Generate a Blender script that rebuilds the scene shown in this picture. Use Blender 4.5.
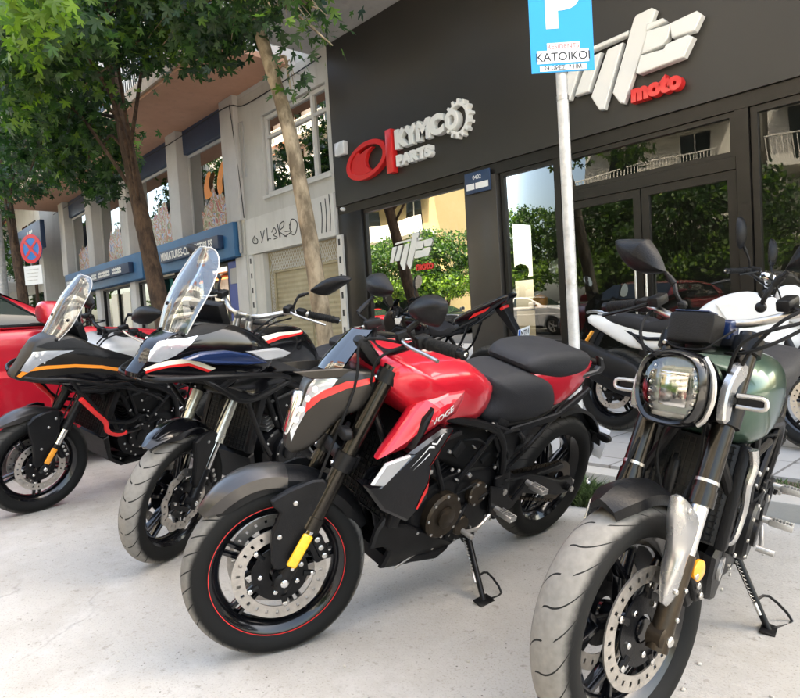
import bpy, bmesh, math, random
from mathutils import Vector, Matrix, noise
from mathutils.bvhtree import BVHTree
from mathutils.geometry import tessellate_polygon
random.seed(7)
PI = math.pi
rad = math.radians
scene = bpy.context.scene
for o in list(bpy.data.objects):
    bpy.data.objects.remove(o)
COL = scene.collection

# ------------------------------------------------------------------ camera
cam_d = bpy.data.cameras.new('camera')
cam = bpy.data.objects.new('camera', cam_d)
COL.objects.link(cam)
scene.camera = cam
cam_d.sensor_width = 36.0
cam_d.lens = 36.0 * 640.1 / 800.0
cam_d.clip_start = 0.05
cam_d.clip_end = 900.0
YAW, PITCH, ROLL, CH = 0.83908, 0.047947, -0.060709, 1.053
fw = Vector((-math.sin(YAW) * math.cos(PITCH), math.cos(YAW) * math.cos(PITCH), -math.sin(PITCH)))
rt = Vector((math.cos(YAW), math.sin(YAW), 0))
up = rt.cross(fw)
r2 = rt * math.cos(ROLL) + up * math.sin(ROLL)
u2 = -rt * math.sin(ROLL) + up * math.cos(ROLL)
cm = Matrix((r2, u2, -fw)).transposed().to_4x4()
cm.translation = Vector((0, 0, CH))
cam.matrix_world = cm

# ------------------------------------------------------------------ light
SUN_EL, SUN_AZ = 52.0, 22.0           # azimuth measured from +Y towards +X: the sun stands behind the shop block
w = bpy.data.worlds.new('World')
scene.world = w
w.use_nodes = True
nt = w.node_tree
bg = nt.nodes['Background']
sky = nt.nodes.new('ShaderNodeTexSky')
sky.sky_type = 'NISHITA'
sky.sun_disc = False
sky.sun_elevation = rad(SUN_EL)
sky.sun_rotation = rad(SUN_AZ)
sky.air_density = 1.0
sky.dust_density = 5.0
sky.ozone_density = 0.6
nt.links.new(sky.outputs[0], bg.inputs['Color'])
bg.inputs['Strength'].default_value = 0.15
sd = bpy.data.lights.new('sun', 'SUN')
sd.energy = 2.2
sd.angle = rad(0.6)
sd.color = (1.0, 0.94, 0.84)
sun = bpy.data.objects.new('sun', sd)
COL.objects.link(sun)
sdir = Vector((math.sin(rad(SUN_AZ)) * math.cos(rad(SUN_EL)), math.cos(rad(SUN_AZ)) * math.cos(rad(SUN_EL)), math.sin(rad(SUN_EL))))
sun.rotation_euler = sdir.to_track_quat('Z', 'Y').to_euler()
scene.view_settings.view_transform = 'Standard'
scene.view_settings.look = 'None'
scene.view_settings.gamma = 1.0
scene.view_settings.use_curve_mapping = False
scene.view_settings.exposure = 3.0
scene.view_settings.use_white_balance = True
scene.view_settings.white_balance_temperature = 7300
scene.view_settings.white_balance_tint = 6
scene.render.engine = 'CYCLES'

# ------------------------------------------------------------------ materials
def nodes(name):
    m = bpy.data.materials.new(name)
    m.use_nodes = True
    return m, m.node_tree, m.node_tree.nodes['Principled BSDF']

def pm(name, c, rough=0.5, metal=0.0, coat=0.0, var=0.0, vs=6.0, bump=0.0, bs=60.0, rvar=0.0, spec=0.5, trans=0.0, c2=None):
    """procedural principled material: base colour with real (dirt) variation, roughness variation and bump"""
    m, t, b = nodes(name)
    b.inputs['Base Color'].default_value = (*c, 1)
    b.inputs['Roughness'].default_value = rough
    b.inputs['Metallic'].default_value = metal
    b.inputs['Coat Weight'].default_value = coat
    b.inputs['Coat Roughness'].default_value = 0.04
    b.inputs['Specular IOR Level'].default_value = spec
    b.inputs['Transmission Weight'].default_value = trans
    tc = t.nodes.new('ShaderNodeTexCoord')
    if var > 0 or c2:
        n = t.nodes.new('ShaderNodeTexNoise')
        n.inputs['Scale'].default_value = vs
        n.inputs['Detail'].default_value = 8
        n.inputs['Roughness'].default_value = 0.65
        t.links.new(tc.outputs['Object'], n.inputs['Vector'])
        mr = t.nodes.new('ShaderNodeMapRange')
        mr.inputs[1].default_value = 0.35
        mr.inputs[2].default_value = 0.65
        t.links.new(n.outputs['Fac'], mr.inputs[0])
        mx = t.nodes.new('ShaderNodeMix')
        mx.data_type = 'RGBA'
        if c2 is None:
            c2 = tuple(min(1, max(0, v * (1 + var))) for v in c)
            ca = tuple(v * (1 - var) for v in c)
        else:
            ca = c
        mx.inputs[6].default_value = (*ca, 1)
        mx.inputs[7].default_value = (*c2, 1)
        t.links.new(mr.outputs[0], mx.inputs[0])
        t.links.new(mx.outputs[2], b.inputs['Base Color'])
    if rvar > 0:
        n2 = t.nodes.new('ShaderNodeTexNoise')
        n2.inputs['Scale'].default_value = 14
        n2.inputs['Detail'].default_value = 6
        t.links.new(tc.outputs['Object'], n2.inputs['Vector'])
        mr2 = t.nodes.new('ShaderNodeMapRange')
        mr2.inputs[3].default_value = max(0.02, rough - rvar)
        mr2.inputs[4].default_value = rough + rvar
        t.links.new(n2.outputs['Fac'], mr2.inputs[0])
        t.links.new(mr2.outputs[0], b.inputs['Roughness'])
    if bump > 0:
        n3 = t.nodes.new('ShaderNodeTexNoise')
        n3.inputs['Scale'].default_value = bs
        n3.inputs['Detail'].default_value = 5
        t.links.new(tc.outputs['Object'], n3.inputs['Vector'])
        bp = t.nodes.new('ShaderNodeBump')
        bp.inputs['Strength'].default_value = bump
        bp.inputs['Distance'].default_value = 0.01
        t.links.new(n3.outputs['Fac'], bp.inputs['Height'])
        t.links.new(bp.outputs[0], b.inputs['Normal'])
    return m

M = {}
M['red'] = pm('red_paint', (0.62, 0.012, 0.03), 0.32, 0.25, 0.8, 0.06, 5, rvar=0.04)
M['red_bright'] = pm('red_stripe_paint', (0.7, 0.02, 0.02), 0.35, 0, 0.3)
M['grey_paint'] = pm('satin_grey_paint', (0.028, 0.025, 0.022), 0.38, 0.6, 0.15, 0.1, rvar=0.05)
M['fender_grey'] = pm('brushed_grey_fender', (0.07, 0.066, 0.064), 0.33, 0.75, 0.2, 0.12, rvar=0.06)
M['black_gloss'] = pm('gloss_black_paint', (0.004, 0.004, 0.005), 0.16, 0, 0.35, 0.2, rvar=0.05, spec=.4)
M['black_plastic'] = pm('black_plastic', (0.006, 0.006, 0.0065), 0.42, 0, 0, 0.3, 12, 0.15, 300, rvar=0.1, spec=.22)
M['black_matt'] = pm('matt_black', (0.005, 0.005, 0.005), 0.6, 0, 0, 0.3, 15, rvar=0.1, spec=.2)
M['black_metal'] = pm('black_metal', (0.0055, 0.0055, 0.006), 0.34, 0.0, 0.0, 0.3, 20, 0.1, 200, rvar=0.12, spec=.22)
M['bronze'] = pm('bronze_case', (0.05, 0.038, 0.026), 0.4, 0.8, 0, 0.2, 15, 0.1, 200, rvar=0.1)
M['fork_bronze'] = pm('smoked_bronze_tube', (0.03, 0.027, 0.023), 0.25, 0.9, 0.2, 0.1)
M['fork_silver'] = pm('silver_fork_tube', (0.62, 0.6, 0.5), 0.28, 0.75, 0, 0.06, rvar=0.05)
M['chrome'] = pm('chrome', (0.75, 0.75, 0.74), 0.12, 1.0, 0, 0.05, rvar=0.05)
M['steel'] = pm('worn_steel', (0.5, 0.49, 0.47), 0.35, 1.0, 0, 0.2, 30, rvar=0.12)
M['disc'] = pm('brake_disc_steel', (0.50, 0.47, 0.43), 0.4, 0.9, 0, 0.15, 30, rvar=0.1)
M['alu'] = pm('cast_aluminium', (0.5, 0.49, 0.47), 0.42, 0.85, 0, 0.15, 20, 0.15, 200)
M['silver_paint'] = pm('silver_panel', (0.55, 0.55, 0.55), 0.35, 0.4, 0.3, 0.06)
M['white_paint'] = pm('white_panel_paint', (0.78, 0.78, 0.76), 0.3, 0, 0.5, 0.03)
M['cream_paint'] = pm('cream_stripe', (0.8, 0.74, 0.6), 0.35, 0, 0.4)
M['blue_paint'] = pm('deep_blue_panel', (0.012, 0.03, 0.10), 0.28, 0.2, 0.6)
M['orange'] = pm('orange_stripe', (0.9, 0.28, 0.03), 0.35, 0, 0.3)
M['orange_refl'] = pm('amber_reflector', (0.85, 0.33, 0.02), 0.15, 0, 0.8, 0.1, 90)
M['yellow_refl'] = pm('yellow_reflector', (0.85, 0.5, 0.03), 0.15, 0, 0.8, 0.1, 90)
M['green'] = pm('sage_green_paint', (0.045, 0.088, 0.062), 0.3, 0.55, 0.7, 0.05)
M['seat'] = pm('black_seat_vinyl', (0.010, 0.010, 0.012), 0.62, 0, 0, 0.2, 10, 0.35, 500, rvar=0.08)
M['rubber'] = pm('rubber', (0.007, 0.007, 0.007), 0.7, 0, 0, 0.3, 20, 0.2, 200, spec=.2)
M['brown_part'] = pm('copper_brown_hose', (0.25, 0.11, 0.03), 0.4, 0.3, 0)
M['grid'] = pm('radiator_core', (0.005, 0.005, 0.005), 0.6, 0)
M['white_glossy'] = pm('white_letter', (0.8, 0.79, 0.74), 0.4)
M['lamp_clear'] = pm('clear_lamp_cover', (0.55, 0.57, 0.6), 0.12, 0.5, 0.8, 0.1, 20)
M['guard_metal'] = pm('polished_guard', (0.42, 0.42, 0.42), 0.27, 0.85, 0.2, 0.1, 8, rvar=.06)
M['mirror'] = pm('mirror_glass', (0.8, 0.82, 0.85), 0.02, 1.0)
M['plate_white'] = pm('plate_white', (0.8, 0.8, 0.78), 0.35)
M['plate_blue'] = pm('plate_blue', (0.02, 0.12, 0.5), 0.35)
M['pink_ink'] = pm('faded_red_ink', (.45, .2, .2), .5)
M['ink'] = pm('black_ink', (0.01, 0.01, 0.012), 0.5)

def glassy(name, tint=(1, 1, 1), ior=1.45, base=0.06, rough=0.0, tr=0.9, scratch=False, gc=1.0):
    """thin sheet: fresnel reflection over tinted transparency"""
    m = bpy.data.materials.new(name)
    m.use_nodes = True
    t = m.node_tree
    t.nodes.clear()
    out = t.nodes.new('ShaderNodeOutputMaterial')
    tr_ = t.nodes.new('ShaderNodeBsdfTransparent')
    tr_.inputs[0].default_value = (*[tr * v for v in tint], 1)
    gl = t.nodes.new('ShaderNodeBsdfGlossy')
    gl.inputs['Roughness'].default_value = rough
    gl.inputs['Color'].default_value = (gc, gc, gc * .99, 1)
    fr = t.nodes.new('ShaderNodeFresnel')
    fr.inputs[0].default_value = ior
    ad = t.nodes.new('ShaderNodeMath')
    ad.operation = 'ADD'
    ad.use_clamp = True
    ad.inputs[1].default_value = base
    t.links.new(fr.outputs[0], ad.inputs[0])
    mx = t.nodes.new('ShaderNodeMixShader')
    t.links.new(ad.outputs[0], mx.inputs[0])
    t.links.new(tr_.outputs[0], mx.inputs[1])
    t.links.new(gl.outputs[0], mx.inputs[2])
    t.links.new(mx.outputs[0], out.inputs[0])
    if scratch:
        tc = t.nodes.new('ShaderNodeTexCoord')
        n = t.nodes.new('ShaderNodeTexNoise')
        n.inputs['Scale'].default_value = 5
        n.inputs['Detail'].default_value = 1
        n.inputs['Distortion'].default_value = .4
        t.links.new(tc.outputs['Object'], n.inputs['Vector'])
        bp = t.nodes.new('ShaderNodeBump')
        bp.inputs['Strength'].default_value = 0.12
        bp.inputs['Distance'].default_value = 0.02
        t.links.new(n.outputs['Fac'], bp.inputs['Height'])
        t.links.new(bp.outputs[0], gl.inputs['Normal'])
        df = t.nodes.new('ShaderNodeBsdfDiffuse')
        df.inputs[0].default_value = (0.75, 0.76, 0.78, 1)
        m2 = t.nodes.new('ShaderNodeMixShader')
        m2.inputs[0].default_value = 0.04
        t.links.new(mx.outputs[0], m2.inputs[1])
        t.links.new(df.outputs[0], m2.inputs[2])
        t.links.new(m2.outputs[0], out.inputs[0])
    return m
M['shop_glass'] = glassy('shop_window_glass', (0.85, 0.88, 0.84), 1.6, 0.03, gc=.75)
M['screen'] = glassy('clear_windscreen', (0.9, 0.93, 0.95), 1.45, 0.05, 0.02, scratch=True)
M['screen_dark'] = glassy('smoked_windscreen', (0.13, 0.155, 0.18), 1.5, 0.1, 0.03)
M['lens'] = glassy('lamp_lens', (0.95, 0.95, 0.95), 1.5, 0.05, 0.0)
M['car_glass'] = glassy('car_window_glass', (0.25, 0.3, 0.29), 1.6, 0.10)
M['house_glass'] = glassy('house_window_glass', (0.3, 0.32, 0.3), 1.4, 0.0, gc=.5)

def tyre_mat(name, dust, kind):
    """black rubber with tread grooves; the running band is paler with dust (a real deposit)"""
    m, t, b = nodes(name)
    N, L = t.nodes, t.links
    uv = N.new('ShaderNodeUVMap'); uv.uv_map = 'uv'
    sp = N.new('ShaderNodeSeparateXYZ')
    L.new(uv.outputs[0], sp.inputs[0])
    def mth(op, a, bb=None, c=None, cl=False):
        n = N.new('ShaderNodeMath'); n.operation = op; n.use_clamp = cl
        for i, v in enumerate((a, bb, c)):
            if v is None: continue
            if isinstance(v, (int, float)): n.inputs[i].default_value = v
            else: L.new(v, n.inputs[i])
        return n.outputs[0]
    u, v = sp.outputs[0], sp.outputs[1]      # u 0..1 around, v -1..1 across
    av = mth('ABSOLUTE', v)
    if kind == 'curve':
        s = mth('ADD', mth('MULTIPLY', u, 26.0), mth('MULTIPLY', mth('POWER', av, 1.8), 2.6))
    elif kind == 'long':
        s = mth('ADD', mth('MULTIPLY', u, 25.0), mth('MULTIPLY', mth('MULTIPLY', v, av), 3.4))
    else:
        s = mth('ADD', mth('MULTIPLY', u, 30.0), mth('MULTIPLY', av, 1.6))
    fr = mth('FRACT', s)
    g = mth('LESS_THAN', fr, 0.085 if kind != 'long' else 0.065)
    lim = mth('LESS_THAN', av, 0.60)
    mid = mth('GREATER_THAN', av, 0.05)
    if kind == 'long':
        ph = mth('FRACT', mth('ADD', mth('MULTIPLY', u, 12.5), mth('MULTIPLY', v, 1.7)))
        mid = mth('GREATER_THAN', ph, 0.30)
    g = mth('MULTIPLY', mth('MULTIPLY', g, lim), mid)
    tc = N.new('ShaderNodeTexCoord')
    ns = N.new('ShaderNodeTexNoise'); ns.inputs['Scale'].default_value = 14; ns.inputs['Detail'].default_value = 10; ns.inputs['Roughness'].default_value = .72
    L.new(tc.outputs['Object'], ns.inputs['Vector'])
    e = N.new('ShaderNodeMapRange'); e.interpolation_type = 'SMOOTHSTEP'
    e.inputs[1].default_value = 0.34; e.inputs[2].default_value = 0.56; e.inputs[3].default_value = 1; e.inputs[4].default_value = 0
    L.new(mth('ADD', av, mth('MULTIPLY', mth('SUBTRACT', ns.outputs['Fac'], 0.5), 0.22)), e.inputs[0])
    n5 = N.new('ShaderNodeTexNoise'); n5.inputs['Scale'].default_value = 55; n5.inputs['Detail'].default_value = 6; L.new(tc.outputs['Object'], n5.inputs['Vector'])
    df = mth('MULTIPLY', mth('MULTIPLY', e.outputs[0], dust), mth('ADD', mth('MULTIPLY', n5.outputs['Fac'], .6), .66), cl=True)
    mx = N.new('ShaderNodeMix'); mx.data_type = 'RGBA'
    mx.inputs[6].default_value = (0.0075, 0.0075, 0.007, 1)
    mx.inputs[7].default_value = (0.23, 0.215, 0.19, 1)
    L.new(df, mx.inputs[0])
    m2 = N.new('ShaderNodeMix'); m2.data_type = 'RGBA'
    L.new(g, m2.inputs[0]); L.new(mx.outputs[2], m2.inputs[6]); m2.inputs[7].default_value = (0.012, 0.012, 0.011, 1)
    L.new(m2.outputs[2], b.inputs['Base Color'])
    b.inputs['Roughness'].default_value = 0.72; b.inputs['Specular IOR Level'].default_value = .2
    bp = N.new('ShaderNodeBump'); bp.inputs['Strength'].default_value = 0.8; bp.inputs['Distance'].default_value = 0.004
    L.new(mth('SUBTRACT', mth('MULTIPLY', ns.outputs['Fac'], 0.06), g), bp.inputs['Height'])
    L.new(bp.outputs[0], b.inputs['Normal'])
    return m
M['tyre_long'] = tyre_mat('tyre_dusty_long_grooves', 0.95, 'long')
M['tyre_curve'] = tyre_mat('tyre_dusty_curved_grooves', 1.0, 'curve')
M['tyre_dark'] = tyre_mat('tyre_dark', 0.3, 'short')
M['tyre_half'] = tyre_mat('tyre_half_dusty', 0.75, 'short')

# ------------------------------------------------------------------ mesh helpers
def tri_fill(pts2):
    return tessellate_polygon([[Vector((p[0], p[1], 0)) for p in pts2]])

NOSPLIT = {'tank_lettering', 'plate_text', 'chain', 'radiator_fin', 'graffiti'}
def clusters(bm, pad=0.002):
    """groups of faces whose loose pieces touch (by bounding box): each group is one piece of the thing"""
    bm.verts.ensure_lookup_table(); bm.verts.index_update()
    n = len(bm.verts)
    par = list(range(n))
    def find(a):
        while par[a] != a:
            par[a] = par[par[a]]; a = par[a]
        return a
    for e in bm.edges:
        a, b = find(e.verts[0].index), find(e.verts[1].index)
        if a != b: par[a] = b
    box = {}
    for v in bm.verts:
        r = find(v.index); c = v.co
        if r not in box: box[r] = [list(c), list(c)]
        else:
            lo, hi = box[r]
            for i in range(3):
                if c[i] < lo[i]: lo[i] = c[i]
                if c[i] > hi[i]: hi[i] = c[i]
    keys = list(box)
    if len(keys) < 2 or len(keys) > 400: return [None]
    g = {k: k for k in keys}
    def gf(a):
        while g[a] != a: a = g[a]
        return a
    for i, a in enumerate(keys):
        for b in keys[i + 1:]:
            A, B = box[a], box[b]
            if all(A[0][k] - pad <= B[1][k] and B[0][k] - pad <= A[1][k] for k in range(3)):
                ra, rb = gf(a), gf(b)
                if ra != rb: g[ra] = rb
    out = {}
    for f in bm.faces: out.setdefault(gf(find(f.verts[0].index)), []).append(f)
    return list(out.values())

class MB:
    def __init__(s):
        s.bm = bmesh.new()
    def box(s, c, d, rot=None, bev=0.0, seg=2):
        r = bmesh.ops.create_cube(s.bm, size=1.0)
        vs = r['verts']
        mat = Matrix.Translation(Vector(c)) @ (rot.to_4x4() if rot else Matrix()) @ Matrix.Diagonal((*d, 1))
        bmesh.ops.transform(s.bm, matrix=mat, verts=vs)
        if bev > 0:
            es = list({e for v in vs for e in v.link_edges})
            bmesh.ops.bevel(s.bm, geom=es, offset=bev, segments=seg, affect='EDGES', profile=0.5)
        return s
    def cyl(s, p0, p1, r0, r1=None, n=20, cap=True):
        p0, p1 = Vector(p0), Vector(p1)
        r1 = r0 if r1 is None else r1
        q = (p1 - p0).to_track_quat('Z', 'Y').to_matrix()
        rings = []
        for p, r in ((p0, r0), (p1, r1)):
            rings.append([s.bm.verts.new(p + q @ Vector((r * math.cos(2 * PI * i / n), r * math.sin(2 * PI * i / n), 0))) for i in range(n)])
        for i in range(n):
            s.bm.faces.new((rings[0][i], rings[0][(i + 1) % n], rings[1][(i + 1) % n], rings[1][i]))
        if cap:
            s.bm.faces.new(rings[0][::-1]); s.bm.faces.new(rings[1])
        return s
    def tube(s, pts, r, n=10, smooth=0, closed=False):
        pts = [Vector(p) for p in pts]
        if smooth:
            pts = catmull(pts, smooth, closed)
        rr = r if isinstance(r, (list, tuple)) else None
        m = len(pts)
        tang = []
        for i in range(m):
            if closed: t = pts[(i + 1) % m] - pts[i - 1]
            else: t = pts[min(i + 1, m - 1)] - pts[max(i - 1, 0)]
            tang.append(t.normalized() if t.length > 1e-9 else Vector((0, 0, 1)))
        nrm = tang[0].orthogonal().normalized()
        rings = []
        for i in range(m):
            if i: 
                nrm = (nrm - tang[i] * nrm.dot(tang[i]))
                nrm = nrm.normalized() if nrm.length > 1e-6 else tang[i].orthogonal().normalized()
            bi = tang[i].cross(nrm)
            ri = (rr[0] + (rr[-1] - rr[0]) * i / (m - 1)) if rr and len(rr) == 2 else (rr[min(i, len(rr) - 1)] if rr else r)
            rings.append([s.bm.verts.new(pts[i] + ri * (nrm * math.cos(2 * PI * k / n) + bi * math.sin(2 * PI * k / n))) for k in range(n)])
        for i in range(m if closed else m - 1):
            a, b = rings[i], rings[(i + 1) % m]
            for k in range(n):
                s.bm.faces.new((a[k], a[(k + 1) % n], b[(k + 1) % n], b[k]))
        if not closed:
            s.bm.faces.new(rings[0][::-1]); s.bm.faces.new(rings[-1])
        return s
    def lathe(s, prof, o=(0, 0, 0), ax=(0, 1, 0), n=32, closed=False, a0=0.0, a1=2 * PI, uv=False):
        """prof: list of (along axis, radius)"""
        q = Vector(ax).to_track_quat('Z', 'Y').to_matrix()
        o = Vector(o)
        full = abs(a1 - a0 - 2 * PI) < 1e-6
        cnt = n if full else n + 1
        rings = []
        for i in range(cnt):
            a = a0 + (a1 - a0) * i / n
            rings.append([s.bm.verts.new(o + q @ Vector((r * math.cos(a), r * math.sin(a), y))) for y, r in prof])
        ly = s.bm.loops.layers.uv.get('uv') or (s.bm.loops.layers.uv.new('uv') if uv else None)
        k = len(prof)
        for i in range(n):
            A, B = rings[i], rings[(i + 1) % cnt]
            for j in range(k if closed else k - 1):
                j2 = (j + 1) % k
                f = s.bm.faces.new((A[j], A[j2], B[j2], B[j]))
                if uv:
                    vv = [uv[j], uv[j2], uv[j2], uv[j]]
                    uu = [i / n, i / n, (i + 1) / n, (i + 1) / n]
                    for l, a_, b_ in zip(f.loops, uu, vv): l[ly].uv = (a_, b_)
        return s
    def disc(s, c, r, ax=(0, 1, 0), h=0.01, n=24, bev=0.2):
        """closed round cover: a low domed cylinder along ax starting at c"""
        return s.lathe([(0, 0.0001), (0, r), (h * (1 - bev), r), (h, r * (1 - bev * 0.5)), (h, 0.0001)], c, ax, n)
    def bolt(s, c, ax=(0, 1, 0), r=0.006, h=0.006):
        return s.lathe([(0, r), (h * .7, r), (h, r * .7), (h, 0.0001)], c, ax, 8)
    def ball(s, c, r, sc=(1, 1, 1), n=12):
        ret = bmesh.ops.create_uvsphere(s.bm, u_segments=n, v_segments=max(6, n // 2 + 2), radius=1)
        bmesh.ops.transform(s.bm, matrix=Matrix.Translation(Vector(c)) @ Matrix.Diagonal((r * sc[0], r * sc[1], r * sc[2], 1)), verts=ret['verts'])
        return s
    def strip(s, rings, closed=True):
        vr = [[s.bm.verts.new(p) for p in r] for r in rings]
        n = len(vr[0])
        for A, B in zip(vr, vr[1:]):
            for i in range(n if closed else n - 1):
                s.bm.faces.new((A[i], A[(i + 1) % n], B[(i + 1) % n], B[i]))
        return vr
    def fill(s, vs, pts2, flip=False):
        for t in tri_fill(pts2):
            f = [vs[i] for i in t]
            if len({v.index if v.index >= 0 else id(v) for v in f}) < 3: continue
            try: s.bm.faces.new(f[::-1] if flip else f)
            except ValueError: pass
    def prism(s, pts2, mp, a, b, bev=0.0):
        """outline pts2 extruded from a to b; mp(u,v,w)->xyz"""
        ring = list(pts2)
        if bev > 0:
            ins = offset(ring, bev)
            rs = [[mp(*p, a) for p in ins], [mp(*p, a + (bev if b > a else -bev)) for p in ring],
                  [mp(*p, b - (bev if b > a else -bev)) for p in ring], [mp(*p, b) for p in ins]]
            cap = ins
        else:
            rs = [[mp(*p, a) for p in ring], [mp(*p, b) for p in ring]]
            cap = ring
        vr = s.strip(rs)
        s.fill(vr[0], cap, True); s.fill(vr[-1], cap)
        return s
    def build(s, name, mat, parent=None, xf=None, sharp=35, smooth=True, split=True):
        bm = s.bm
        if split and parent is not None and name not in NOSPLIT:
            cl = clusters(bm)
            if 1 < len(cl) <= 40 and cl[0] is not None:
                objs = []
                for faces in cl:
                    b2 = bmesh.new()
                    lu = bm.loops.layers.uv.get('uv')
                    l2 = b2.loops.layers.uv.new('uv') if lu else None
                    mp_ = {}
                    for f in faces:
                        vv = []
                        for v in f.verts:
                            if v.index not in mp_: mp_[v.index] = b2.verts.new(v.co)
                            vv.append(mp_[v.index])
                        nf = b2.faces.new(vv)
                        if lu:
                            for a_, b_ in zip(f.loops, nf.loops): b_[l2].uv = a_[lu].uv
                    m2 = MB(); m2.bm.free(); m2.bm = b2
                    objs.append(m2.build(name, mat, parent, xf, sharp, smooth, False))
                bm.free()
                return objs[0]
        if xf is not None: bm.transform(xf)
        bmesh.ops.recalc_face_normals(bm, faces=bm.faces)
        me = bpy.data.meshes.new(name)
        bm.to_mesh(me); bm.free()
        if smooth:
            me.polygons.foreach_set('use_smooth', [True] * len(me.polygons))
            me.set_sharp_from_angle(angle=rad(sharp))
        me.materials.append(mat)
        o = bpy.data.objects.new(name, me)
        COL.objects.link(o)
        if parent: o.parent = parent
        return o

def catmull(P, k, closed=False):
    n = len(P)
    out = []
    rng = range(n) if closed else range(n - 1)
    for i in rng:
        if closed: p0, p1, p2, p3 = P[i - 1], P[i], P[(i + 1) % n], P[(i + 2) % n]
        else: p0, p1, p2, p3 = P[max(i - 1, 0)], P[i], P[i + 1], P[min(i + 2, n - 1)]
        for j in range(k):
            t = j / k
            out.append(0.5 * ((2 * p1) + (p2 - p0) * t + (2 * p0 - 5 * p1 + 4 * p2 - p3) * t * t + (3 * p1 - p0 - 3 * p2 + p3) * t ** 3))
    if not closed: out.append(P[-1])
    return out

def smooth2(pts, k=4):
    q = catmull([Vector((p[0], p[1], 0)) for p in pts], k, True)
    return [(v.x, v.y) for v in q]

def area2(p):
    return sum(p[i - 1][0] * p[i][1] - p[i][0] * p[i - 1][1] for i in range(len(p))) / 2

def offset(pts, d):
    """inset outline by d"""
    n = len(pts)
    sg = 1 if area2(pts) > 0 else -1
    out = []
    for i in range(n):
        a, b, c = Vector(pts[i - 1]).to_2d(), Vector(pts[i]).to_2d(), Vector(pts[(i + 1) % n]).to_2d()
        e1, e2 = (b - a), (c - b)
        if e1.length < 1e-9: e1 = e2
        if e2.length < 1e-9: e2 = e1
        n1 = Vector((-e1.y, e1.x)).normalized() * sg
        n2 = Vector((-e2.y, e2.x)).normalized() * sg
        m = n1 + n2
        m = m.normalized() if m.length > 1e-6 else n1
        k = max(0.45, m.dot(n1))
        q = b + m * d / k
        out.append((q.x, q.y))
    return out

XZ = lambda u, v, w: Vector((u, w, v))      # outline in the side view, width along y
YZ = lambda u, v, w: Vector((w, u, v))      # outline in the front view, depth along x
XY = lambda u, v, w: Vector((u, v, w))

def dome(mb, pts, w, edge=0.3, p=2.6, mp=XZ, k=4, centre=None, wc=0.0, rings=(1, .985, .95, .89, .8, .66, .46, .24)):
    """two-sided bulged body over a star-shaped outline; w a number or f(u,v)"""
    P = smooth2(pts, k) if k > 1 else list(pts)
    if centre is None:
        A = area2(P); cx = cy = 0
        for i in range(len(P)):
            c = P[i - 1][0] * P[i][1] - P[i][0] * P[i - 1][1]
            cx += (P[i - 1][0] + P[i][0]) * c; cy += (P[i - 1][1] + P[i][1]) * c
        centre = (cx / (6 * A), cy / (6 * A))
    W = w if callable(w) else (lambda a, b: w)
    def ring(sc, sg):
        r = []
        for a, b in P:
            u = centre[0] + (a - centre[0]) * sc; v = centre[1] + (b - centre[1]) * sc
            f = edge + (1 - edge) * (1 - sc ** p) ** (1 / p)
            r.append(mp(u, v, wc + sg * W(u, v) * f))
        return r
    rs = [ring(s_, -1) for s_ in reversed(rings)] + [ring(s_, 1) for s_ in rings]
    vr = mb.strip(rs)
    n = len(P)
    for ringv, sg in ((vr[0], -1), (vr[-1], 1)):
        c = mb.bm.verts.new(mp(*centre, wc + sg * W(*centre)))
        for i in range(n):
            mb.bm.faces.new((ringv[i], ringv[(i + 1) % n], c))
    return mb

def shell(mb, pts, y, th=0.012, bev=0.004, k=1, side=1, mp=XZ, both=True):
    """side panel: outline at height y (number or f(u,v)) with thickness, rounded rim; mirrored to the other side"""
    P = smooth2(pts, k) if k > 1 else list(pts)
    Y = y if callable(y) else (lambda a, b: y)
    ins = offset(P, bev)
    for sg in ((1, -1) if both else (side,)):
        f = lambda q, dy: [mp(a, b, sg * (Y(a, b) + dy)) for a, b in q]
        vr = mb.strip([f(P, -th), f(P, -bev), f(ins, 0)])
        mb.fill(vr[0], P, True); mb.fill(vr[-1], ins)
    return mb

def decal(name, pts, target, mat, parent, sides=(1,), off=0.0022, k=1, xf=None, maxe=0.02, deep=0.03):
    """thin painted band that follows the target's surface, projected along local y"""
    P = smooth2(pts, k) if k > 1 else list(pts)
    me = target.data
    bvh = BVHTree.FromPolygons([v.co[:] for v in me.vertices], [p.vertices[:] for p in me.polygons])
    inv = xf.inverted() if xf is not None else None
    bm = bmesh.new()
    for sg in sides:
        b2 = bmesh.new()
        vs = [b2.verts.new((a, 0, b)) for a, b in P]
        for t in tri_fill(P):
            try: b2.faces.new([vs[i] for i in t])
            except ValueError: pass
        for _ in range(6):
            es = [e for e in b2.edges if e.calc_length() > maxe]
            if not es: break
            bmesh.ops.subdivide_edges(b2, edges=es, cuts=1)
            bmesh.ops.triangulate(b2, faces=b2.faces)
        last = None
        hits = {}
        for v in b2.verts:
            o = Vector((v.co.x, sg * 1.2, v.co.z)); d = Vector((0, -sg, 0))
            if xf is not None: o = xf @ o; d = (xf.to_3x3() @ d).normalized()
            h = bvh.ray_cast(o, d)
            if h[0] is not None:
                hits[v] = (h[0] - d * off)
                if inv is not None: hits[v] = inv @ hits[v]
        if not hits: continue
        ys = sorted(abs(p.y) for p in hits.values()); top = ys[int(len(ys) * .5)]
        for v in b2.verts:
            if v in hits: v.co.y = hits[v].y; continue
            q = Vector((v.co.x, sg * top * .6, v.co.z))
            if xf is not None: q = xf @ q
            h = bvh.find_nearest(q)
            c = h[0] + h[1] * off * (1 if h[1].dot(q - h[0]) > 0 else -1)
            v.co = (inv @ c) if inv is not None else c
        tmp = bpy.data.meshes.new('tmp'); b2.to_mesh(tmp); b2.free()
        bm.from_mesh(tmp); bpy.data.meshes.remove(tmp)
    if xf is not None: bm.transform(xf)
    m2 = MB(); m2.bm.free(); m2.bm = bm
    return m2.build(name, mat, parent)

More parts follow.
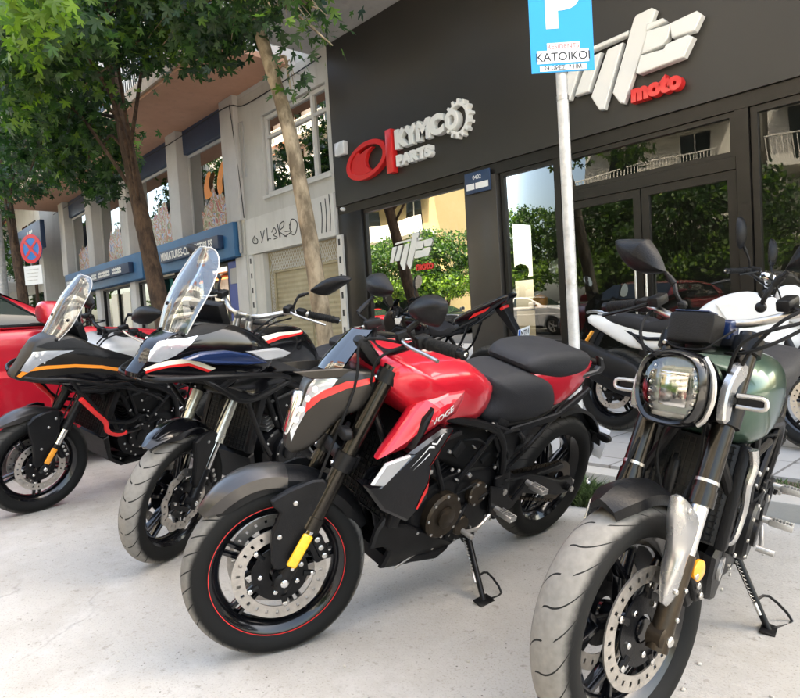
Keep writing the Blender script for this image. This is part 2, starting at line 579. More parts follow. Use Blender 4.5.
def text_bm(s, size, extrude=0.0, bold=0.0, sx=1.0, shear=0.0, align='LEFT', spacing=1.0, bevel=0.0):
    cu = bpy.data.curves.new('t', 'FONT')
    cu.body = s; cu.size = size; cu.extrude = extrude; cu.offset = bold; cu.shear = shear
    cu.align_x = align; cu.space_character = spacing; cu.bevel_depth = bevel; cu.resolution_u = 4
    ob = bpy.data.objects.new('t', cu); COL.objects.link(ob)
    dg = bpy.context.evaluated_depsgraph_get()
    me = bpy.data.meshes.new_from_object(ob.evaluated_get(dg))
    bpy.data.objects.remove(ob); bpy.data.curves.remove(cu)
    bm = bmesh.new(); bm.from_mesh(me); bpy.data.meshes.remove(me)
    bm.transform(Matrix.Diagonal((sx, 1, 1, 1)))
    return bm

def text(name, s, size, mat, parent, mx, **kw):
    m = MB(); m.bm.free(); m.bm = text_bm(s, size, **kw)
    return m.build(name, mat, parent, xf=mx, sharp=30)

def project(bm, target, sg, off):
    me = target.data
    bvh = BVHTree.FromPolygons([v.co[:] for v in me.vertices], [p.vertices[:] for p in me.polygons])
    for v in bm.verts:
        h = bvh.ray_cast(Vector((v.co.x, sg * 1.2, v.co.z)), Vector((0, -sg, 0)))
        if h[0] is not None: v.co.y = h[0].y + sg * off
        else: v.co.y = sg * .18

def tag(o, label, cat, group=None):
    o['label'] = label; o['category'] = cat
    if group: o['group'] = group
    return o
def structure(o):
    o['kind'] = 'structure'; return o
def empty(name, loc, label, cat, rot=(0, 0, 0), group=None):
    o = bpy.data.objects.new(name, None); COL.objects.link(o)
    o.location = loc; o.rotation_euler = rot
    o.empty_display_size = 0.1
    return tag(o, label, cat, group)

# ------------------------------------------------------------------ motorcycle machinery
def steer_mx(wb, trail, rake, ang):
    o = Vector((wb + trail, 0, 0))
    return Matrix.Translation(o) @ Matrix.Rotation(ang, 4, Vector((-math.sin(rake), 0, math.cos(rake)))) @ Matrix.Translation(-o)

def wheel(root, x, R, wd, tyre, xf=None, rr=0.218, spokes='twin', rimcol='black_gloss', tape=None, discs=(1, -1), dr=0.15, wavy=False, a0=0.3, sprocket=False, carrier='black_metal', mname='wheel', detail=True):
    c = (x, 0, R)
    n = 72 if detail else 40
    m = MB()
    hw = wd * 0.36
    prof = [(-hw, rr), (-hw, rr + .008), (-hw * .9, rr + .008), (-hw * .82, rr - .006), (-hw * .55, rr - .022), (hw * .55, rr - .022), (hw * .82, rr - .006), (hw * .9, rr + .008), (hw, rr + .008), (hw, rr),
            (hw * .8, rr - .012), (hw * .5, rr - .03), (hw * .2, rr - .036), (-hw * .2, rr - .036), (-hw * .5, rr - .03), (-hw * .8, rr - .012)]
    m.lathe(prof, c, (0, 1, 0), n, closed=True)
    m.lathe([(-.06, .0001), (-.06, .026), (-.03, .034), (.03, .034), (.06, .026), (.06, .0001)], c, (0, 1, 0), 28)
    def P(r, a, y): return (x + r * math.cos(a), y, R + r * math.sin(a))
    def bar(ra, aa, rb, ab, wa, wb_, ta, tb):
        pa, pb = Vector(P(ra, aa, 0)), Vector(P(rb, ab, 0))
        d = (pb - pa).normalized(); nn = Vector((-d.z, 0, d.x))
        rings = []
        for p, w_, t_ in ((pa, wa, ta), ((pa + pb) / 2, (wa + wb_) / 2 * .9, (ta + tb) / 2), (pb, wb_, tb)):
            rings.append([p + nn * sx_ * w_ + Vector((0, sy * t_, 0)) for sx_, sy in ((-1, -.5), (-.6, -1), (.6, -1), (1, -.5), (1, .5), (.6, 1), (-.6, 1), (-1, .5))])
        m.strip(rings)
    rin = rr - .03
    for i in range(5):
        a = a0 + i * 2 * PI / 5
        if spokes == 'twin':
            for s in (-1, 1): bar(.03, a + s * .3, rin, a + s * .085, .012, .0075, .022, .014)
        elif spokes == 'Y':
            bar(.03, a, .12, a, .017, .012, .024, .018)
            for s in (-1, 1): bar(.112, a, rin, a + s * .24, .010, .008, .018, .014)
        elif spokes == 'fat':
            for s in (-1, 1): bar(.03, a + s * .5, rin, a + s * .16, .013, .011, .024, .015)
    wo = m.build(mname, M[rimcol], root, xf)
    # tyre
    t = MB()
    h = R - rr
    uvv = []
    pr = []
    K = 22 if detail else 12
    for j in range(K + 1):
        a = -1 + 2 * j / K
        ang = a * 2.15
        y = wd / 2 * math.sin(ang) * (1.0 if abs(ang) < PI / 2 else 1.0)
        r = R - h * .60 + h * .60 * math.cos(ang) if abs(ang) < PI / 2 else R - h * .60 + h * .62 * math.cos(ang)
        pr.append((y, r)); uvv.append(a)
    pr = [(-hw * .95, rr - .004)] + pr + [(hw * .95, rr - .004)]
    uvv = [-1.1] + uvv + [1.1]
    t.lathe(pr, c, (0, 1, 0), n + 24, uv=uvv)
    t.build('tyre', M[tyre], wo, xf, sharp=60)
    if tape:
        q = MB()
        for s in (-1, 1): q.lathe([(s * hw, rr - .002), (s * (hw + .002), rr - .002), (s * (hw + .002), rr + .0085), (s * hw, rr + .0085)], c, (0, 1, 0), n, closed=True)
        q.build('rim_tape', M[tape], wo, xf)
    for s in discs:
        d = MB()
        y0 = .052 * s
        N = 96
        ri, rm1, rm2, ro = dr * .74, dr * .83, dr * .91, dr
        th = .0045 * s
        def V(r, i, yy):
            a = 2 * PI * i / N
            if wavy and r == ro: r = r + .006 * (math.sin(a * 10))
            if wavy and r == ri: r = r + .004 * (math.sin(a * 10))
            return d.bm.verts.new(P(r, a, yy))
        for yy in (y0, y0 + th):
            rg = [[V(r, i, yy) for i in range(N)] for r in (ri, rm1, rm2, ro)]
            if yy == y0: g0 = rg
            for k in range(3):
                for i in range(N):
                    if k == 1 and i % 4 == 0: continue
                    j = (i + 1) % N
                    d.bm.faces.new((rg[k][i], rg[k][j], rg[k + 1][j], rg[k + 1][i]))
        for k in (0, 3):
            for i in range(N):
                j = (i + 1) % N
                d.bm.faces.new((g0[k][i], g0[k][j], rg[k][j], rg[k][i]))
        do = d.build('brake_disc', M['disc'], wo, xf)
        q = MB()
        q.lathe([(y0, .035), (y0 + th, .035), (y0 + th, dr * .60), (y0, dr * .60)], c, (0, 1, 0), 30, closed=True)
        for i in range(5):
            a = a0 + .3 + i * 2 * PI / 5
            q.cyl(P(dr * .5, a, y0 + th * .5 - .002), P(dr * .76, a, y0 + th * .5 - .002), .012, .008, 8)
        q.build('disc_carrier', M[carrier], wo, xf)
        q = MB()
        for i in range(5):
            a = a0 + .3 + i * 2 * PI / 5
            q.bolt(P(dr * .70, a, y0 + th), (0, s, 0), .0085, .005)
            q.bolt(P(dr * .42, a + .4, y0 + th), (0, s, 0), .008, .006)
        q.build('bolt', M['chrome'], wo, xf)
    return wo

def fork(root, F, wb, R, rake, top, split, y=.1, ru=.027, rl=.0215, upper='fork_bronze', lower='chrome', lug='black_metal', glug=.16):
    """two fork legs: slider below, stanchion tube above; distances measured along the leg from the axle"""
    d = Vector((-math.sin(rake), 0, math.cos(rake)))
    A = Vector((wb, 0, R))
    for s in (1, -1):
        yv = Vector((0, s * y, 0))
        m = MB()
        m.cyl(A + yv + d * split, A + yv + d * top, ru, ru, 28)
        m.cyl(A + yv + d * (split - .012), A + yv + d * (split + .03), ru + .004, ru + .003, 28)
        o = m.build('fork_tube', M[upper], root, F)
        m = MB(); m.cyl(A + yv + d * .05, A + yv + d * split, rl, rl, 24)
        m.build('slider', M[lower], o, F)
        m = MB()
        m.cyl(A + yv + d * -.03, A + yv + d * glug, .026, .025, 20)
        m.lathe([(-.02, .0001), (-.02, .030), (.016, .030), (.02, .024), (.02, .0001)], A + yv, (0, 1, 0), 20)
        m.build('axle_lug', M[lug], o, F)
        m = MB()
        m.bolt(A + yv + Vector((0, s * .02, 0)), (0, s, 0), .013, .01)
        m.bolt(A + yv + d * .05 + Vector((.0, s * .024, 0)), (0, s, 0), .006, .006)
        m.bolt(A + yv + d * .12 + Vector((.0, s * .024, 0)), (0, s, 0), .006, .006)
        m.build('axle_bolt', M['chrome'], o, F)
    m = MB()
    for t, h in ((split + .22, .045), (top - .035, .035)):
        c = A + d * t
        R_ = Matrix.Rotation(-rake, 3, 'Y')
        m.box(c + Vector((-.02, 0, 0)), (.075, 2 * y - .02, h), R_, .008)
        for s in (1, -1): m.cyl(c + Vector((0, s * y, 0)) - d * h * .6, c + Vector((0, s * y, 0)) + d * h * .6, ru + .009, ru + .009, 24)
    m.build('triple_clamp', M['black_metal'], root, F)
    m = MB()
    for t in (split + .22, top - .035):
        for s in (1, -1): m.bolt(A + d * t + Vector((.036, s * (y - .0), 0)), (1, 0, 0), .007, .008)
    m.build('clamp_bolt', M['chrome'], root, F)
    return A, d

def caliper(root, F, c, s=1):
    m = MB()
    R_ = Matrix.Rotation(rad(25), 3, 'Y')
    m.box(Vector(c), (.05, .05, .11), R_, .012)
    m.box(Vector(c) + Vector((-.012, s * .02, .0)), (.035, .035, .08), R_, .01)
    o = m.build('brake_caliper', M['black_metal'], root, F)
    m = MB()
    for dz in (-.03, .0, .03): m.bolt(Vector(c) + R_ @ Vector((-.01, s * .038, dz)), (0, s, 0), .009, .006)
    m.build('bolt', M['steel'], o, F)

def handlebar(root, F, pts, y0=.11, r=.011, grip_from=None, col='black_metal', endcap='steel', levers=True, guard=False):
    """pts: left half of the bar as (x,y,z); mirrored"""
    full = [(a, -b, c) for a, b, c in reversed(pts)] + list(pts)
    m = MB(); m.tube(full, r, 12, smooth=4)
    hb = m.build('handlebar', M[col], root, F)
    e, k = Vector(pts[-1]), Vector(pts[-2])
    for s in (1, -1):
        f = lambda v: Vector((v.x, s * v.y, v.z))
        dr = (e - k).normalized()
        g0, g1 = e - dr * .135, e
        m = MB(); m.lathe([(0, .012), (0, .021), (.008, .021), (.012, .0165), (.06, .0175), (.12, .0165), (.125, .019), (.135, .017), (.135, .001)], f(g0), f(dr), 18)
        for i in range(9):
            m.lathe([(0, .0168), (.002, .0185), (.006, .0185), (.008, .0168)], f(g0 + dr * (.02 + i * .011)), f(dr), 16)
        gp = m.build('grip', M['rubber'], hb, F)
        m = MB(); m.lathe([(0, .001), (0, .016), (.02, .0165), (.024, .013), (.024, .001)], f(g1), f(dr), 18)
        be = m.build('bar_end', M['black_metal'], hb, F)
        m = MB(); m.bolt(f(g1 + dr * .024), f(dr), .007, .004); m.build('bolt', M['chrome'], be, F)
        m = MB()
        m.box(f(g0 - dr * .035), (.045, .05, .04), Matrix.Rotation(.3, 3, 'Y'), .008)
        m.box(f(g0 - dr * .09) + Vector((.02, 0, .01)), (.06, .035, .03), Matrix.Rotation(.3, 3, 'Y'), .007)
        m.build('switch_box', M['black_plastic'], hb, F)
        if levers:
            m = MB()
            a = g0 - dr * .075
            m.tube([f(a), f(a + Vector((.04, .01, -.003))), f(a + dr * .06 + Vector((.055, 0, -.012))), f(a + dr * .13 + Vector((.052, 0, -.02))), f(a + dr * .19 + Vector((.05, 0, -.028)))], [.007, .005, .0042, .0042, .006], 8, smooth=4)
            m.build('lever', M['steel'] if levers == 'steel' else M['black_metal'], hb, F)
    return hb

def mirror(root, F, base, mid, c, outline, depth=.035, side=1, col='black_plastic', yaw=0.0, up_=0.0):
    """stem from base through mid to head centre c; outline in the head's (y,z) plane, glass towards the rider"""
    m = MB()
    b, mi, cc = [Vector((v[0], side * v[1], v[2])) for v in (base, mid, c)]
    m.tube([b, b + (mi - b) * .5 + Vector((.01, 0, 0)), mi, mi + (cc - mi) * .6], .0065, 8, smooth=4)
    m.ball(b, .014)
    m.cyl(mi - (cc - mi) * .05, mi + (cc - mi) * .35, .010, .009, 12)
    o = m.build('mirror', M[col], root, F)
    Rm = Matrix.Rotation(side * yaw, 3, 'Z') @ Matrix.Rotation(up_, 3, 'Y')
    mp = lambda u, v, w: cc + Rm @ Vector((w, side * u, v))
    m = MB()
    P = smooth2(outline, 3)
    cx = sum(p[0] for p in P) / len(P); cy = sum(p[1] for p in P) / len(P)
    rings = []
    for t in (0, .3, .55, .75, .9, .98, 1.0):
        sc = math.sqrt(max(0, 1 - t ** 2.2)) if t < 1 else .05
        rings.append([mp(cx + (a - cx) * max(sc, .04), cy + (b_ - cy) * max(sc, .04), t * depth) for a, b_ in P])
    rings = [[mp(cx + (a - cx) * .93, cy + (b_ - cy) * .93, -.004) for a, b_ in P]] + rings
    vr = m.strip(rings)
    m.fill(vr[-1], P)
    m.build('mirror_housing', M[col], o, F)
    m = MB()
    q = [(cx + (a - cx) * .92, cy + (b_ - cy) * .92) for a, b_ in P]
    vr = [m.bm.verts.new(mp(a, b_, -.0045)) for a, b_ in q]
    m.fill(vr, q)
    m.build('mirror_glass', M['mirror'], o, F)
    return o

def cables(root, F, list_, r=.0045, name='cable', mat='rubber'):
    m = MB()
    for p in list_: m.tube(p, r, 7, smooth=5)
    return m.build(name, M[mat], root, F)

def engine(root, ex=0.0, ez=0.0, case='black_metal', cover='bronze', head_tilt=.5, sc=1.0, silver=False, fins=6, detail=True):
    S = lambda x, y, z: (ex + x * sc, y, ez + z * sc)
    m = MB()
    out = [(.50, .33), (.50, .45), (.58, .53), (.72, .55), (.88, .53), (.98, .46), (.98, .36), (.90, .27), (.74, .235), (.56, .26)]
    dome(m, [(ex + a * sc, ez + b * sc) for a, b in out], .135, edge=.75, p=5)
    eng = m.build('engine', M[case], root)
    # cylinder with cooling fins
    R_ = Matrix.Rotation(head_tilt, 3, 'Y')
    b = Vector(S(.84, 0, .52)); d = R_ @ Vector((0, 0, 1))
    m = MB()
    m.box(b + d * .07, (.15, .17, .16), R_, .01)
    for i in range(fins): m.box(b + d * (.01 + i * .021), (.185, .205, .006), R_, .002)
    m.box(b + d * .19, (.17, .2, .09), R_, .02)
    m.box(b + d * .25, (.13, .17, .04), R_, .015)
    m.build('cylinder', M['alu'] if silver else M[case], eng)
    for s in (1, -1):
        m = MB()
        if s > 0:
            m.disc(S(.84, .125, .41), .088 * sc, (0, 1, 0), .045)
            m.disc(S(.66, .13, .45), .05 * sc, (0, 1, 0), .03)
            m.disc(S(.72, .13, .33), .04 * sc, (0, 1, 0), .028)
        else:
            m.disc(S(.76, -.125, .40), .105 * sc, (0, -1, 0), .05)
            m.disc(S(.92, -.13, .46), .045 * sc, (0, -1, 0), .03)
        m.disc(S(.84 if s > 0 else .76, s * .17, .41), .04 * sc, (0, s, 0), .012)
        m.build('engine_cover', M[cover], eng)
        m = MB()
        for cx, cz, r, k, y in ((.84, .41, .08, 8, .165), (.66, .45, .043, 5, .155)) if s > 0 else ((.76, .40, .096, 9, .17),):
            for i in range(k):
                a = i * 2 * PI / k
                m.bolt(S(cx + r * math.cos(a), s * y, cz + r * math.sin(a)), (0, s, 0), .0065, .006)
        for i in range(12):
            m.bolt(S(.52 + .04 * i, s * .134, .27 + .035 * math.sin(i * 2.1) + .02), (0, s, 0), .006, .006)
        m.build('bolt', M['steel'], eng)
    m = MB()
    random.seed(int(ex * 1000) + 5)
    for s in (1, -1):
        for i in range(14):
            x, z = random.uniform(.45, 1.0), random.uniform(.45, .72)
            y = s * random.uniform(.09, .13)
            m.box(S(x, y, z), (random.uniform(.02, .06), .03, random.uniform(.015, .05)), Matrix.Rotation(random.uniform(-1, 1), 3, 'Y'), .004)
        for i in range(9):
            p = Vector(S(random.uniform(.45, .95), s * .12, random.uniform(.4, .75)))
            q = p + Vector((random.uniform(-.15, .15), s * .02, random.uniform(-.14, .1)))
            m.tube([p, (p + q) / 2 + Vector((.02, s * .03, .03)), q], random.choice((.005, .007, .011)), 7, smooth=4)
    m.build('hose', M['rubber'], eng)
    m = MB()
    for s in (1, -1):
        for i in range(10):
            m.box(S(random.uniform(.5, .95), s * random.uniform(.125, .145), random.uniform(.42, .72)), (random.uniform(.01, .035), .012, random.uniform(.006, .018)), Matrix.Rotation(random.uniform(-1.4, 1.4), 3, 'Y'), .003)
            m.bolt(S(random.uniform(.4, 1.0), s * .145, random.uniform(.3, .75)), (0, s, 0), .007, .006)
    m.build('fastener', M['alu'], eng)
    return eng

def chassis(root, wb, Rr, head=(1.04, .92), pivot=(.5, .42), sub=(.05, .78), tube=.016, col='black_metal', swing='black_metal', trellis=True, rad_x=1.06, rad_z=(.44, .72), exhaust=True, radw=.17, silencer='black_metal'):
    m = MB()
    for s in (1, -1):
        hx, hz = head
        px, pz = pivot
        m.tube([(hx, s * .03, hz), (hx - .16, s * .13, hz - .12), (px + .12, s * .15, pz + .28), (px + .02, s * .14, pz + .1), (px, s * .12, pz - .06)], tube * 1.25, 10, smooth=5)
        m.tube([(hx + .03, s * .03, hz - .12), (hx - .04, s * .12, hz - .34), (hx - .12, s * .13, hz - .5)], tube, 10, smooth=4)
        if trellis:
            m.tube([(hx - .02, s * .10, hz - .28), (hx - .28, s * .15, hz - .20)], tube * .8, 8)
            m.tube([(hx - .10, s * .13, hz - .10), (hx - .25, s * .14, hz - .42)], tube * .8, 8)
            m.tube([(px + .12, s * .15, pz + .28), (px + .28, s * .14, pz + .10)], tube * .8, 8)
        m.tube([(px + .1, s * .12, pz + .28), (px - .2, s * .12, sub[1] - .10), (sub[0], s * .10, sub[1])], tube * .85, 8, smooth=3)
        m.tube([(px + .02, s * .13, pz + .06), (px - .2, s * .13, pz + .2), (sub[0] + .12, s * .11, sub[1] - .05)], tube * .8, 8, smooth=3)
        m.box((px, s * .145, pz - .02), (.09, .02, .2), Matrix.Rotation(.2, 3, 'Y'), .01)
    fr = m.build('frame', M[col], root)
    m = MB()
    for s in (1, -1):
        y = s * .125
        m.prism([(px + .03, pz + .035), (px - .2, pz + .02), (.06, Rr + .045), (-.03, Rr + .04), (-.06, Rr + .0), (-.03, Rr - .035), (.06, Rr - .03), (px - .15, pz - .055), (px + .03, pz - .04)], XZ, y - .016, y + .016, .006)
        m.lathe([(0, .001), (0, .018), (.012, .018), (.016, .012), (.016, .001)], (0, y + s * .016, Rr), (0, s, 0), 14)
    m.box((px - .09, 0, pz), (.06, .25, .05), None, .01)
    sw = m.build('swingarm', M[swing], root)
    m = MB()
    for s in (1, -1): m.bolt((0, s * .16, Rr), (0, s, 0), .014, .012); m.bolt((px, s * .158, pz), (0, s, 0), .014, .01); m.box((-.05, s * .125, Rr), (.012, .03, .045), None, .003)
    m.build('axle_nut', M['steel'], sw)
    # chain run and sprocket on the left
    m = MB()
    rs = .10
    m.lathe([(.082, .05), (.082, rs), (.086, rs), (.086, .05)], (0, 0, Rr), (0, 1, 0), 40, closed=True)
    for a, b in (((0, Rr + rs), (px + .07, pz + .035)), ((0, Rr - rs), (px + .07, pz - .035))):
        va, vb = Vector((a[0], .084, a[1])), Vector((b[0], .084, b[1]))
        for i in range(34):
            p = va.lerp(vb, (i + .5) / 34)
            m.box(p, (.012, .014 if i % 2 else .01, .013), Matrix.Rotation(-math.atan2(vb.z - va.z, vb.x - va.x), 3, 'Y'))
    m.build('chain', M['steel'] if swing == 'x' else M['bronze'], root)
    m = MB()
    m.prism([(.02, Rr + rs + .005), (.3, Rr + rs - .005), (px - .02, pz + .07), (px - .02, pz + .05), (.3, Rr + rs - .03), (.0, Rr + rs - .02)], XZ, .07, .11, .004)
    m.build('chain_guard', M['black_plastic'], root)
    # shock
    m = MB()
    a, b = Vector((.40, 0, .36)), Vector((.50, 0, .66))
    helix = [a.lerp(b, .15 + .7 * i / 70) + .032 * Vector((math.cos(i * .62), math.sin(i * .62), 0)) for i in range(71)]
    m.tube(helix, .006, 7); m.cyl(a, b, .013)
    m.build('shock_absorber', M['black_metal'], root)
    # radiator
    if radw:
        z0, z1 = rad_z
        m = MB()
        Rm = Matrix.Rotation(rad(-14), 3, 'Y')
        c = Vector((rad_x, 0, (z0 + z1) / 2))
        m.box(c, (.03, radw * 2 - .05, z1 - z0), Rm, .004)
        rd = m.build('radiator', M['grid'], root)
        m = MB()
        for s in (1, -1): m.box(c + Vector((0, s * (radw - .012), 0)), (.045, .03, z1 - z0 + .01), Rm, .008)
        m.build('radiator_tank', M['black_plastic'], rd)
        m = MB()
        k = 16
        for i in range(k):
            zz = -(z1 - z0) / 2 + (i + .5) * (z1 - z0) / k
            m.box(c + Rm @ Vector((.018, 0, zz)), (.006, radw * 2 - .07, .003), Rm)
        for i in range(13):
            m.box(c + Rm @ Vector((.020, -radw + .04 + i * (2 * radw - .08) / 12, 0)), (.004, .003, z1 - z0 - .01), Rm)
        m.build('radiator_fin', M['black_metal'], rd)
        m = MB()
        m.tube([(rad_x - .02, .13, z1 - .03), (rad_x - .08, .14, z1 - .04), (.92, .13, .6), (.86, .11, .55)], .015, 10, smooth=4)
        m.tube([(rad_x - .02, -.13, z0 + .03), (rad_x - .08, -.12, z0), (.9, -.11, .38)], .015, 10, smooth=4)
        m.build('coolant_hose', M['rubber'], root)
    if exhaust:
        m = MB()
        for y in (-.04, .04):
            m.tube([(.98, y, .66), (1.05, y, .60), (1.06, y, .45), (.99, y * 1.2, .29), (.8, y * 1.2, .215), (.5, -.03, .21)], .019, 12, smooth=5)
        m.tube([(.52, -.03, .21), (.36, -.10, .24), (.22, -.16, .31)], .024, 12, smooth=4)
        ex = m.build('exhaust_pipe', M['black_metal'], root)
        m = MB()
        dome(m, [(.26, .26), (.10, .30), (-.12, .40), (-.16, .47), (-.10, .52), (.06, .48), (.26, .38), (.30, .31)], .05, edge=.55, p=3, wc=-.205)
        m.build('silencer', M[silencer], root)
    # foot rests, shift lever, brake pedal
    for s in (1, -1):
        m = MB()
        m.prism([(.60, .47), (.52, .44), (.44, .37), (.36, .44), (.34, .42), (.43, .33), (.52, .31), (.57, .34)], XZ, s * .15, s * .165, .004)
        hgr = m.build('footrest_hanger', M['black_metal'], root)
        m = MB()
        for (fx, fz) in ((.54, .36), (.36, .43)):
            m.cyl((fx, s * .16, fz), (fx, s * .19, fz), .012)
            for i in range(7):
                m.box((fx, s * (.19 + i * .010), fz), (.034, .004, .02), None, .001)
            m.box((fx + .017, s * .22, fz), (.005, .07, .022), None, .002); m.box((fx - .017, s * .22, fz), (.005, .07, .022), None, .002)
            m.box((fx, s * .22, fz - .008), (.028, .07, .006), None, .002)
        m.build('footrest', M['alu'], hgr)
        m = MB()
        m.tube([(.58, s * .17, .345), (.66, s * .185, .32), (.74, s * .19, .33)], .007, 8, smooth=4)
        m.cyl((.74, s * .18, .33), (.74, s * .23, .33), .010)
        m.build('pedal', M['alu'], hgr)
    return fr

def kickstand(root, top, foot, loop, ground=0.0):
    t, f, l = Vector(top), Vector(foot), Vector(loop)
    m = MB()
    d = (f - t).normalized()
    m.cyl(t, f, .014, .010, 14)
    m.box(t, (.06, .035, .06), Matrix.Rotation(.4, 3, 'Y'), .012)
    k = m.build('kickstand', M['black_metal'], root)
    m = MB()
    m.box(f + Vector((0, 0, .002)), (.075, .045, .008), Matrix.Rotation(0.0, 3, 'Z'), .003)
    side = (l - f)
    p0 = f - d * .09
    m.tube([p0, p0 + side * .55 + Vector((0, 0, .0)), l, f + side * .2], .0045, 8, smooth=3)
    m.build('foot_plate', M['black_metal'], k)
    m = MB()
    s0, s1 = t + Vector((.02, .0, 0)), t + d * .16 + Vector((.02, .0, 0))
    m.tube([s0.lerp(s1, i / 60) + .005 * Vector((math.cos(i * 1.3), math.sin(i * 1.3), 0)) for i in range(61)], .0014, 6)
    m.cyl(s0.lerp(s1, .95), s1 + d * .03, .006)
    m.build('spring', M['steel'], k)

def indicator(root, F, a, b, s=1, glass='orange_refl', name='indicator', r=.017, L=.07):
    a, b = Vector(a), Vector(b)
    m = MB(); m.tube([a, b], .008, 8)
    o = m.build(name, M['black_plastic'], root, F)
    d = (b - a).normalized()
    m = MB(); dome(m, [(-L / 2, -r * .7), (-L * .3, -r), (L * .3, -r), (L / 2, 0), (L * .3, r), (-L * .3, r), (-L / 2, r * .7)], r, edge=.4, mp=lambda u, v, w: b + Vector((w, u, v)))
    m.build('indicator_body', M['black_plastic'], o, F)
    return o

def plate(root, mx, w_, h_, lines, band=True):
    m = MB(); m.box((0, 0, 0), (w_, h_, .003), None, .001)
    o = m.build('number_plate', M['plate_white'], root, xf=mx)
    if band:
        m = MB(); m.box((-w_ / 2 + .02, 0, .0022), (.034, h_ * .96, .001))
        m.build('plate_band', M['plate_blue'], o, xf=mx)
    for i, (s, yy) in enumerate(lines):
        text('plate_text', s, h_ * .42, M['ink'], o, mx @ Matrix.Translation((.015, yy, .0024)), align='CENTER', bold=.002)
    return o

# ------------------------------------------------------------------ the red naked motorcycle
def bike_root(name, pose, label, cat='motorcycle', group=None):
    x, y, psi, lean = pose
    return empty(name, (x, y, 0), label, cat, (-lean, 0, psi), group)

def red_bike():
    root = bike_root('motorcycle', (-1.878, 2.439, 4.707, .320), 'red and black naked motorcycle with a red ring on its front wheel rim', group='motorcycles parked at the kerb')
    wb, R, Rr, rake = 1.41, .295, .31, rad(25.5)
    F = steer_mx(wb, .10, rake, -.391)
    wheel(root, wb, R, .115, 'tyre_half', F, spokes='twin', tape='red_bright', a0=.45)
    wheel(root, 0, Rr, .155, 'tyre_dark', None, spokes='twin', tape=None, discs=(-1,), a0=.1)
    A, d = fork(root, F, wb, R, rake, .74, .19)
    caliper(root, F, (wb - .10, .085, R + .10)); caliper(root, F, (wb - .10, -.085, R + .10), -1)
    # front mudguard, leg guards, amber reflectors
    m = MB()
    rings = []
    for i in range(25):
        a = rad(46) + (rad(158) - rad(46)) * i / 24
        k = i / 24
        rr_ = R + .018 + .012 * math.sin(k * PI)
        hw = .066 * (math.sin(min(1, (1 - k) * 3.2) * PI / 2) * .55 + .45) * (math.sin(min(1, k * 5) * PI / 2) * .3 + .7)
        p = lambda r, y: Vector((wb + r * math.cos(a), y, R + r * math.sin(a)))
        rings.append([p(rr_ - .05, -hw), p(rr_ - .02, -hw * .96), p(rr_ + .002, -hw * .6), p(rr_ + .01, 0), p(rr_ + .002, hw * .6), p(rr_ - .02, hw * .96), p(rr_ - .05, hw),
                      p(rr_ - .05, hw * .9), p(rr_ - .008, hw * .55), p(rr_ - .003, 0), p(rr_ - .008, -hw * .55), p(rr_ - .05, -hw * .9)])
    vr = m.strip(rings)
    fm = m.build('front_mudguard', M['black_plastic'], root, F)
    m = MB()
    rings = []
    for i in range(17):
        a = rad(40) + (rad(92) - rad(40)) * i / 16
        k = i / 16
        rr_ = R + .022 + .016 * math.sin(k * PI) + .012 * k
        hw = .072 * (.45 + .55 * math.sin(min(1, k * 2.2) * PI / 2))
        p = lambda r, y: Vector((wb + r * math.cos(a), y, R + r * math.sin(a)))
        rings.append([p(rr_ - .045 * min(1, k * 4 + .3), -hw), p(rr_ - .012, -hw * .92), p(rr_ + .004, -hw * .5), p(rr_ + .011, 0), p(rr_ + .004, hw * .5), p(rr_ - .012, hw * .92), p(rr_ - .045 * min(1, k * 4 + .3), hw),
                      p(rr_ - .016, hw * .85), p(rr_, 0), p(rr_ - .016, -hw * .85)])
    vr = m.strip(rings)
    m.bm.faces.new(vr[0]); m.bm.faces.new(vr[-1][::-1])
    m.build('mudguard_cap', M['fender_grey'], fm, F)
    for s in (1, -1):
        m = MB()
        shell(m, [(1.46, .56), (1.335, .615), (1.285, .60), (1.30, .52), (1.345, .44), (1.385, .355), (1.425, .335), (1.45, .36), (1.452, .46), (1.43, .52)], .118, .02, .006, k=2, both=False, side=s)
        g = m.build('fork_guard', M['black_plastic'], fm, F)
        m = MB()
        for px, pz in ((1.385, .548), (1.43, .445), (1.36, .35)): m.bolt((px, s * .118, pz), (0, s, 0), .008, .006)
        m.build('bolt', M['steel'], g, F)
        m = MB(); m.box((1.372, s * .142, .405), (.033, .008, .11), Matrix.Rotation(-rad(28), 3, 'Y'), .006, 3)
        m.build('reflector', M['yellow_refl'], g, F)
        m = MB(); m.cyl((1.372, s * .118, .405), (1.372, s * .142, .405), .008); m.build('reflector_mount', M['black_plastic'], g, F)
    # headlight cowl, lens, screen: turns with the fork
    wf = lambda x, z: max(.035, .112 - max(0, (x - 1.2)) * .42)
    m = MB()
    dome(m, [(1.140, .94), (1.138, .885), (1.176, .832), (1.249, .79), (1.325, .70), (1.388, .676), (1.402, .737), (1.366, .815), (1.345, .90), (1.295, .938), (1.206, .952)], wf, edge=.55, p=4, k=3)
    cowl = m.build('headlight_cowl', M['grey_paint'], root, F)
    lens = decal('headlight_lens', [(1.298, .928), (1.262, .922), (1.283, .891), (1.345, .822), (1.375, .755), (1.388, .715), (1.392, .75), (1.362, .825), (1.343, .895), (1.32, .925)], cowl, M['lamp_clear'], cowl, (1, -1), .004, xf=F, maxe=.012)
    m = MB()
    for s in (1, -1):
        for q, (a, b) in enumerate(((1.325, .885), (1.345, .855), (1.362, .82), (1.376, .785))): m.ball((a, s * (wf(a, b) + .001), b), .011, (1, .5, 1), 10)
    m.build('led_lens', M['white_paint'], lens, F)
    decal('cowl_stripe', [(1.348, .847), (1.302, .885), (1.239, .916), (1.148, .933), (1.149, .917), (1.238, .894), (1.309, .856), (1.352, .81)], cowl, M['red_bright'], cowl, (1, -1), .0045, xf=F)
    m = MB()
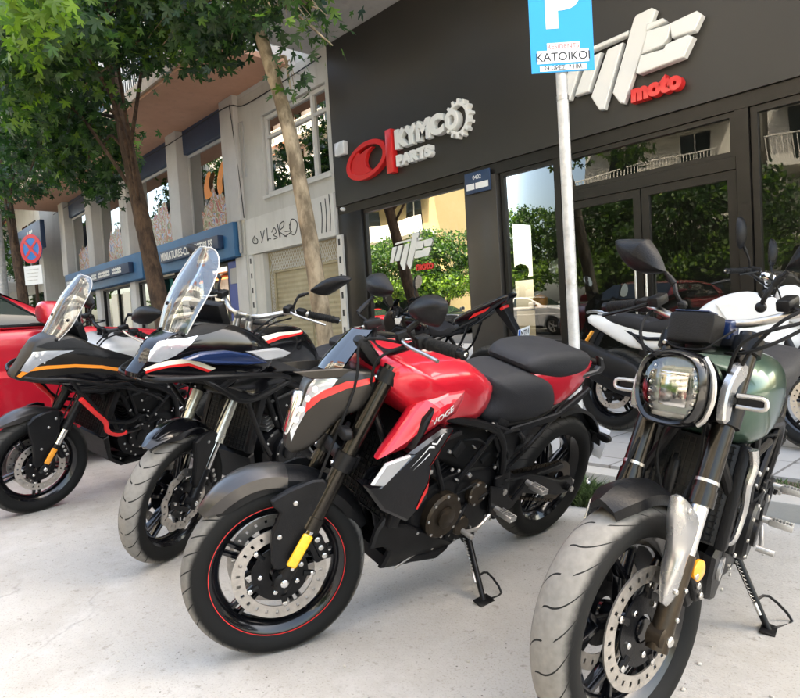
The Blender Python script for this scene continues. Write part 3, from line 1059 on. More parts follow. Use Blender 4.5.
    m.box((1.374, 0, .80), (.035, .06, .15), Matrix.Rotation(rad(-14), 3, 'Y'), .014, 3)
    m.build('headlamp', M['lens_body'] if 'lens_body' in M else M['chrome'], cowl, F)
    m = MB()
    shell(m, [(1.40, .944), (1.343, .922), (1.25, .925), (1.19, .945), (1.25, .955), (1.33, .95)], .085, .012, .003)
    m.build('cowl_fin', M['grey_paint'], cowl, F)
    m = MB()
    rings = []
    for i in range(9):
        k = i / 8
        x, z = 1.305 - .105 * k, .945 + .125 * k ** .85
        hw = .085 - .035 * k
        rings.append([Vector((x - .05 * (t / 4) ** 2, hw * t / 4, z)) for t in range(-4, 5)] + [Vector((x - .004 - .05 * (t / 4) ** 2, hw * t / 4 * .98, z - .003)) for t in range(4, -5, -1)])
    vr = m.strip(rings); m.bm.faces.new(vr[0]); m.bm.faces.new(vr[-1][::-1])
    m.build('fly_screen', M['screen_dark'], root, F)
    m = MB()
    m.box((1.165, 0, 1.005), (.11, .17, .035), Matrix.Rotation(rad(-52), 3, 'Y'), .012)
    dash = m.build('dashboard', M['black_plastic'], root, F)
    m = MB(); m.box((1.148, 0, 1.018), (.09, .14, .004), Matrix.Rotation(rad(-52), 3, 'Y'), .001); m.build('dashboard_screen', M['black_gloss'], dash, F)
    handlebar(root, F, [(1.095, .03, 1.0), (1.09, .10, 1.01), (1.05, .20, 1.052), (1.03, .25, 1.055), (1.0, .365, 1.05)], levers='steel')
    for s in (1, -1): mirror(root, F, (1.06, .20, 1.06), (1.10, .235, 1.10), (1.055 if s > 0 else 1.0, .275, 1.155 if s > 0 else 1.19), [(-.105, -.012), (-.09, .012), (-.01, .047), (.06, .047), (.105, .032), (.10, .0), (.055, -.038), (-.06, -.030)], side=s, depth=.055)
    cables(root, F, [[(1.07, .17, 1.04), (1.16, .16, 1.0), (1.16, .10, .9), (1.12, .05, .8)], [(1.08, -.17, 1.04), (1.18, -.12, 1.0), (1.19, -.06, .88), (1.14, 0, .78)], [(1.06, .15, 1.04), (1.19, .08, 1.04), (1.22, .12, .9), (1.33, .10, .55), (1.32, .09, .42)]])
    # tank
    m = MB()
    wt = lambda x, z: .155 + .03 * max(0, min(1, (z - .75) / .2)) - .10 * max(0, (.78 - x)) - .12 * max(0, x - 1.02)
    dome(m, [(1.128, 1.0), (1.075, 1.0), (.984, 1.0), (.867, .995), (.79, .965), (.68, .90), (.638, .855), (.638, .78), (.69, .735), (.793, .745), (.90, .745), (1.0, .78), (1.06, .83), (1.15, .928)], wt, edge=.42, p=3.0, k=3, rings=(1, .99, .965, .92, .85, .74, .6, .42, .2))
    tank = m.build('tank', M['red'], root)
    m = MB()
    m.lathe([(0, .001), (.0, .045), (.006, .045), (.010, .038), (.010, .001)], (.93, 0, .995), Vector((-.1, 0, 1)), 26)
    m.build('fuel_cap', M['steel'], tank)
    # side shrouds, in three facets
    def ysh(x, z): return .192 - .55 * max(0, z - .87) - .12 * max(0, x - 1.08) + .0 * z
    for s in (1, -1):
        m = MB()
        dome(m, [(.83, .925), (.835, .875), (.87, .815), (.975, .772), (1.102, .718), (1.195, .705), (1.13, .785), (1.085, .851), (1.042, .892), (.94, .925)], .060, edge=.12, p=1.5, k=1, wc=s * .142, centre=(.985, .855), rings=(1, .975, .9, .62, .3))
        sh = m.build('tank_shroud', M['red'], root, sharp=14)
        bm = text_bm('VOGE', .037, bold=.001)
        bmesh.ops.triangulate(bm, faces=bm.faces)
        mx = (Matrix.Translation((1.022, s * 1.0, .806)) if s > 0 else Matrix.Translation((.905, s * 1.0, .862))) @ (Matrix(((-1, 0, 0, 0), (0, 0, 1, 0), (0, 1, 0, 0), (0, 0, 0, 1))) if s > 0 else Matrix(((1, 0, 0, 0), (0, 0, -1, 0), (0, 1, 0, 0), (0, 0, 0, 1)))) @ Matrix.Rotation(rad(24 * s), 4, 'Z')
        bm.transform(mx); project(bm, sh, s, .0025)
        q = MB(); q.bm.free(); q.bm = bm; q.build('tank_lettering', M['white_paint'], sh)
    m = MB()
    shell(m, [(1.197, .712), (1.100, .722), (1.093, .714), (1.192, .634), (1.243, .650)], .20, .010, .004)
    dk = m.build('air_duct', M['silver_paint'], root)
    m = MB()
    ybs = lambda x, z: .195 - .10 * max(0, x - 1.1)
    shell(m, [(1.10, .722), (.964, .783), (.905, .775), (.985, .656), (.976, .533), (1.055, .465), (1.17, .535), (1.255, .64), (1.195, .63), (1.09, .715)], ybs, .05, .01)
    bs = m.build('radiator_shroud', M['black_gloss'], root)
    decal('shroud_edge', [(.903, .776), (.925, .766), (1.0, .66), (.99, .652), (.992, .60), (1.03, .51), (1.022, .507), (.972, .60), (.966, .645), (.972, .662)], bs, M['red_bright'], bs, (1, -1))
    for L_ in ([(1.088, .671), (1.083, .675), (1.018, .73), (.992, .725), (.998, .735), (1.018, .738)], [(1.075, .66), (1.07, .664), (1.012, .712), (1.01, .706)], [(.99, .742), (.966, .772), (.96, .772), (.985, .735), (1.01, .742), (1.01, .748)]):
        decal('shroud_graphic', L_, bs, M['white_paint'], bs, (1, -1))
    m = MB()
    shell(m, [(1.074, .80), (1.062, .835), (1.03, .87), (1.05, .80), (1.10, .74)], .205, .03, .006)
    m.build('shroud_blade', M['black_plastic'], root)
    # belly pan
    m = MB()
    yb = lambda x, z: .15 - .5 * max(0, .28 - z)
    shell(m, [(1.071, .436), (1.0, .41), (.891, .352), (.80, .30), (.715, .248), (.72, .232), (.809, .195), (.95, .215), (1.085, .258), (1.066, .325), (1.098, .355), (1.155, .365), (1.142, .43), (1.11, .47)], yb, .02, .008)
    m.prism([(1.07, .30), (1.08, .262), (.81, .202), (.74, .235), (.90, .26)], XZ, -.14, .14, .01)
    bp = m.build('belly_pan', M['black_plastic'], root)
    m = MB(); shell(m, [(1.03, .245), (.88, .285), (.875, .281), (1.02, .238)], .1415, .004, .001); m.build('pan_crease', M['steel'], bp)
    engine(root, case='black_metal', cover='bronze', head_tilt=.45)
    chassis(root, wb, Rr, head=(1.10, .93), sub=(.02, .80), silencer='black_metal', tube=.0125)
    m = MB()
    dome(m, [(1.0, .77), (.9, .745), (.70, .735), (.56, .69), (.50, .58), (.56, .50), (.70, .52), (.84, .60), (1.0, .66), (1.05, .72)], .125, edge=.6, p=4, k=2)
    m.build('airbox', M['black_matt'], root)
    m = MB(); shell(m, [(.66, .735), (.56, .70), (.45, .655), (.42, .60), (.50, .55), (.57, .60)], .148, .02, .008, k=1); m.build('side_cover', M['black_plastic'], root)
    # seats and tail
    m = MB()
    dome(m, [(.635, .878), (.60, .89), (.483, .90), (.375, .882), (.285, .845), (.235, .79), (.22, .73), (.28, .70), (.45, .685), (.60, .70), (.645, .74), (.62, .80)], lambda x, z: .15 - .09 * max(0, (x - .38)) - .2 * max(0, z - .86), edge=.5, p=3.2, k=3)
    m.build('seat', M['seat'], root)
    m = MB()
    dome(m, [(.440, .93), (.372, .962), (.206, .965), (.053, .945), (-.015, .91), (-.01, .872), (.047, .85), (.241, .842), (.368, .872), (.435, .895)], lambda x, z: .135 - .08 * max(0, .15 - x), edge=.55, p=3.2, k=3)
    m.build('pillion_seat', M['seat'], root)
    m = MB()
    dome(m, [(.47, .875), (.35, .90), (.18, .895), (-.03, .895), (-.055, .87), (-.02, .80), (.02, .765), (.09, .74), (.19, .706), (.25, .72), (.34, .80)], lambda x, z: .128 - .10 * max(0, .15 - x), edge=.5, p=3.5, k=2)
    tl = m.build('tail_panel', M['red'], root)
    m = MB()
    for s in (1, -1):
        m.prism([(-.05, .915), (-.09, .905), (-.125, .86), (-.11, .835), (.03, .825), (.075, .832), (.06, .845), (-.06, .855), (-.075, .87)], XZ, s * .09, s * .115, .006)
    m.box((-.10, 0, .872), (.04, .19, .025), None, .01)
    m.build('grab_rail', M['grey_paint'], root)
    m = MB(); shell(m, [(.005, .79), (.03, .775), (.20, .70), (.50, .685), (.53, .66), (.56, .57), (.54, .56), (.50, .655), (.22, .665), (.06, .725), (-.02, .775)], .135, .02, .005)
    m.build('side_trim', M['black_plastic'], root)
    # rear mudguard, plate holder, tail lamp
    m = MB()
    rings = []
    for i in range(13):
        a = rad(75) + rad(85) * i / 12
        p = lambda r, y: Vector((r * math.cos(a), y, Rr + r * math.sin(a)))
        rings.append([p(.335, -.085), p(.35, -.08), p(.355, 0), p(.35, .08), p(.335, .085), p(.345, 0)])
    vr = m.strip(rings); m.bm.faces.new(vr[0]); m.bm.faces.new(vr[-1][::-1])
    m.build('rear_mudguard', M['black_plastic'], root)
    m = MB()
    m.prism([(.12, .66), (-.12, .655), (-.17, .62), (-.20, .58), (-.33, .48), (-.37, .38), (-.35, .32), (-.33, .32), (-.33, .40), (-.28, .47), (-.14, .57), (.10, .60)], XZ, -.035, .035, .01)
    ph = m.build('plate_holder', M['black_plastic'], root)
    plate(root, Matrix.Translation((-.372, 0, .42)) @ Matrix.Rotation(rad(-12), 4, 'Y') @ Matrix(((0, 0, -1, 0), (-1, 0, 0, 0), (0, 1, 0, 0), (0, 0, 0, 1))), .17, .15, [])
    for s in (1, -1): indicator(ph, None, (-.27, s * .02, .50), (-.29, s * .11, .485))
    m = MB(); m.box((-.115, 0, .80), (.03, .10, .03), None, .008); m.build('tail_lamp', M['red_bright'], root)
    for s in (1, -1): indicator(root, F, (1.22, s * .08, .78), (1.25, s * .15, .77))
    kickstand(root, (.63, .12, .25), (.72, .325, .112), (.622, .327, .112))
    m = MB(); m.lathe([(0, .02), (0, .034), (.012, .036), (.012, .02)], (1.145, .10, .60), (0, 1, 0), 20, closed=True); m.lathe([(0, .001), (0, .045), (.008, .045), (.008, .001)], (1.145, .088, .60), (0, 1, 0), 20)
    m.build('horn', M['black_metal'], root)
    return root
red_bike()

# ------------------------------------------------------------------ the two adventure motorcycles
def curved_screen(root, rows, mat='screen', bulge=.35, name='windscreen', top=.5, nn=12):
    """rows: (x, z, half width) from the foot upward; the sheet bows backwards at its sides"""
    m = MB()
    pts = catmull([Vector(r) for r in rows], 5)
    grid = []
    for i, p in enumerate(pts):
        row = []
        for t in range(-nn, nn + 1):
            u = t / nn
            row.append(Vector((p.x - bulge * (abs(u) * p.z) ** 2 / .16 * .16 / max(p.z, .05) * 1.0, u * p.z, p.y)))
        grid.append(row)
    for off in (0, -.004):
        pass
    rings = [r + [v + Vector((-.0035, 0, -.001)) for v in reversed(r)] for r in grid]
    vr = m.strip(rings)
    m.bm.faces.new(vr[0]); m.bm.faces.new(vr[-1][::-1])
    sc = m.build(name, M[mat], root)
    m = MB()
    edge = [r[0] for r in grid] + grid[-1][1:-1] + [r[-1] for r in reversed(grid)] + grid[0][-2:0:-1]
    m.tube(edge, .0028, 6, closed=True)
    m.build('screen_edge_glint', M['silver_paint'], sc)  # bright rim: light caught in the sheet's edge, put into a silver tube
    return sc

def adv_bike(sp):
    root = bike_root('motorcycle', sp['pose'], sp['label'], group='motorcycles parked at the kerb')
    wb, R, Rr, rake = 1.45, .31, .315, rad(26)
    F = steer_mx(wb, .10, rake, sp['steer'])
    wheel(root, wb, R, .118, sp['tyre'], F, rr=.232, spokes=sp['spokes'], a0=sp['a0'], wavy=sp['wavy'], dr=.148, carrier='black_metal')
    wheel(root, 0, Rr, .15, 'tyre_dark', None, rr=.218, spokes=sp['spokes'], discs=(-1,))
    A, d = fork(root, F, wb, R, rake, .80, sp['split'], upper=sp['upper'], lower='chrome', lug='black_metal', ru=.0275)
    caliper(root, F, (wb - .10, .085, R + .10)); caliper(root, F, (wb - .10, -.085, R + .10), -1)
    # mudguard
    m = MB()
    rings = []
    a0_, a1_ = sp['fend']
    for i in range(25):
        a = rad(a0_) + (rad(a1_) - rad(a0_)) * i / 24
        k = i / 24
        rr_ = R + .028 + .022 * math.sin(k * PI) + .03 * (1 - k) ** 2
        hw = .068 * (.35 + .65 * math.sin(min(1, k * 2.6) * PI / 2))
        p = lambda r, y: Vector((wb + r * math.cos(a), y, R + r * math.sin(a)))
        rings.append([p(rr_ - .05 * min(1, k * 3), -hw), p(rr_ - .02 * min(1, k * 3), -hw * .96), p(rr_, -hw * .6), p(rr_ + .008, 0), p(rr_, hw * .6), p(rr_ - .02 * min(1, k * 3), hw * .96), p(rr_ - .05 * min(1, k * 3), hw),
                      p(rr_ - .02, hw * .85), p(rr_ - .008, 0), p(rr_ - .02, -hw * .85)])
    vr = m.strip(rings); m.bm.faces.new(vr[0]); m.bm.faces.new(vr[-1][::-1])
    fm = m.build('front_mudguard', M[sp['fendm']], root, F)
    for s in (1, -1):
        m = MB()
        shell(m, sp['guard'], .112, .02, .006, k=2, both=False, side=s)
        g = m.build('fork_guard', M['black_plastic'], fm, F)
        m = MB()
        for px, pz in sp['gb']: m.bolt((px, s * .112, pz), (0, s, 0), .008, .006)
        m.build('bolt', M['steel'], g, F)
        if sp['refl']:
            m = MB(); m.box((sp['refl'][0], s * .136, sp['refl'][1]), (.033, .008, .10), Matrix.Rotation(-rad(28), 3, 'Y'), .006, 3)
            m.build('reflector', M['orange_refl'], g, F)
            m = MB(); m.cyl((sp['refl'][0], s * .112, sp['refl'][1]), (sp['refl'][0], s * .136, sp['refl'][1]), .008); m.build('reflector_mount', M['black_plastic'], g, F)
    # nose fairing
    wf = lambda x, z: max(.045, .205 - max(0, x - 1.20) * (sp['taper'] + .03) - .35 * max(0, z - 1.03))
    m = MB(); dome(m, sp['fairing'], wf, edge=.62, p=5, k=3, centre=sp.get('fc'))
    fa = m.build('fairing', M[sp['fair']], root)
    m = MB(); dome(m, sp['tank'], lambda x, z: .17 + .02 * max(0, min(1, (z - .8) / .2)) - .12 * max(0, .85 - x), edge=.42, p=3.2, k=3)
    tk = m.build('tank', M[sp['tankm']], root)
    m = MB(); m.lathe([(0, .001), (.0, .05), (.008, .05), (.012, .04), (.012, .001)], (.95, 0, sp['cap']), (0, 0, 1), 26); m.build('fuel_cap', M['black_metal'], tk)
    m = MB(); shell(m, sp['lower'], lambda x, z: .215 - max(0, x - 1.25) * sp['taper'] * .75 - .25 * max(0, .84 - z), .04, .01)
    lo = m.build('side_fairing', M[sp['lowm']], root)
    tg = {'f': fa, 't': tk, 'l': lo}
    for nm, on, pts, mt, lv in sp['decals']:
        decal(nm, pts, tg[on], M[mt], tg[on], (1, -1), .002 + .0012 * lv)
    for nm, pts, mt, yy in sp.get('panels', ()):
        m = MB(); shell(m, pts, lambda x, z, yy=yy: yy - max(0, x - 1.22) * sp['taper'] * .8, .03, .008)
        m.build(nm, M[mt], root)
    # headlamps
    for s in (1, -1):
        hl = decal('headlight', sp['lamp'], fa, M['lamp_clear'], root, (s,), .004, maxe=.012)
        m = MB()
        cx = sum(p[0] for p in sp['lamp']) / len(sp['lamp']); cz = sum(p[1] for p in sp['lamp']) / len(sp['lamp'])
        for q in (-1, 0, 1): m.ball((cx + q * .022, s * (wf(cx, cz) - .004 - q * .006), cz + q * .02), .0105, (1, .5, 1), 10)
        m.build('lamp_projector', M['white_paint'], hl)
        decal('lamp_brow', sp['brow'], fa, M['black_plastic'], fa, (s,), .007, maxe=.012)
    curved_screen(root, sp['screen'], 'screen')
    m = MB()
    m.tube([(sp['screen'][0][0] - .03, -.075, sp['screen'][0][1] - .02), (sp['screen'][1][0] - .04, -.075, sp['screen'][1][1] + .02), (sp['screen'][1][0] - .04, .075, sp['screen'][1][1] + .02), (sp['screen'][0][0] - .03, .075, sp['screen'][0][1] - .02)], .007, 8)
    for s in (1, -1): m.ball((sp['screen'][1][0] - .03, s * .075, sp['screen'][1][1] + .02), .010); m.ball((sp['screen'][0][0] - .02, s * .075, sp['screen'][0][1]), .010)
    m.build('screen_bracket', M['black_metal'], root)
    m = MB(); m.box((1.30, 0, 1.15), (.05, .20, .13), Matrix.Rotation(rad(25), 3, 'Y'), .015)
    ds = m.build('dashboard', M['black_plastic'], root)
    m = MB(); m.box((1.274, 0, 1.158), (.004, .16, .09), Matrix.Rotation(rad(25), 3, 'Y')); m.build('dashboard_screen', M['black_gloss'], ds)
    handlebar(root, F, sp['bar'], col=sp['barm'], levers='steel', r=.0125)
    m = MB()
    for s in (1, -1): m.cyl((1.10, s * .035, 1.02), (1.08, s * .035, 1.13), .017); m.box((1.08, s * .035, 1.135), (.045, .03, .035), None, .006)
    m.build('bar_riser', M[sp['barm']], root, F)
    for s in (1, -1):
        b_, mi, c_, ol, kw = sp['mirror']
        mirror(root, F, b_, mi, c_, ol, side=s, **kw)
    cables(root, F, [[(.98, .17, 1.17), (1.12, .18, 1.16), (1.18, .10, 1.05), (1.14, .05, .9)], [(.98, -.17, 1.17), (1.14, -.14, 1.16), (1.2, -.05, 1.03), (1.16, 0, .88)],
                     [(.97, .2, 1.16), (1.16, .16, 1.10), (1.26, .13, .85), (1.38, .10, .55), (1.37, .09, .43)], [(.97, -.2, 1.16), (1.16, -.16, 1.10), (1.27, -.12, .8), (1.38, -.09, .43)]])
    for s in (1, -1):
        m = MB(); m.box((1.06, s * .30, 1.20), (.03, .14, .07), Matrix.Rotation(.3, 3, 'Y'), .014)
        m.build('hand_guard', M['black_plastic'], root, F) if sp['handguard'] else m.bm.free()
    # crash bars
    for s in (1, -1):
        m = MB()
        for pts in sp['bars']: m.tube([(a, s * b, c) for a, b, c in pts], .0125, 12, smooth=4)
        cb = m.build('crash_bar', M['black_metal'], root)
        if sp.get('redbar'):
            m = MB(); m.tube([(a, s * b, c) for a, b, c in sp['redbar']], .0155, 12, smooth=3); m.build('crash_bar_sleeve', M['red_bright'], cb)
    engine(root, ez=.02, case='black_metal', cover='black_metal', head_tilt=.35, silver=sp['silver'])
    chassis(root, wb, Rr, head=(1.10, .95), sub=(-.05, .86), rad_x=1.10, rad_z=(.48, .78), silencer='steel')
    m = MB(); dome(m, [(1.05, .84), (.8, .82), (.6, .80), (.52, .66), (.56, .52), (.72, .54), (.9, .60), (1.04, .70)], .13, edge=.6, p=4, k=2); m.build('airbox', M['black_matt'], root)
    # skid plate
    m = MB(); m.prism([(1.06, .46), (1.10, .44), (1.04, .28), (.94, .22), (.6, .22), (.6, .235), (.93, .24), (1.02, .30)], XZ, -.13, .13, .006); m.build('skid_plate', M['black_metal'], root)
    # seat, tail, rack
    m = MB(); dome(m, [(.66, .93), (.56, .89), (.42, .87), (.25, .885), (.13, .92), (.10, .88), (.12, .83), (.4, .80), (.58, .81), (.66, .86)], .15, edge=.5, p=3, k=3); m.build('seat', M['seat'], root)
    m = MB(); dome(m, [(.16, .955), (.0, .98), (-.2, .975), (-.23, .93), (-.1, .90), (.1, .89), (.17, .91)], .13, edge=.5, p=3, k=3); m.build('pillion_seat', M['seat'], root)
    m = MB(); dome(m, [(.45, .83), (.2, .89), (-.2, .93), (-.33, .90), (-.3, .85), (-.1, .80), (.2, .76), (.42, .76)], .13, edge=.5, p=3.5, k=2); m.build('tail_panel', M[sp['tankm']], root)
    m = MB()
    for s in (1, -1): m.tube([(.0, s * .15, .93), (-.18, s * .155, .97), (-.34, s * .12, .97), (-.40, s * .06, .97)], .012, 10, smooth=4)
    m.box((-.30, 0, .978), (.2, .2, .01), None, .004)
    m.build('luggage_rack', M['black_metal'], root)
    m = MB(); m.prism([(-.2, .85), (-.32, .84), (-.40, .62), (-.44, .48), (-.41, .48), (-.36, .60), (-.25, .80)], XZ, -.04, .04, .008); ph = m.build('plate_holder', M['black_plastic'], root)
    m = MB(); m.box((-.345, 0, .88), (.03, .12, .04), None, .008); m.build('tail_lamp', M['red_bright'], root)
    for s in (1, -1): indicator(ph, None, (-.33, s * .03, .78), (-.35, s * .13, .78))
    kickstand(root, (.60, .13, .27), (.66, .33, .33 * math.tan(sp['pose'][3]) + .004), (.56, .34, .33 * math.tan(sp['pose'][3]) + .004))
    return root

adv_bike(dict(pose=(-3.431, 2.495, 5.045, .196), steer=.162, label='black adventure motorcycle with blue, cream and red side panels and a pale dusty front tyre',
    tyre='tyre_curve', spokes='fat', a0=.5, wavy=True, split=.30, upper='fork_silver', fend=(52, 118), fendm='black_gloss',
    guard=[(1.487, .607), (1.40, .635), (1.345, .625), (1.305, .575), (1.33, .48), (1.361, .395), (1.428, .375), (1.46, .40), (1.47, .52)], gb=[(1.40, .59), (1.40, .42)], refl=None,
    taper=.33, fairing=[(1.72, .90), (1.68, .96), (1.63, 1.035), (1.53, 1.08), (1.42, 1.125), (1.30, 1.12), (1.2, 1.095), (1.10, 1.05), (1.02, .96), (1.12, .865), (1.4, .855), (1.6, .868)], fair='black_gloss',
    tank=[(1.30, 1.03), (1.12, 1.08), (.9, 1.095), (.76, 1.08), (.66, 1.02), (.55, .92), (.53, .86), (.62, .82), (.75, .815), (.90, .84), (1.2, .87)], tankm='black_gloss', cap=1.09,
    lower=[(1.70, .915), (1.47, .90), (1.22, .90), (.963, .86), (.936, .829), (1.08, .775), (1.223, .755), (1.435, .86), (1.6, .89)], lowm='black_plastic',
    decals=[('tank_stripe', 't', [(1.28, 1.018), (1.18, 1.05), (1.0, 1.072), (.80, 1.074), (.79, 1.066), (1.0, 1.055), (1.15, 1.03), (1.25, .998)], 'cream_paint', 0),
            ('tank_stripe', 't', [(1.25, .998), (1.15, 1.03), (1.0, 1.055), (.79, 1.066), (.80, 1.058), (1.0, 1.042), (1.14, 1.015), (1.22, .985)], 'red_bright', 1),
            ('nose_stripe', 'f', [(1.69, .935), (1.60, .962), (1.50, .975), (1.38, .925), (1.40, .915), (1.5, .952), (1.58, .945), (1.68, .925)], 'cream_paint', 0),
            ('nose_stripe', 'f', [(1.68, .925), (1.58, .945), (1.5, .952), (1.40, .915), (1.415, .908), (1.5, .94), (1.58, .935), (1.68, .915)], 'red_bright', 1)],
    panels=[('blue_panel', [(1.555, .978), (1.47, 1.005), (1.36, 1.01), (1.25, .992), (1.12, .94), (1.25, .938), (1.41, .95)], 'blue_paint', .225),
            ('pale_panel', [(1.25, .999), (1.14, 1.006), (1.03, 1.002), (.935, .972), (1.0, .952), (1.13, .945)], 'silver_paint', .215),
            ('side_blade', [(1.28, .905), (1.0, .88), (.955, .84), (1.05, .80), (1.2, .79), (1.34, .84)], 'black_gloss', .218)],
    lamp=[(1.672, .965), (1.64, 1.035), (1.56, 1.065), (1.44, 1.09), (1.50, 1.03), (1.56, .985), (1.62, .958)], brow=[(1.60, 1.055), (1.54, 1.085), (1.42, 1.12), (1.30, 1.115), (1.40, 1.085), (1.52, 1.06)],
    screen=[(1.54, 1.075, .085), (1.51, 1.17, .105), (1.46, 1.27, .115), (1.40, 1.37, .10), (1.37, 1.43, .068), (1.36, 1.452, .035)],
    bar=[(1.08, .03, 1.14), (1.07, .09, 1.15), (1.0, .18, 1.185), (.955, .24, 1.195), (.865, .385, 1.185)], barm='steel', handguard=False,
    mirror=((1.0, .215, 1.20), (.99, .235, 1.28), (.96, .30, 1.315), [(-.02, -.005), (.06, -.01), (.13, .04), (.185, .095), (.14, .105), (.06, .075), (.0, .025)], dict(depth=.05)),
    bars=[[(1.69, .05, .895), (1.66, .13, .90), (1.45, .25, .915), (1.2, .285, .90), (1.06, .28, .878), (1.03, .27, .845), (1.29, .26, .785), (1.45, .24, .86), (1.5, .2, .90)], [(1.29, .26, .785), (1.15, .22, .60), (1.0, .18, .45)], [(1.45, .24, .86), (1.2, .16, .90)]],
    silver=True))

adv_bike(dict(pose=(-4.96, 2.261, 5.041, .287), steer=-.164, label='black adventure motorcycle with an orange side stripe, next to the red car',
    tyre='tyre_dark', spokes='twin', a0=.9, wavy=False, split=.27, upper='black_metal', fend=(40, 112), fendm='fender_grey',
    guard=[(1.56, .60), (1.47, .66), (1.38, .66), (1.372, .54), (1.41, .44), (1.44, .36), (1.49, .32), (1.515, .36), (1.52, .46)], gb=[(1.44, .57), (1.475, .44), (1.40, .62)], refl=(1.43, .395),
    taper=.36, fairing=[(1.66, .90), (1.62, .97), (1.57, 1.06), (1.53, 1.11), (1.40, 1.145), (1.32, 1.13), (1.24, 1.085), (1.10, 1.045), (.95, 1.0), (.90, .91), (.92, .83), (1.17, .825), (1.45, .845), (1.60, .868)], fair='grey_paint',
    tank=[(1.26, 1.045), (1.08, 1.10), (.87, 1.085), (.77, 1.045), (.72, .93), (.80, .85), (1.0, .85), (1.2, .93)], tankm='silver_paint', cap=1.10,
    lower=[(1.45, .872), (1.17, .855), (.96, .84), (1.02, .80), (1.2, .775), (1.38, .82)], lowm='black_gloss',
    decals=[('orange_stripe', 'f', [(1.645, .905), (1.60, .95), (1.50, .967), (1.36, .978), (1.22, .972), (1.10, .945), (1.0, .90), (.945, .865), (.962, .852), (1.02, .885), (1.11, .925), (1.22, .951), (1.36, .958), (1.50, .946), (1.58, .93), (1.625, .893)], 'orange', 0),
            ('dark_panel', 'f', [(1.50, .90), (1.25, .93), (1.08, .90), (1.0, .86), (1.2, .865), (1.4, .88)], 'black_gloss', 0),
            ('dark_panel', 'f', [(1.45, 1.05), (1.32, 1.12), (1.25, 1.075), (1.08, 1.035), (.97, .985), (1.1, 1.0), (1.3, 1.03)], 'black_plastic', 0)],
    lamp=[(1.628, .935), (1.60, .99), (1.57, 1.045), (1.50, 1.055), (1.37, 1.06), (1.45, 1.03), (1.53, .98), (1.59, .925)], brow=[(1.555, 1.075), (1.50, 1.10), (1.36, 1.13), (1.25, 1.07), (1.37, 1.075), (1.50, 1.065)],
    screen=[(1.47, 1.115, .085), (1.42, 1.21, .11), (1.365, 1.33, .112), (1.305, 1.43, .095), (1.28, 1.475, .065), (1.27, 1.49, .035)],
    bar=[(1.08, .03, 1.14), (1.08, .10, 1.15), (1.06, .20, 1.175), (1.04, .26, 1.175), (.95, .42, 1.135)], barm='black_metal', handguard=False,
    mirror=((1.06, .21, 1.19), (1.04, .215, 1.27), (1.02, .30, 1.28), [(-.06, -.04), (.08, -.045), (.20, .015), (.24, .06), (.1, .075), (-.02, .04)], dict(depth=.05)),
    bars=[[(1.62, .08, .90), (1.58, .16, .91), (1.45, .24, .918), (1.25, .275, .87), (1.02, .27, .815), (.8, .22, .72), (.7, .18, .66)], [(1.45, .24, .918), (1.40, .26, .85), (1.30, .27, .74), (1.21, .265, .64), (1.1, .255, .60), (.99, .24, .585), (.9, .2, .60)], [(1.40, .26, .85), (1.25, .27, .84), (1.1, .26, .86), (1.02, .27, .815)], [(1.18, .27, .56), (1.03, .25, .52), (.9, .2, .50), (.85, .16, .48)]],
    redbar=[(1.39, .265, .80), (1.30, .27, .71), (1.21, .27, .625), (1.19, .27, .565), (1.11, .262, .522), (1.04, .255, .521)],
    silver=False))

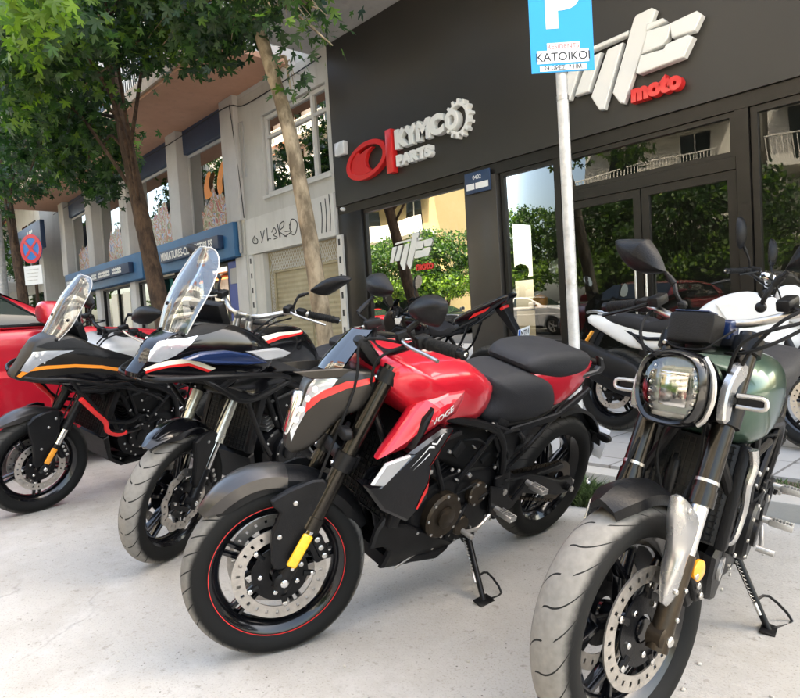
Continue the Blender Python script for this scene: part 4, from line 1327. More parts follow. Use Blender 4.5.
# ------------------------------------------------------------------ the green motorcycle
def green_bike():
    root = bike_root('motorcycle', (-1.123, 2.766, 4.903, .232), 'green tanked motorcycle with a big oval headlight, nearest the camera on the right', group='motorcycles parked at the kerb')
    wb, R, Rr, rake = 1.41, .295, .31, rad(25.5)
    F = steer_mx(wb, .10, rake, -.327)
    wheel(root, wb, R, .12, 'tyre_long', F, spokes='Y', a0=.2, dr=.15)
    wheel(root, 0, Rr, .155, 'tyre_dark', None, spokes='Y', discs=(-1,))
    A, d = fork(root, F, wb, R, rake, .77, .33, upper='fork_bronze', ru=.027, lug='bronze', glug=.2)
    caliper(root, F, (wb - .10, .085, R + .10)); caliper(root, F, (wb - .10, -.085, R + .10), -1)
    m = MB()
    for s in (1, -1):
        for t in (.335, .375): m.cyl(A + Vector((0, s * .1, 0)) + d * t, A + Vector((0, s * .1, 0)) + d * (t + .008), .0285)
    m.build('fork_ring', M['steel'], root, F)
    # mudguard
    m = MB()
    rings = []
    for i in range(21):
        a = rad(70) + rad(50) * i / 20; k = i / 20
        rr_ = R + .018 + .014 * math.sin(k * PI) + .012 * (1 - k)
        hw = .064 * (.55 + .45 * math.sin(min(1, k * 3) * PI / 2))
        p = lambda r, y: Vector((wb + r * math.cos(a), y, R + r * math.sin(a)))
        rings.append([p(rr_ - .034, -hw), p(rr_ - .010, -hw * .95), p(rr_ + .008, -hw * .42), p(rr_ + .016, 0), p(rr_ + .008, hw * .42), p(rr_ - .010, hw * .95), p(rr_ - .034, hw), p(rr_ - .02, hw * .85), p(rr_ - .004, 0), p(rr_ - .02, -hw * .85)])
    vr = m.strip(rings); m.bm.faces.new(vr[0]); m.bm.faces.new(vr[-1][::-1])
    fm = m.build('front_mudguard', M['black_metal'], root, F)
    for s in (1, -1):
        m = MB()
        dome(m, [(1.422, .638), (1.386, .628), (1.35, .60), (1.318, .565), (1.345, .505), (1.378, .455), (1.412, .388), (1.445, .395), (1.436, .455), (1.420, .508), (1.424, .579)] if s > 0 else [(1.40, .56), (1.35, .56), (1.345, .505), (1.378, .455), (1.412, .388), (1.445, .395), (1.436, .455)], .026 if s > 0 else .008, edge=.15, p=1.7, k=2, wc=s * .118, centre=(1.392, .53))
        g = m.build('fork_guard', M['guard_metal'], fm, F)
        m = MB()
        m.bolt((1.385, s * .135, .60), (0, s, 0), .008, .006); m.bolt((1.42, s * .135, .42), (0, s, 0), .007, .006)
        m.build('bolt', M['steel'], g, F)
        m = MB(); m.lathe([(0, .001), (0, .026), (.007, .026), (.010, .02), (.010, .001)], (1.300, s * .118, .437), (0, s, 0), 24); m.build('reflector', M['orange_refl'], root, F)
        m = MB(); m.box((1.335, s * .112, .44), (.06, .012, .02), None, .004); m.build('reflector_mount', M['black_metal'], root, F)
    # headlight
    hc = Vector((1.25, .008, .857))
    ol = [(-.0, .092), (-.055, .080), (-.083, .045), (-.090, -.015), (-.075, -.065), (-.040, -.094), (.040, -.094), (.075, -.065), (.090, -.015), (.083, .045), (.055, .080)]
    mp = lambda u, v, w: hc + Matrix.Rotation(rad(-6), 3, 'Y') @ Vector((w, u, v))
    P = smooth2(ol, 5)
    m = MB()
    rings = []
    for sc, dx in ((.84, .022), (.86, .040), (.93, .046), (1.0, .038), (1.03, .015), (1.0, -.03), (.85, -.08), (.55, -.11), (.2, -.12)):
        rings.append([mp(a * sc, b * sc, dx) for a, b in P])
    vr = m.strip(rings); m.fill(vr[-1], P)
    hl = m.build('headlight', M['black_gloss'], root, F)
    m = MB()
    q = [(a * .84, b * .84) for a, b in P]
    vr = [m.bm.verts.new(mp(a, b, .006)) for a, b in q]; m.fill(vr, q)
    hr = m.build('lamp_reflector', M['lamp_clear'], hl, F)
    m = MB()
    m.box(mp(.006, -.008, .017), (.018, .075, .082), Matrix.Rotation(rad(-6), 3, 'Y'), .006)
    m.box(mp(.006, .032, .018), (.014, .075, .012), Matrix.Rotation(rad(-6), 3, 'Y'), .003)
    m.build('lamp_projector', M['chrome'], hr, F)
    m = MB()
    for s in (1, -1):
        for i in range(6):
            zz = .048 - i * .021
            m.ball(mp(s * (.060 - .0022 * (i - 2.5) ** 2 * .6), zz, .016), .0085, (1, 1, 1), 10)
    m.build('led_lens', M['chrome'], hr, F)
    m = MB(); m.box(mp(.0, -.070, .020), (.012, .09, .012), None, .004); m.build('light_bar', M['white_paint'], hr, F)
    m = MB()
    rings = [[mp(a * sc, b * sc, dx) for a, b in P] for sc, dx in ((.86, .034), (.7, .046), (.45, .053), (.2, .056))]
    vr = m.strip(rings); m.fill(vr[-1], P)
    m.build('lamp_glass', M['lens'], hl, F)
    for s in (1, -1):
        m = MB()
        m.tube([mp(s * .066, .078, .0), mp(s * .094, .04, .01), mp(s * .102, -.015, .012), mp(s * .088, -.065, .01), mp(s * .07, -.085, .01)], .0065, 8, smooth=4)
        m.build('chrome_arc', M['alu'], hl, F)
        # cast bracket beside the lamp
        m = MB()
        shell(m, [(1.24, .915), (1.27, .925), (1.30, .905), (1.335, .86), (1.345, .79), (1.315, .785), (1.305, .83), (1.285, .865), (1.25, .885)], .128, .02, .005, k=2, both=False, side=s)
        m.bm.transform(Matrix.Translation((-.105, 0, .0)))
        m.build('lamp_bracket', M['guard_metal'], root, F)
        m = MB(); m.tube([(1.17, s * .10, .835), (1.20, s * .13, .835)], .009, 8)
        i1 = m.build('indicator', M['black_plastic'], root, F)
        m = MB()
        cc = Vector((1.20, s * .165, .836))
        m.tube([cc + Vector((0, s * -.03, .013)), cc + Vector((0, s * .028, .013)), cc + Vector((0, s * .038, 0)), cc + Vector((0, s * .028, -.013)), cc + Vector((0, s * -.03, -.013))], .0055, 8, smooth=3)
        m.build('indicator_loop', M['alu'], i1, F)
        m = MB(); m.box(cc - Vector((.006, s * .003, 0)), (.012, .07, .038), None, .012); m.build('indicator_body', M['black_plastic'], i1, F)
    # instrument pod
    pc = Vector((1.175, .006, 1.003))
    m = MB(); dome(m, [(-.058, -.032), (-.06, .02), (-.045, .038), (.045, .038), (.06, .02), (.058, -.032), (.045, -.04), (-.045, -.04)], .03, edge=.75, p=5, k=2, mp=lambda u, v, w: pc + Matrix.Rotation(rad(-12), 3, 'Y') @ Vector((w, u, v)))
    pod = m.build('instrument', M['black_plastic'], root, F)
    m = MB(); m.box(pc + Vector((-.0, 0, .0405)), (.045, .09, .003), Matrix.Rotation(rad(-12), 3, 'Y'), .001); m.build('instrument_sheen', M['blue_paint'], pod, F)  # blue top plate: the pod's bluish highlight put into the colour
    m = MB(); m.tube([pc + Vector((.02, -.06, -.035)), pc + Vector((.035, -.03, -.05)), pc + Vector((.035, .04, -.05)), pc + Vector((.015, .07, -.025)), pc + Vector((-.02, .09, .0))], .003, 6, smooth=4); m.build('cable', M['rubber'], pod, F)
    m = MB(); m.box((1.13, .0, .965), (.08, .05, .05), None, .008); m.build('instrument_mount', M['black_metal'], root, F)
    handlebar(root, F, [(1.075, .03, 1.015), (1.07, .10, 1.02), (1.045, .20, 1.05), (1.02, .26, 1.055), (.985, .39, 1.045)], col='steel')
    m = MB()
    for s in (1, -1): m.box((1.085, s * .045, 1.0), (.05, .035, .05), None, .007)
    m.build('bar_clamp', M['blue_paint'], root, F)
    for s in (1, -1):
        mirror(root, F, (1.05, .105, 1.06), (1.05, .135, 1.12), (1.05, .18, 1.17), [(-.015, -.02), (-.015, -.005), (.005, .035), (.035, .073), (.05, .078), (.135, .082), (.148, .072), (.135, .04), (.10, .0), (.05, -.022)], side=s, depth=.05)
    cables(root, F, [[(1.02, .22, 1.06), (1.12, .24, 1.06), (1.18, .20, 1.02), (1.17, .13, .93), (1.12, .07, .8)], [(1.03, .25, 1.05), (1.16, .25, 1.03), (1.22, .15, .98), (1.18, .09, .86), (1.14, .03, .75)],
                     [(1.0, .26, 1.06), (1.15, .20, .985), (1.18, .13, .95), (1.10, .05, .94)],
                     [(1.03, -.2, 1.05), (1.16, -.16, .98), (1.17, -.1, .8), (1.36, -.09, .55), (1.33, -.09, .42)], [(1.18, .05, .78), (1.22, .06, .66), (1.32, .07, .55), (1.31, .085, .42)], [(1.16, -.05, .78), (1.19, -.07, .66), (1.18, -.05, .55)]])
    # tank, seat
    m = MB()
    dome(m, [(1.085, .80), (1.07, .88), (.97, .935), (.82, .935), (.66, .885), (.57, .81), (.60, .73), (.78, .685), (.95, .68), (1.05, .72)], lambda x, z: .165 - .10 * max(0, .8 - x), edge=.35, p=2.8, k=3)
    tk = m.build('tank', M['green'], root)
    m = MB(); m.lathe([(0, .001), (.0, .045), (.010, .045), (.014, .036), (.014, .001)], (.92, 0, .935), (0, 0, 1), 26); m.build('fuel_cap', M['black_metal'], tk)
    for i, zz in enumerate((.80, .78, .76)):
        decal('tank_badge', [(.80 - .01 * i, zz), (.74 - .01 * i, zz + .006), (.74 - .01 * i, zz - .003), (.80 - .01 * i, zz - .008)], tk, M['silver_paint'], tk, (1, -1))
    m = MB(); dome(m, [(.64, .86), (.5, .885), (.32, .90), (.1, .90), (-.08, .88), (-.10, .85), (.0, .82), (.3, .79), (.55, .77), (.64, .80)], .155, edge=.5, p=3, k=3); m.build('seat', M['seat'], root)
    m = MB(); shell(m, [(.62, .79), (.3, .80), (.0, .83), (-.05, .80), (.2, .74), (.5, .66), (.62, .68)], .13, .03, .01); m.build('side_panel', M['black_plastic'], root)
    engine(root, case='black_metal', cover='black_metal', head_tilt=.4)
    chassis(root, wb, Rr, head=(1.08, .88), sub=(.02, .78), rad_x=1.05, rad_z=(.42, .70), radw=.135)
    for s in (1, -1):
        m = MB()
        m.tube([(1.04, s * .140, .70), (1.035, s * .150, .655), (1.045, s * .147, .60), (1.03, s * .150, .53), (1.045, s * .145, .45), (1.05, s * .13, .43)], [.013, .008], 8, smooth=4)
        m.build('radiator_guard', M['guard_metal'], root)
    m = MB(); shell(m, [(1.10, .40), (1.0, .42), (.84, .38), (.80, .27), (.93, .20), (1.04, .25), (1.09, .33)], .12, .03, .01, k=1); m.prism([(1.09, .40), (1.085, .33), (1.03, .25), (.93, .205), (.9, .22), (1.0, .28), (1.05, .36)], XZ, -.1, .1, .01); m.build('belly_pan', M['black_plastic'], root)
    for s in (1, -1):
        m = MB(); m.lathe([(0, .02), (0, .034), (.008, .034), (.008, .02)], (.99, s * .121, .33), (0, s, 0), 20, closed=True); m.build('pan_ring', M['alu'], root)
    m = MB()
    rings = []
    for i in range(13):
        a = rad(70) + rad(80) * i / 12
        p = lambda r, y: Vector((r * math.cos(a), y, Rr + r * math.sin(a)))
        rings.append([p(.335, -.085), p(.35, -.08), p(.355, 0), p(.35, .08), p(.335, .085), p(.345, 0)])
    vr = m.strip(rings); m.bm.faces.new(vr[0]); m.bm.faces.new(vr[-1][::-1]); m.build('rear_mudguard', M['black_plastic'], root)
    m = MB(); m.prism([(-.02, .83), (-.14, .82), (-.22, .70), (-.19, .69), (-.1, .78), (-.02, .79)], XZ, -.05, .05, .01); m.build('tail_lamp_holder', M['black_plastic'], root)
    kickstand(root, (.66, .12, .26), (.688, .262, .064), (.587, .315, .076))
    return root
green_bike()

# ------------------------------------------------------------------ surfaces of the street
def surf(name, kind):
    m, t, b = nodes(name)
    N, L = t.nodes, t.links
    tc = N.new('ShaderNodeTexCoord')
    def noi(s, d=6, ro=.6, v=None):
        n = N.new('ShaderNodeTexNoise'); n.inputs['Scale'].default_value = s; n.inputs['Detail'].default_value = d; n.inputs['Roughness'].default_value = ro
        L.new(v or tc.outputs['Object'], n.inputs['Vector']); return n.outputs['Fac']
    def ramp(f, a, c0, bb, c1):
        r = N.new('ShaderNodeValToRGB'); r.color_ramp.elements[0].position = a; r.color_ramp.elements[1].position = bb
        r.color_ramp.elements[0].color = (*c0, 1); r.color_ramp.elements[1].color = (*c1, 1); L.new(f, r.inputs[0]); return r.outputs[0]
    def mix(f, a, c, mode='MIX'):
        x = N.new('ShaderNodeMix'); x.data_type = 'RGBA'; x.blend_type = mode
        for i, v in ((0, f), (6, a), (7, c)):
            if isinstance(v, (int, float)): x.inputs[i].default_value = v
            elif isinstance(v, tuple): x.inputs[i].default_value = (*v, 1)
            else: L.new(v, x.inputs[i])
        return x.outputs[2]
    def bump(h, st, dist):
        bp = N.new('ShaderNodeBump'); bp.inputs['Strength'].default_value = st; bp.inputs['Distance'].default_value = dist
        L.new(h, bp.inputs['Height']); L.new(bp.outputs[0], b.inputs['Normal'])
    if kind == 'concrete':
        c = ramp(noi(.9, 9, .62), .3, (.36, .345, .315), .72, (.52, .495, .45))
        c = mix(ramp(noi(3.1, 8, .7), .48, (0, 0, 0), .75, (.55, .55, .55)), c, (.30, .275, .235))
        sp_ = N.new('ShaderNodeTexVoronoi'); sp_.inputs['Scale'].default_value = 34; L.new(tc.outputs['Object'], sp_.inputs['Vector'])
        spk = ramp(sp_.outputs['Distance'], .07, (1, 1, 1), .13, (0, 0, 0))
        msk = ramp(noi(5, 3), .45, (0, 0, 0), .6, (1, 1, 1))
        f = mix(1.0, spk, msk, 'MULTIPLY')
        c = mix(f, c, (.10, .09, .08))
        # tyre-worn darker drifts
        st = ramp(noi(.45, 4, .5), .55, (0, 0, 0), .8, (.5, .5, .5))
        c = mix(st, c, (.30, .285, .26))
        mpk = N.new('ShaderNodeMapping'); mpk.inputs['Scale'].default_value = (1, 1, 1); L.new(tc.outputs['Object'], mpk.inputs[0])
        wv = N.new('ShaderNodeTexVoronoi'); wv.feature = 'DISTANCE_TO_EDGE'; wv.inputs['Scale'].default_value = .55
        nd = N.new('ShaderNodeTexNoise'); nd.inputs['Scale'].default_value = 3.0; nd.inputs['Detail'].default_value = 6; L.new(tc.outputs['Object'], nd.inputs['Vector'])
        vm = N.new('ShaderNodeVectorMath'); vm.operation = 'MULTIPLY_ADD'; L.new(nd.outputs['Color'], vm.inputs[0]); vm.inputs[1].default_value = (.5, .5, .5); L.new(tc.outputs['Object'], vm.inputs[2]); L.new(vm.outputs[0], wv.inputs['Vector'])
        ck = ramp(wv.outputs['Distance'], .0015, (.55, .55, .55), .005, (0, 0, 0)); ck = mix(1.0, ck, ramp(noi(.8, 3), .52, (0, 0, 0), .6, (1, 1, 1)), 'MULTIPLY')
        c = mix(ck, c, (.12, .11, .10))
        c = mix(ramp(noi(26, 4, .6), .60, (0, 0, 0), .70, (.6, .6, .6)), c, (.22, .20, .17))
        c = mix(ramp(noi(140, 3, .6), .56, (0, 0, 0), .66, (.45, .45, .45)), c, (.20, .185, .16))
        c = mix(ramp(noi(1.7, 10, .75), .52, (0, 0, 0), .62, (.35, .35, .35)), c, (.55, .54, .52))
        L.new(c, b.inputs['Base Color']); b.inputs['Roughness'].default_value = .88
        n1 = noi(60, 8, .75)
        ad = N.new('ShaderNodeMath'); ad.operation = 'ADD'; L.new(n1, ad.inputs[0]); L.new(noi(9, 6, .6), ad.inputs[1])
        bump(ad.outputs[0], .55, .012)
    elif kind == 'asphalt':
        c = ramp(noi(4, 8, .7), .3, (.045, .045, .045), .75, (.085, .082, .078)); L.new(c, b.inputs['Base Color']); b.inputs['Roughness'].default_value = .85
        bump(noi(120, 6, .7), .5, .006)
    elif kind == 'slabs':
        br = N.new('ShaderNodeTexBrick'); br.inputs['Scale'].default_value = 1.0
        br.inputs['Brick Width'].default_value = .8; br.inputs['Row Height'].default_value = .4; br.inputs['Mortar Size'].default_value = .008
        br.inputs['Color1'].default_value = (.40, .385, .36, 1); br.inputs['Color2'].default_value = (.33, .315, .29, 1); br.inputs['Mortar'].default_value = (.14, .13, .115, 1)
        br.offset = .5
        mp_ = N.new('ShaderNodeMapping'); mp_.inputs['Rotation'].default_value = (0, 0, rad(90)); L.new(tc.outputs['Object'], mp_.inputs[0]); L.new(mp_.outputs[0], br.inputs['Vector'])
        c = mix(ramp(noi(2.2, 8, .7), .42, (0, 0, 0), .8, (.6, .6, .6)), br.outputs['Color'], (.24, .22, .195)); L.new(c, b.inputs['Base Color']); b.inputs['Roughness'].default_value = .7
        bump(br.outputs['Fac'], -.5, .004)
    elif kind == 'soil':
        c = ramp(noi(7, 9, .7), .3, (.10, .07, .045), .75, (.26, .20, .14)); L.new(c, b.inputs['Base Color']); b.inputs['Roughness'].default_value = 1
        bump(noi(25, 9, .75), 1, .03)
    elif kind == 'dark_fascia':
        c = ramp(noi(.7, 5, .5), .3, (.024, .0215, .018), .75, (.032, .0285, .0235)); L.new(c, b.inputs['Base Color']); b.inputs['Roughness'].default_value = .42
        bump(noi(300, 3, .6), .06, .002)
    elif kind in ('plaster', 'plaster_white', 'plaster_salmon', 'stone', 'plaster_grey', 'plaster_yellow', 'column'):
        base = {'plaster': ((.52, .50, .45), (.62, .60, .54), (.33, .30, .25)), 'plaster_white': ((.60, .58, .53), (.72, .70, .65), (.36, .33, .28)), 'plaster_salmon': ((.50, .27, .17), (.58, .32, .21), (.33, .20, .14)),
                'stone': ((.40, .37, .32), (.5, .47, .41), (.25, .22, .18)), 'plaster_grey': ((.36, .35, .33), (.43, .42, .40), (.2, .19, .18)), 'plaster_yellow': ((.27, .215, .10), (.31, .25, .13), (.3, .24, .15)), 'column': ((.52, .50, .47), (.62, .6, .57), (.33, .30, .27))}[kind]
        c = ramp(noi(1.3, 7, .65), .3, base[0], .7, base[1])
        mp_ = N.new('ShaderNodeMapping'); mp_.inputs['Scale'].default_value = (5, 5, .35); L.new(tc.outputs['Object'], mp_.inputs[0])
        stn = ramp(noi(1.0, 7, .6, mp_.outputs[0]), .55, (0, 0, 0), .8, (.55, .55, .55))
        c = mix(stn, c, base[2]); L.new(c, b.inputs['Base Color']); b.inputs['Roughness'].default_value = .85
        bump(noi(50, 8, .7), .35, .008)
    elif kind == 'bark':
        mp_ = N.new('ShaderNodeMapping'); mp_.inputs['Scale'].default_value = (9, 9, 2.5); L.new(tc.outputs['Object'], mp_.inputs[0])
        n = noi(1.3, 8, .7, mp_.outputs[0])
        c = ramp(n, .36, (.03, .017, .010), .66, (.12, .072, .042)); L.new(c, b.inputs['Base Color']); b.inputs['Roughness'].default_value = .95
        bump(n, 1, .03)
    elif kind == 'bark_pale':
        mp_ = N.new('ShaderNodeMapping'); mp_.inputs['Scale'].default_value = (6, 6, 2.5); L.new(tc.outputs['Object'], mp_.inputs[0])
        n = noi(1.2, 6, .6, mp_.outputs[0])
        c = ramp(n, .40, (.13, .095, .055), .60, (.36, .28, .18)); L.new(c, b.inputs['Base Color']); b.inputs['Roughness'].default_value = .9
        bump(n, .7, .02)
    elif kind == 'shutter':
        w_ = N.new('ShaderNodeTexWave'); w_.bands_direction = 'Z'; w_.inputs['Scale'].default_value = 3.4; L.new(tc.outputs['Object'], w_.inputs[0])
        c = ramp(noi(1.6, 8, .65), .35, (.30, .25, .145), .7, (.44, .38, .24)); c = mix(ramp(noi(6, 6, .7), .6, (0, 0, 0), .75, (.8, .8, .8)), c, (.2, .15, .08))
        L.new(c, b.inputs['Base Color']); b.inputs['Roughness'].default_value = .6; bump(w_.outputs['Fac'], .35, .02)
    elif kind == 'poster':
        nz = N.new('ShaderNodeTexNoise'); nz.inputs['Scale'].default_value = 3.4; nz.inputs['Detail'].default_value = 5; nz.inputs['Distortion'].default_value = 1.8; L.new(tc.outputs['Object'], nz.inputs['Vector'])
        r = N.new('ShaderNodeValToRGB'); cr_ = r.color_ramp; cr_.interpolation = 'CONSTANT'
        for i, (p, cc) in enumerate([(0, (.10, .12, .28)), (.36, (.45, .45, .5)), (.44, (.5, .12, .04)), (.49, (.15, .2, .08)), (.53, (.5, .42, .3)), (.60, (.35, .05, .05))]):
            e = cr_.elements[i] if i < 2 else cr_.elements.new(p); e.position = p; e.color = (*cc, 1)
        L.new(nz.outputs['Fac'], r.inputs[0]); L.new(r.outputs[0], b.inputs['Base Color']); b.inputs['Roughness'].default_value = .3
    elif kind == 'leaf':
        at = N.new('ShaderNodeAttribute'); at.attribute_name = 'tone'
        r = N.new('ShaderNodeValToRGB'); cr_ = r.color_ramp
        cr_.elements[0].color = (.010, .030, .014, 1); cr_.elements[1].color = (.17, .27, .03, 1)
        e = cr_.elements.new(.5); e.color = (.03, .075, .018, 1)
        L.new(at.outputs['Fac'], r.inputs[0])
        L.new(r.outputs[0], b.inputs['Base Color']); b.inputs['Roughness'].default_value = .5
        tr = N.new('ShaderNodeBsdfTranslucent'); L.new(mix(1.0, r.outputs[0], (2.2, 2.6, .9), 'MULTIPLY'), tr.inputs[0])
        ms = N.new('ShaderNodeMixShader'); ms.inputs[0].default_value = .35
        L.new(b.outputs[0], ms.inputs[1]); L.new(tr.outputs[0], ms.inputs[2]); L.new(ms.outputs[0], N['Material Output'].inputs[0])
    return m
for k_ in ('concrete', 'asphalt', 'slabs', 'soil', 'dark_fascia', 'plaster', 'plaster_white', 'plaster_salmon', 'stone', 'plaster_grey', 'plaster_yellow', 'column', 'bark', 'bark_pale', 'shutter', 'poster', 'leaf'):
    M[k_] = surf(k_, k_)
M['shop_frame'] = pm('bronze_black_frame', (.022, .019, .016), .35, .5, 0, .1)
M['pillar'] = pm('taupe_pillar_panel', (.06, .052, .043), .35, .3, 0, .06, 2)
M['navy'] = pm('navy_panel', (.02, .045, .10), .4, 0, 0, .1)
M['shop_blue'] = pm('shop_blue_band', (.03, .13, .27), .45, 0, 0, .1, 2)
M['door_blue'] = pm('blue_door', (.02, .055, .27), .45)
M['sign_blue'] = pm('sign_cyan_blue', (.0, .30, .66), .35, 0, .2)
M['galv'] = pm('galvanised_pole', (.55, .54, .51), .5, .35, 0, .2, 12)
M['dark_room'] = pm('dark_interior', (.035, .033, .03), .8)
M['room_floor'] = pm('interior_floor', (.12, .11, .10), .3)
M['iron'] = pm('black_railing', (.015, .015, .015), .5, .5)
M['graff'] = pm('graffiti_paint', (.02, .02, .02), .7)
M['sign_red'] = pm('sign_red', (.62, .02, .03), .4, 0, .2)
M['sign_blue2'] = pm('sign_royal_blue', (.01, .16, .5), .4, 0, .2)
M['awning'] = pm('orange_awning', (.62, .2, .07), .8)
M['dark_glass'] = pm('dark_car_glass', (.012, .02, .016), .03, 0, 0, spec=.45)
M['teal'] = pm('teal_board', (.05, .45, .42), .5)
M['salmon_edge'] = pm('balcony_edge', (.55, .42, .30), .8, 0, 0, .15)
M['grass'] = pm('grass_blades', (.05, .085, .02), .8, 0, 0, .5, 20)

def sheet(name, x0, x1, y0, y1, z, mat, th=0.3):
    m = MB(); m.box(((x0 + x1) / 2, (y0 + y1) / 2, z - th / 2), (x1 - x0, y1 - y0, th))
    return structure(m.build(name, mat))
sheet('ground', -400, 400, -400, 3.26, 0, M['concrete'], .5)
sheet('road', -400, 400, -10.0, -2.2, .004, M['asphalt'], .02)
sheet('opposite_pavement', -400, 400, -14.5, -10.0, .12, M['slabs'], .4)
# kerb stones with joints
m = MB()
x = -60.0
while x < 20:
    L_ = .98
    m.box((x + L_ / 2, 3.335, -.09), (L_ - .012, .15, .36), None, .012)
    x += L_
structure(m.build('kerb', M['stone']))
m = MB()
for x0, x1 in ((-60, -12.2), (-9.0, -6.6), (-4.6, -2.9), (-1.75, -1.0), (1.2, 20)):
    pass
structure(sheet('pavement', -400, 400, 4.02, 6.75, .108, M['slabs'], .4))
structure(sheet('planting_strip', -400, 400, 3.41, 4.02, .085, M['soil'], .4))
for x0, x1 in ((-60, -12.2), (-9.0, -6.8), (-4.7, -1.38)):
    structure(sheet('pavement_edge', x0, x1, 3.412, 4.018, .106, M['slabs'], .3))
structure(sheet('pavement_edge', -1.38, 20, 3.66, 4.018, .106, M['slabs'], .3))
# low white fallen litter, pebbles
random.seed(3)
m = MB()
for i in range(260):
    x, y = random.uniform(-5.5, .6), random.uniform(.6, 3.2)
    s = random.uniform(.002, .007)
    m.ball((x, y, s * .3), s, (1, random.uniform(.6, 1.3), .6), 6)
g = m.build('gravel', M['stone']); g['kind'] = 'stuff'

def grass_clump(cx, cy, z, n, rx, ry, h):
    m = MB()
    for i in range(n):
        a = random.uniform(0, 2 * PI); r = math.sqrt(random.random())
        p = Vector((cx + rx * r * math.cos(a), cy + ry * r * math.sin(a), z))
        d = Vector((random.uniform(-.6, .6), random.uniform(-.6, .6), 1)).normalized() * h * random.uniform(.4, 1.1) * (1.15 - r * .6)
        s = Vector((math.cos(a * 7), math.sin(a * 7), 0)) * .0035
        v = [m.bm.verts.new(q) for q in (p - s, p + s, p + d * .6 + s * .7, p + d + Vector((d.x, d.y, -.01)) * .6, p + d * .6 - s * .7)]
        m.bm.faces.new(v)
    o = m.build('weeds', M['grass'], smooth=False); o['kind'] = 'stuff'
    return o
grass_clump(-1.95, 3.02, .0, 3000, .20, .13, .15)
grass_clump(-1.25, 3.55, .08, 500, .5, .12, .05)
grass_clump(-5.6, 3.75, .08, 500, .4, .2, .10)

# ------------------------------------------------------------------ the shop with dark fascia
YF = 6.67
def wbox(m, x0, x1, z0, z1, y0, y1, bev=0.0):
    m.box(((x0 + x1) / 2, (y0 + y1) / 2, (z0 + z1) / 2), (x1 - x0, y1 - y0, z1 - z0), None, bev); return m
shop = empty('shop_building', (-4, YF, 0), 'motorcycle shop with a tall dark fascia and bronze framed windows', 'building')
def child(o, parent):
    o.parent = parent; o.matrix_parent_inverse = Matrix.Translation(-Vector(parent.location)); return o
def cb(m, name, mat, parent, **k):
    o = m.build(name, mat, None, **k)
    if isinstance(parent, bpy.types.Object) and parent.type == 'EMPTY': child(o, parent)
    else:
        o.parent = parent; o.matrix_parent_inverse = parent.matrix_world.inverted() if False else Matrix()
        r = parent
        if r.parent: o.matrix_parent_inverse = (Matrix.Translation(r.parent.location) @ r.matrix_parent_inverse).inverted()
    return o
bpy.context.view_layer.update()
def cb2(m, name, mat, parent, **k):
    """child given in world coordinates under any parent"""
    o = m.build(name, mat, None, **k)
    W = Matrix()
    p = parent
    chain = []
    while p: chain.append(p); p = p.parent
    for p in reversed(chain):
        W = W @ p.matrix_parent_inverse @ (Matrix.Translation(p.location) @ p.rotation_euler.to_matrix().to_4x4()) if p.parent else Matrix.Translation(p.location) @ p.rotation_euler.to_matrix().to_4x4()
    o.parent = parent
    o.matrix_parent_inverse = W.inverted()
    return o
m = wbox(MB(), -8.83, 3.2, 3.005, 5.71, YF, YF + .35); cb2(m, 'fascia', M['dark_fascia'], shop)
m = wbox(MB(), -8.83, 3.2, 2.86, 3.0, YF + .03, YF + .33); cb2(m, 'lintel', M['shop_frame'], shop)
m = wbox(MB(), -8.83, 3.2, 5.95, 21, YF + .02, YF + 12); cb2(m, 'upper_wall', M['plaster'], shop)
m = wbox(MB(), -9.3, 3.2, 5.715, 5.945, YF - 1.55, YF + 6); cb2(m, 'overhang', M['plaster_grey'], shop)
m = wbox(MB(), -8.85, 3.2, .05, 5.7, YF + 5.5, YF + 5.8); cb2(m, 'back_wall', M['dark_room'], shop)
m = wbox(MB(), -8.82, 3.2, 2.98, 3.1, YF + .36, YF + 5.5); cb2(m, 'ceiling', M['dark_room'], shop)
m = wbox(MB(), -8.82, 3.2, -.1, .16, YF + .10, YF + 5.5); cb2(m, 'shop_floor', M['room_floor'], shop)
for x0, x1, mt in ((-8.81, -8.19, 'shop_frame'), (-5.90, -5.36, 'pillar')):
    m = wbox(MB(), x0, x1, .108, 2.86, YF - .01 if mt == 'pillar' else YF + .01, YF + .3, .004); cb2(m, 'pillar', M[mt], shop)
m = wbox(MB(), -8.19, -5.9, .108, .34, YF + .02, YF + .3); cb2(m, 'plinth', M['pillar'], shop)
m = wbox(MB(), -5.33, -4.5, .108, .22, YF + .02, YF + .3); cb2(m, 'plinth', M['pillar'], shop)
m = wbox(MB(), -2.29, 3.2, .108, .25, YF + .02, YF + .3); cb2(m, 'plinth', M['pillar'], shop)
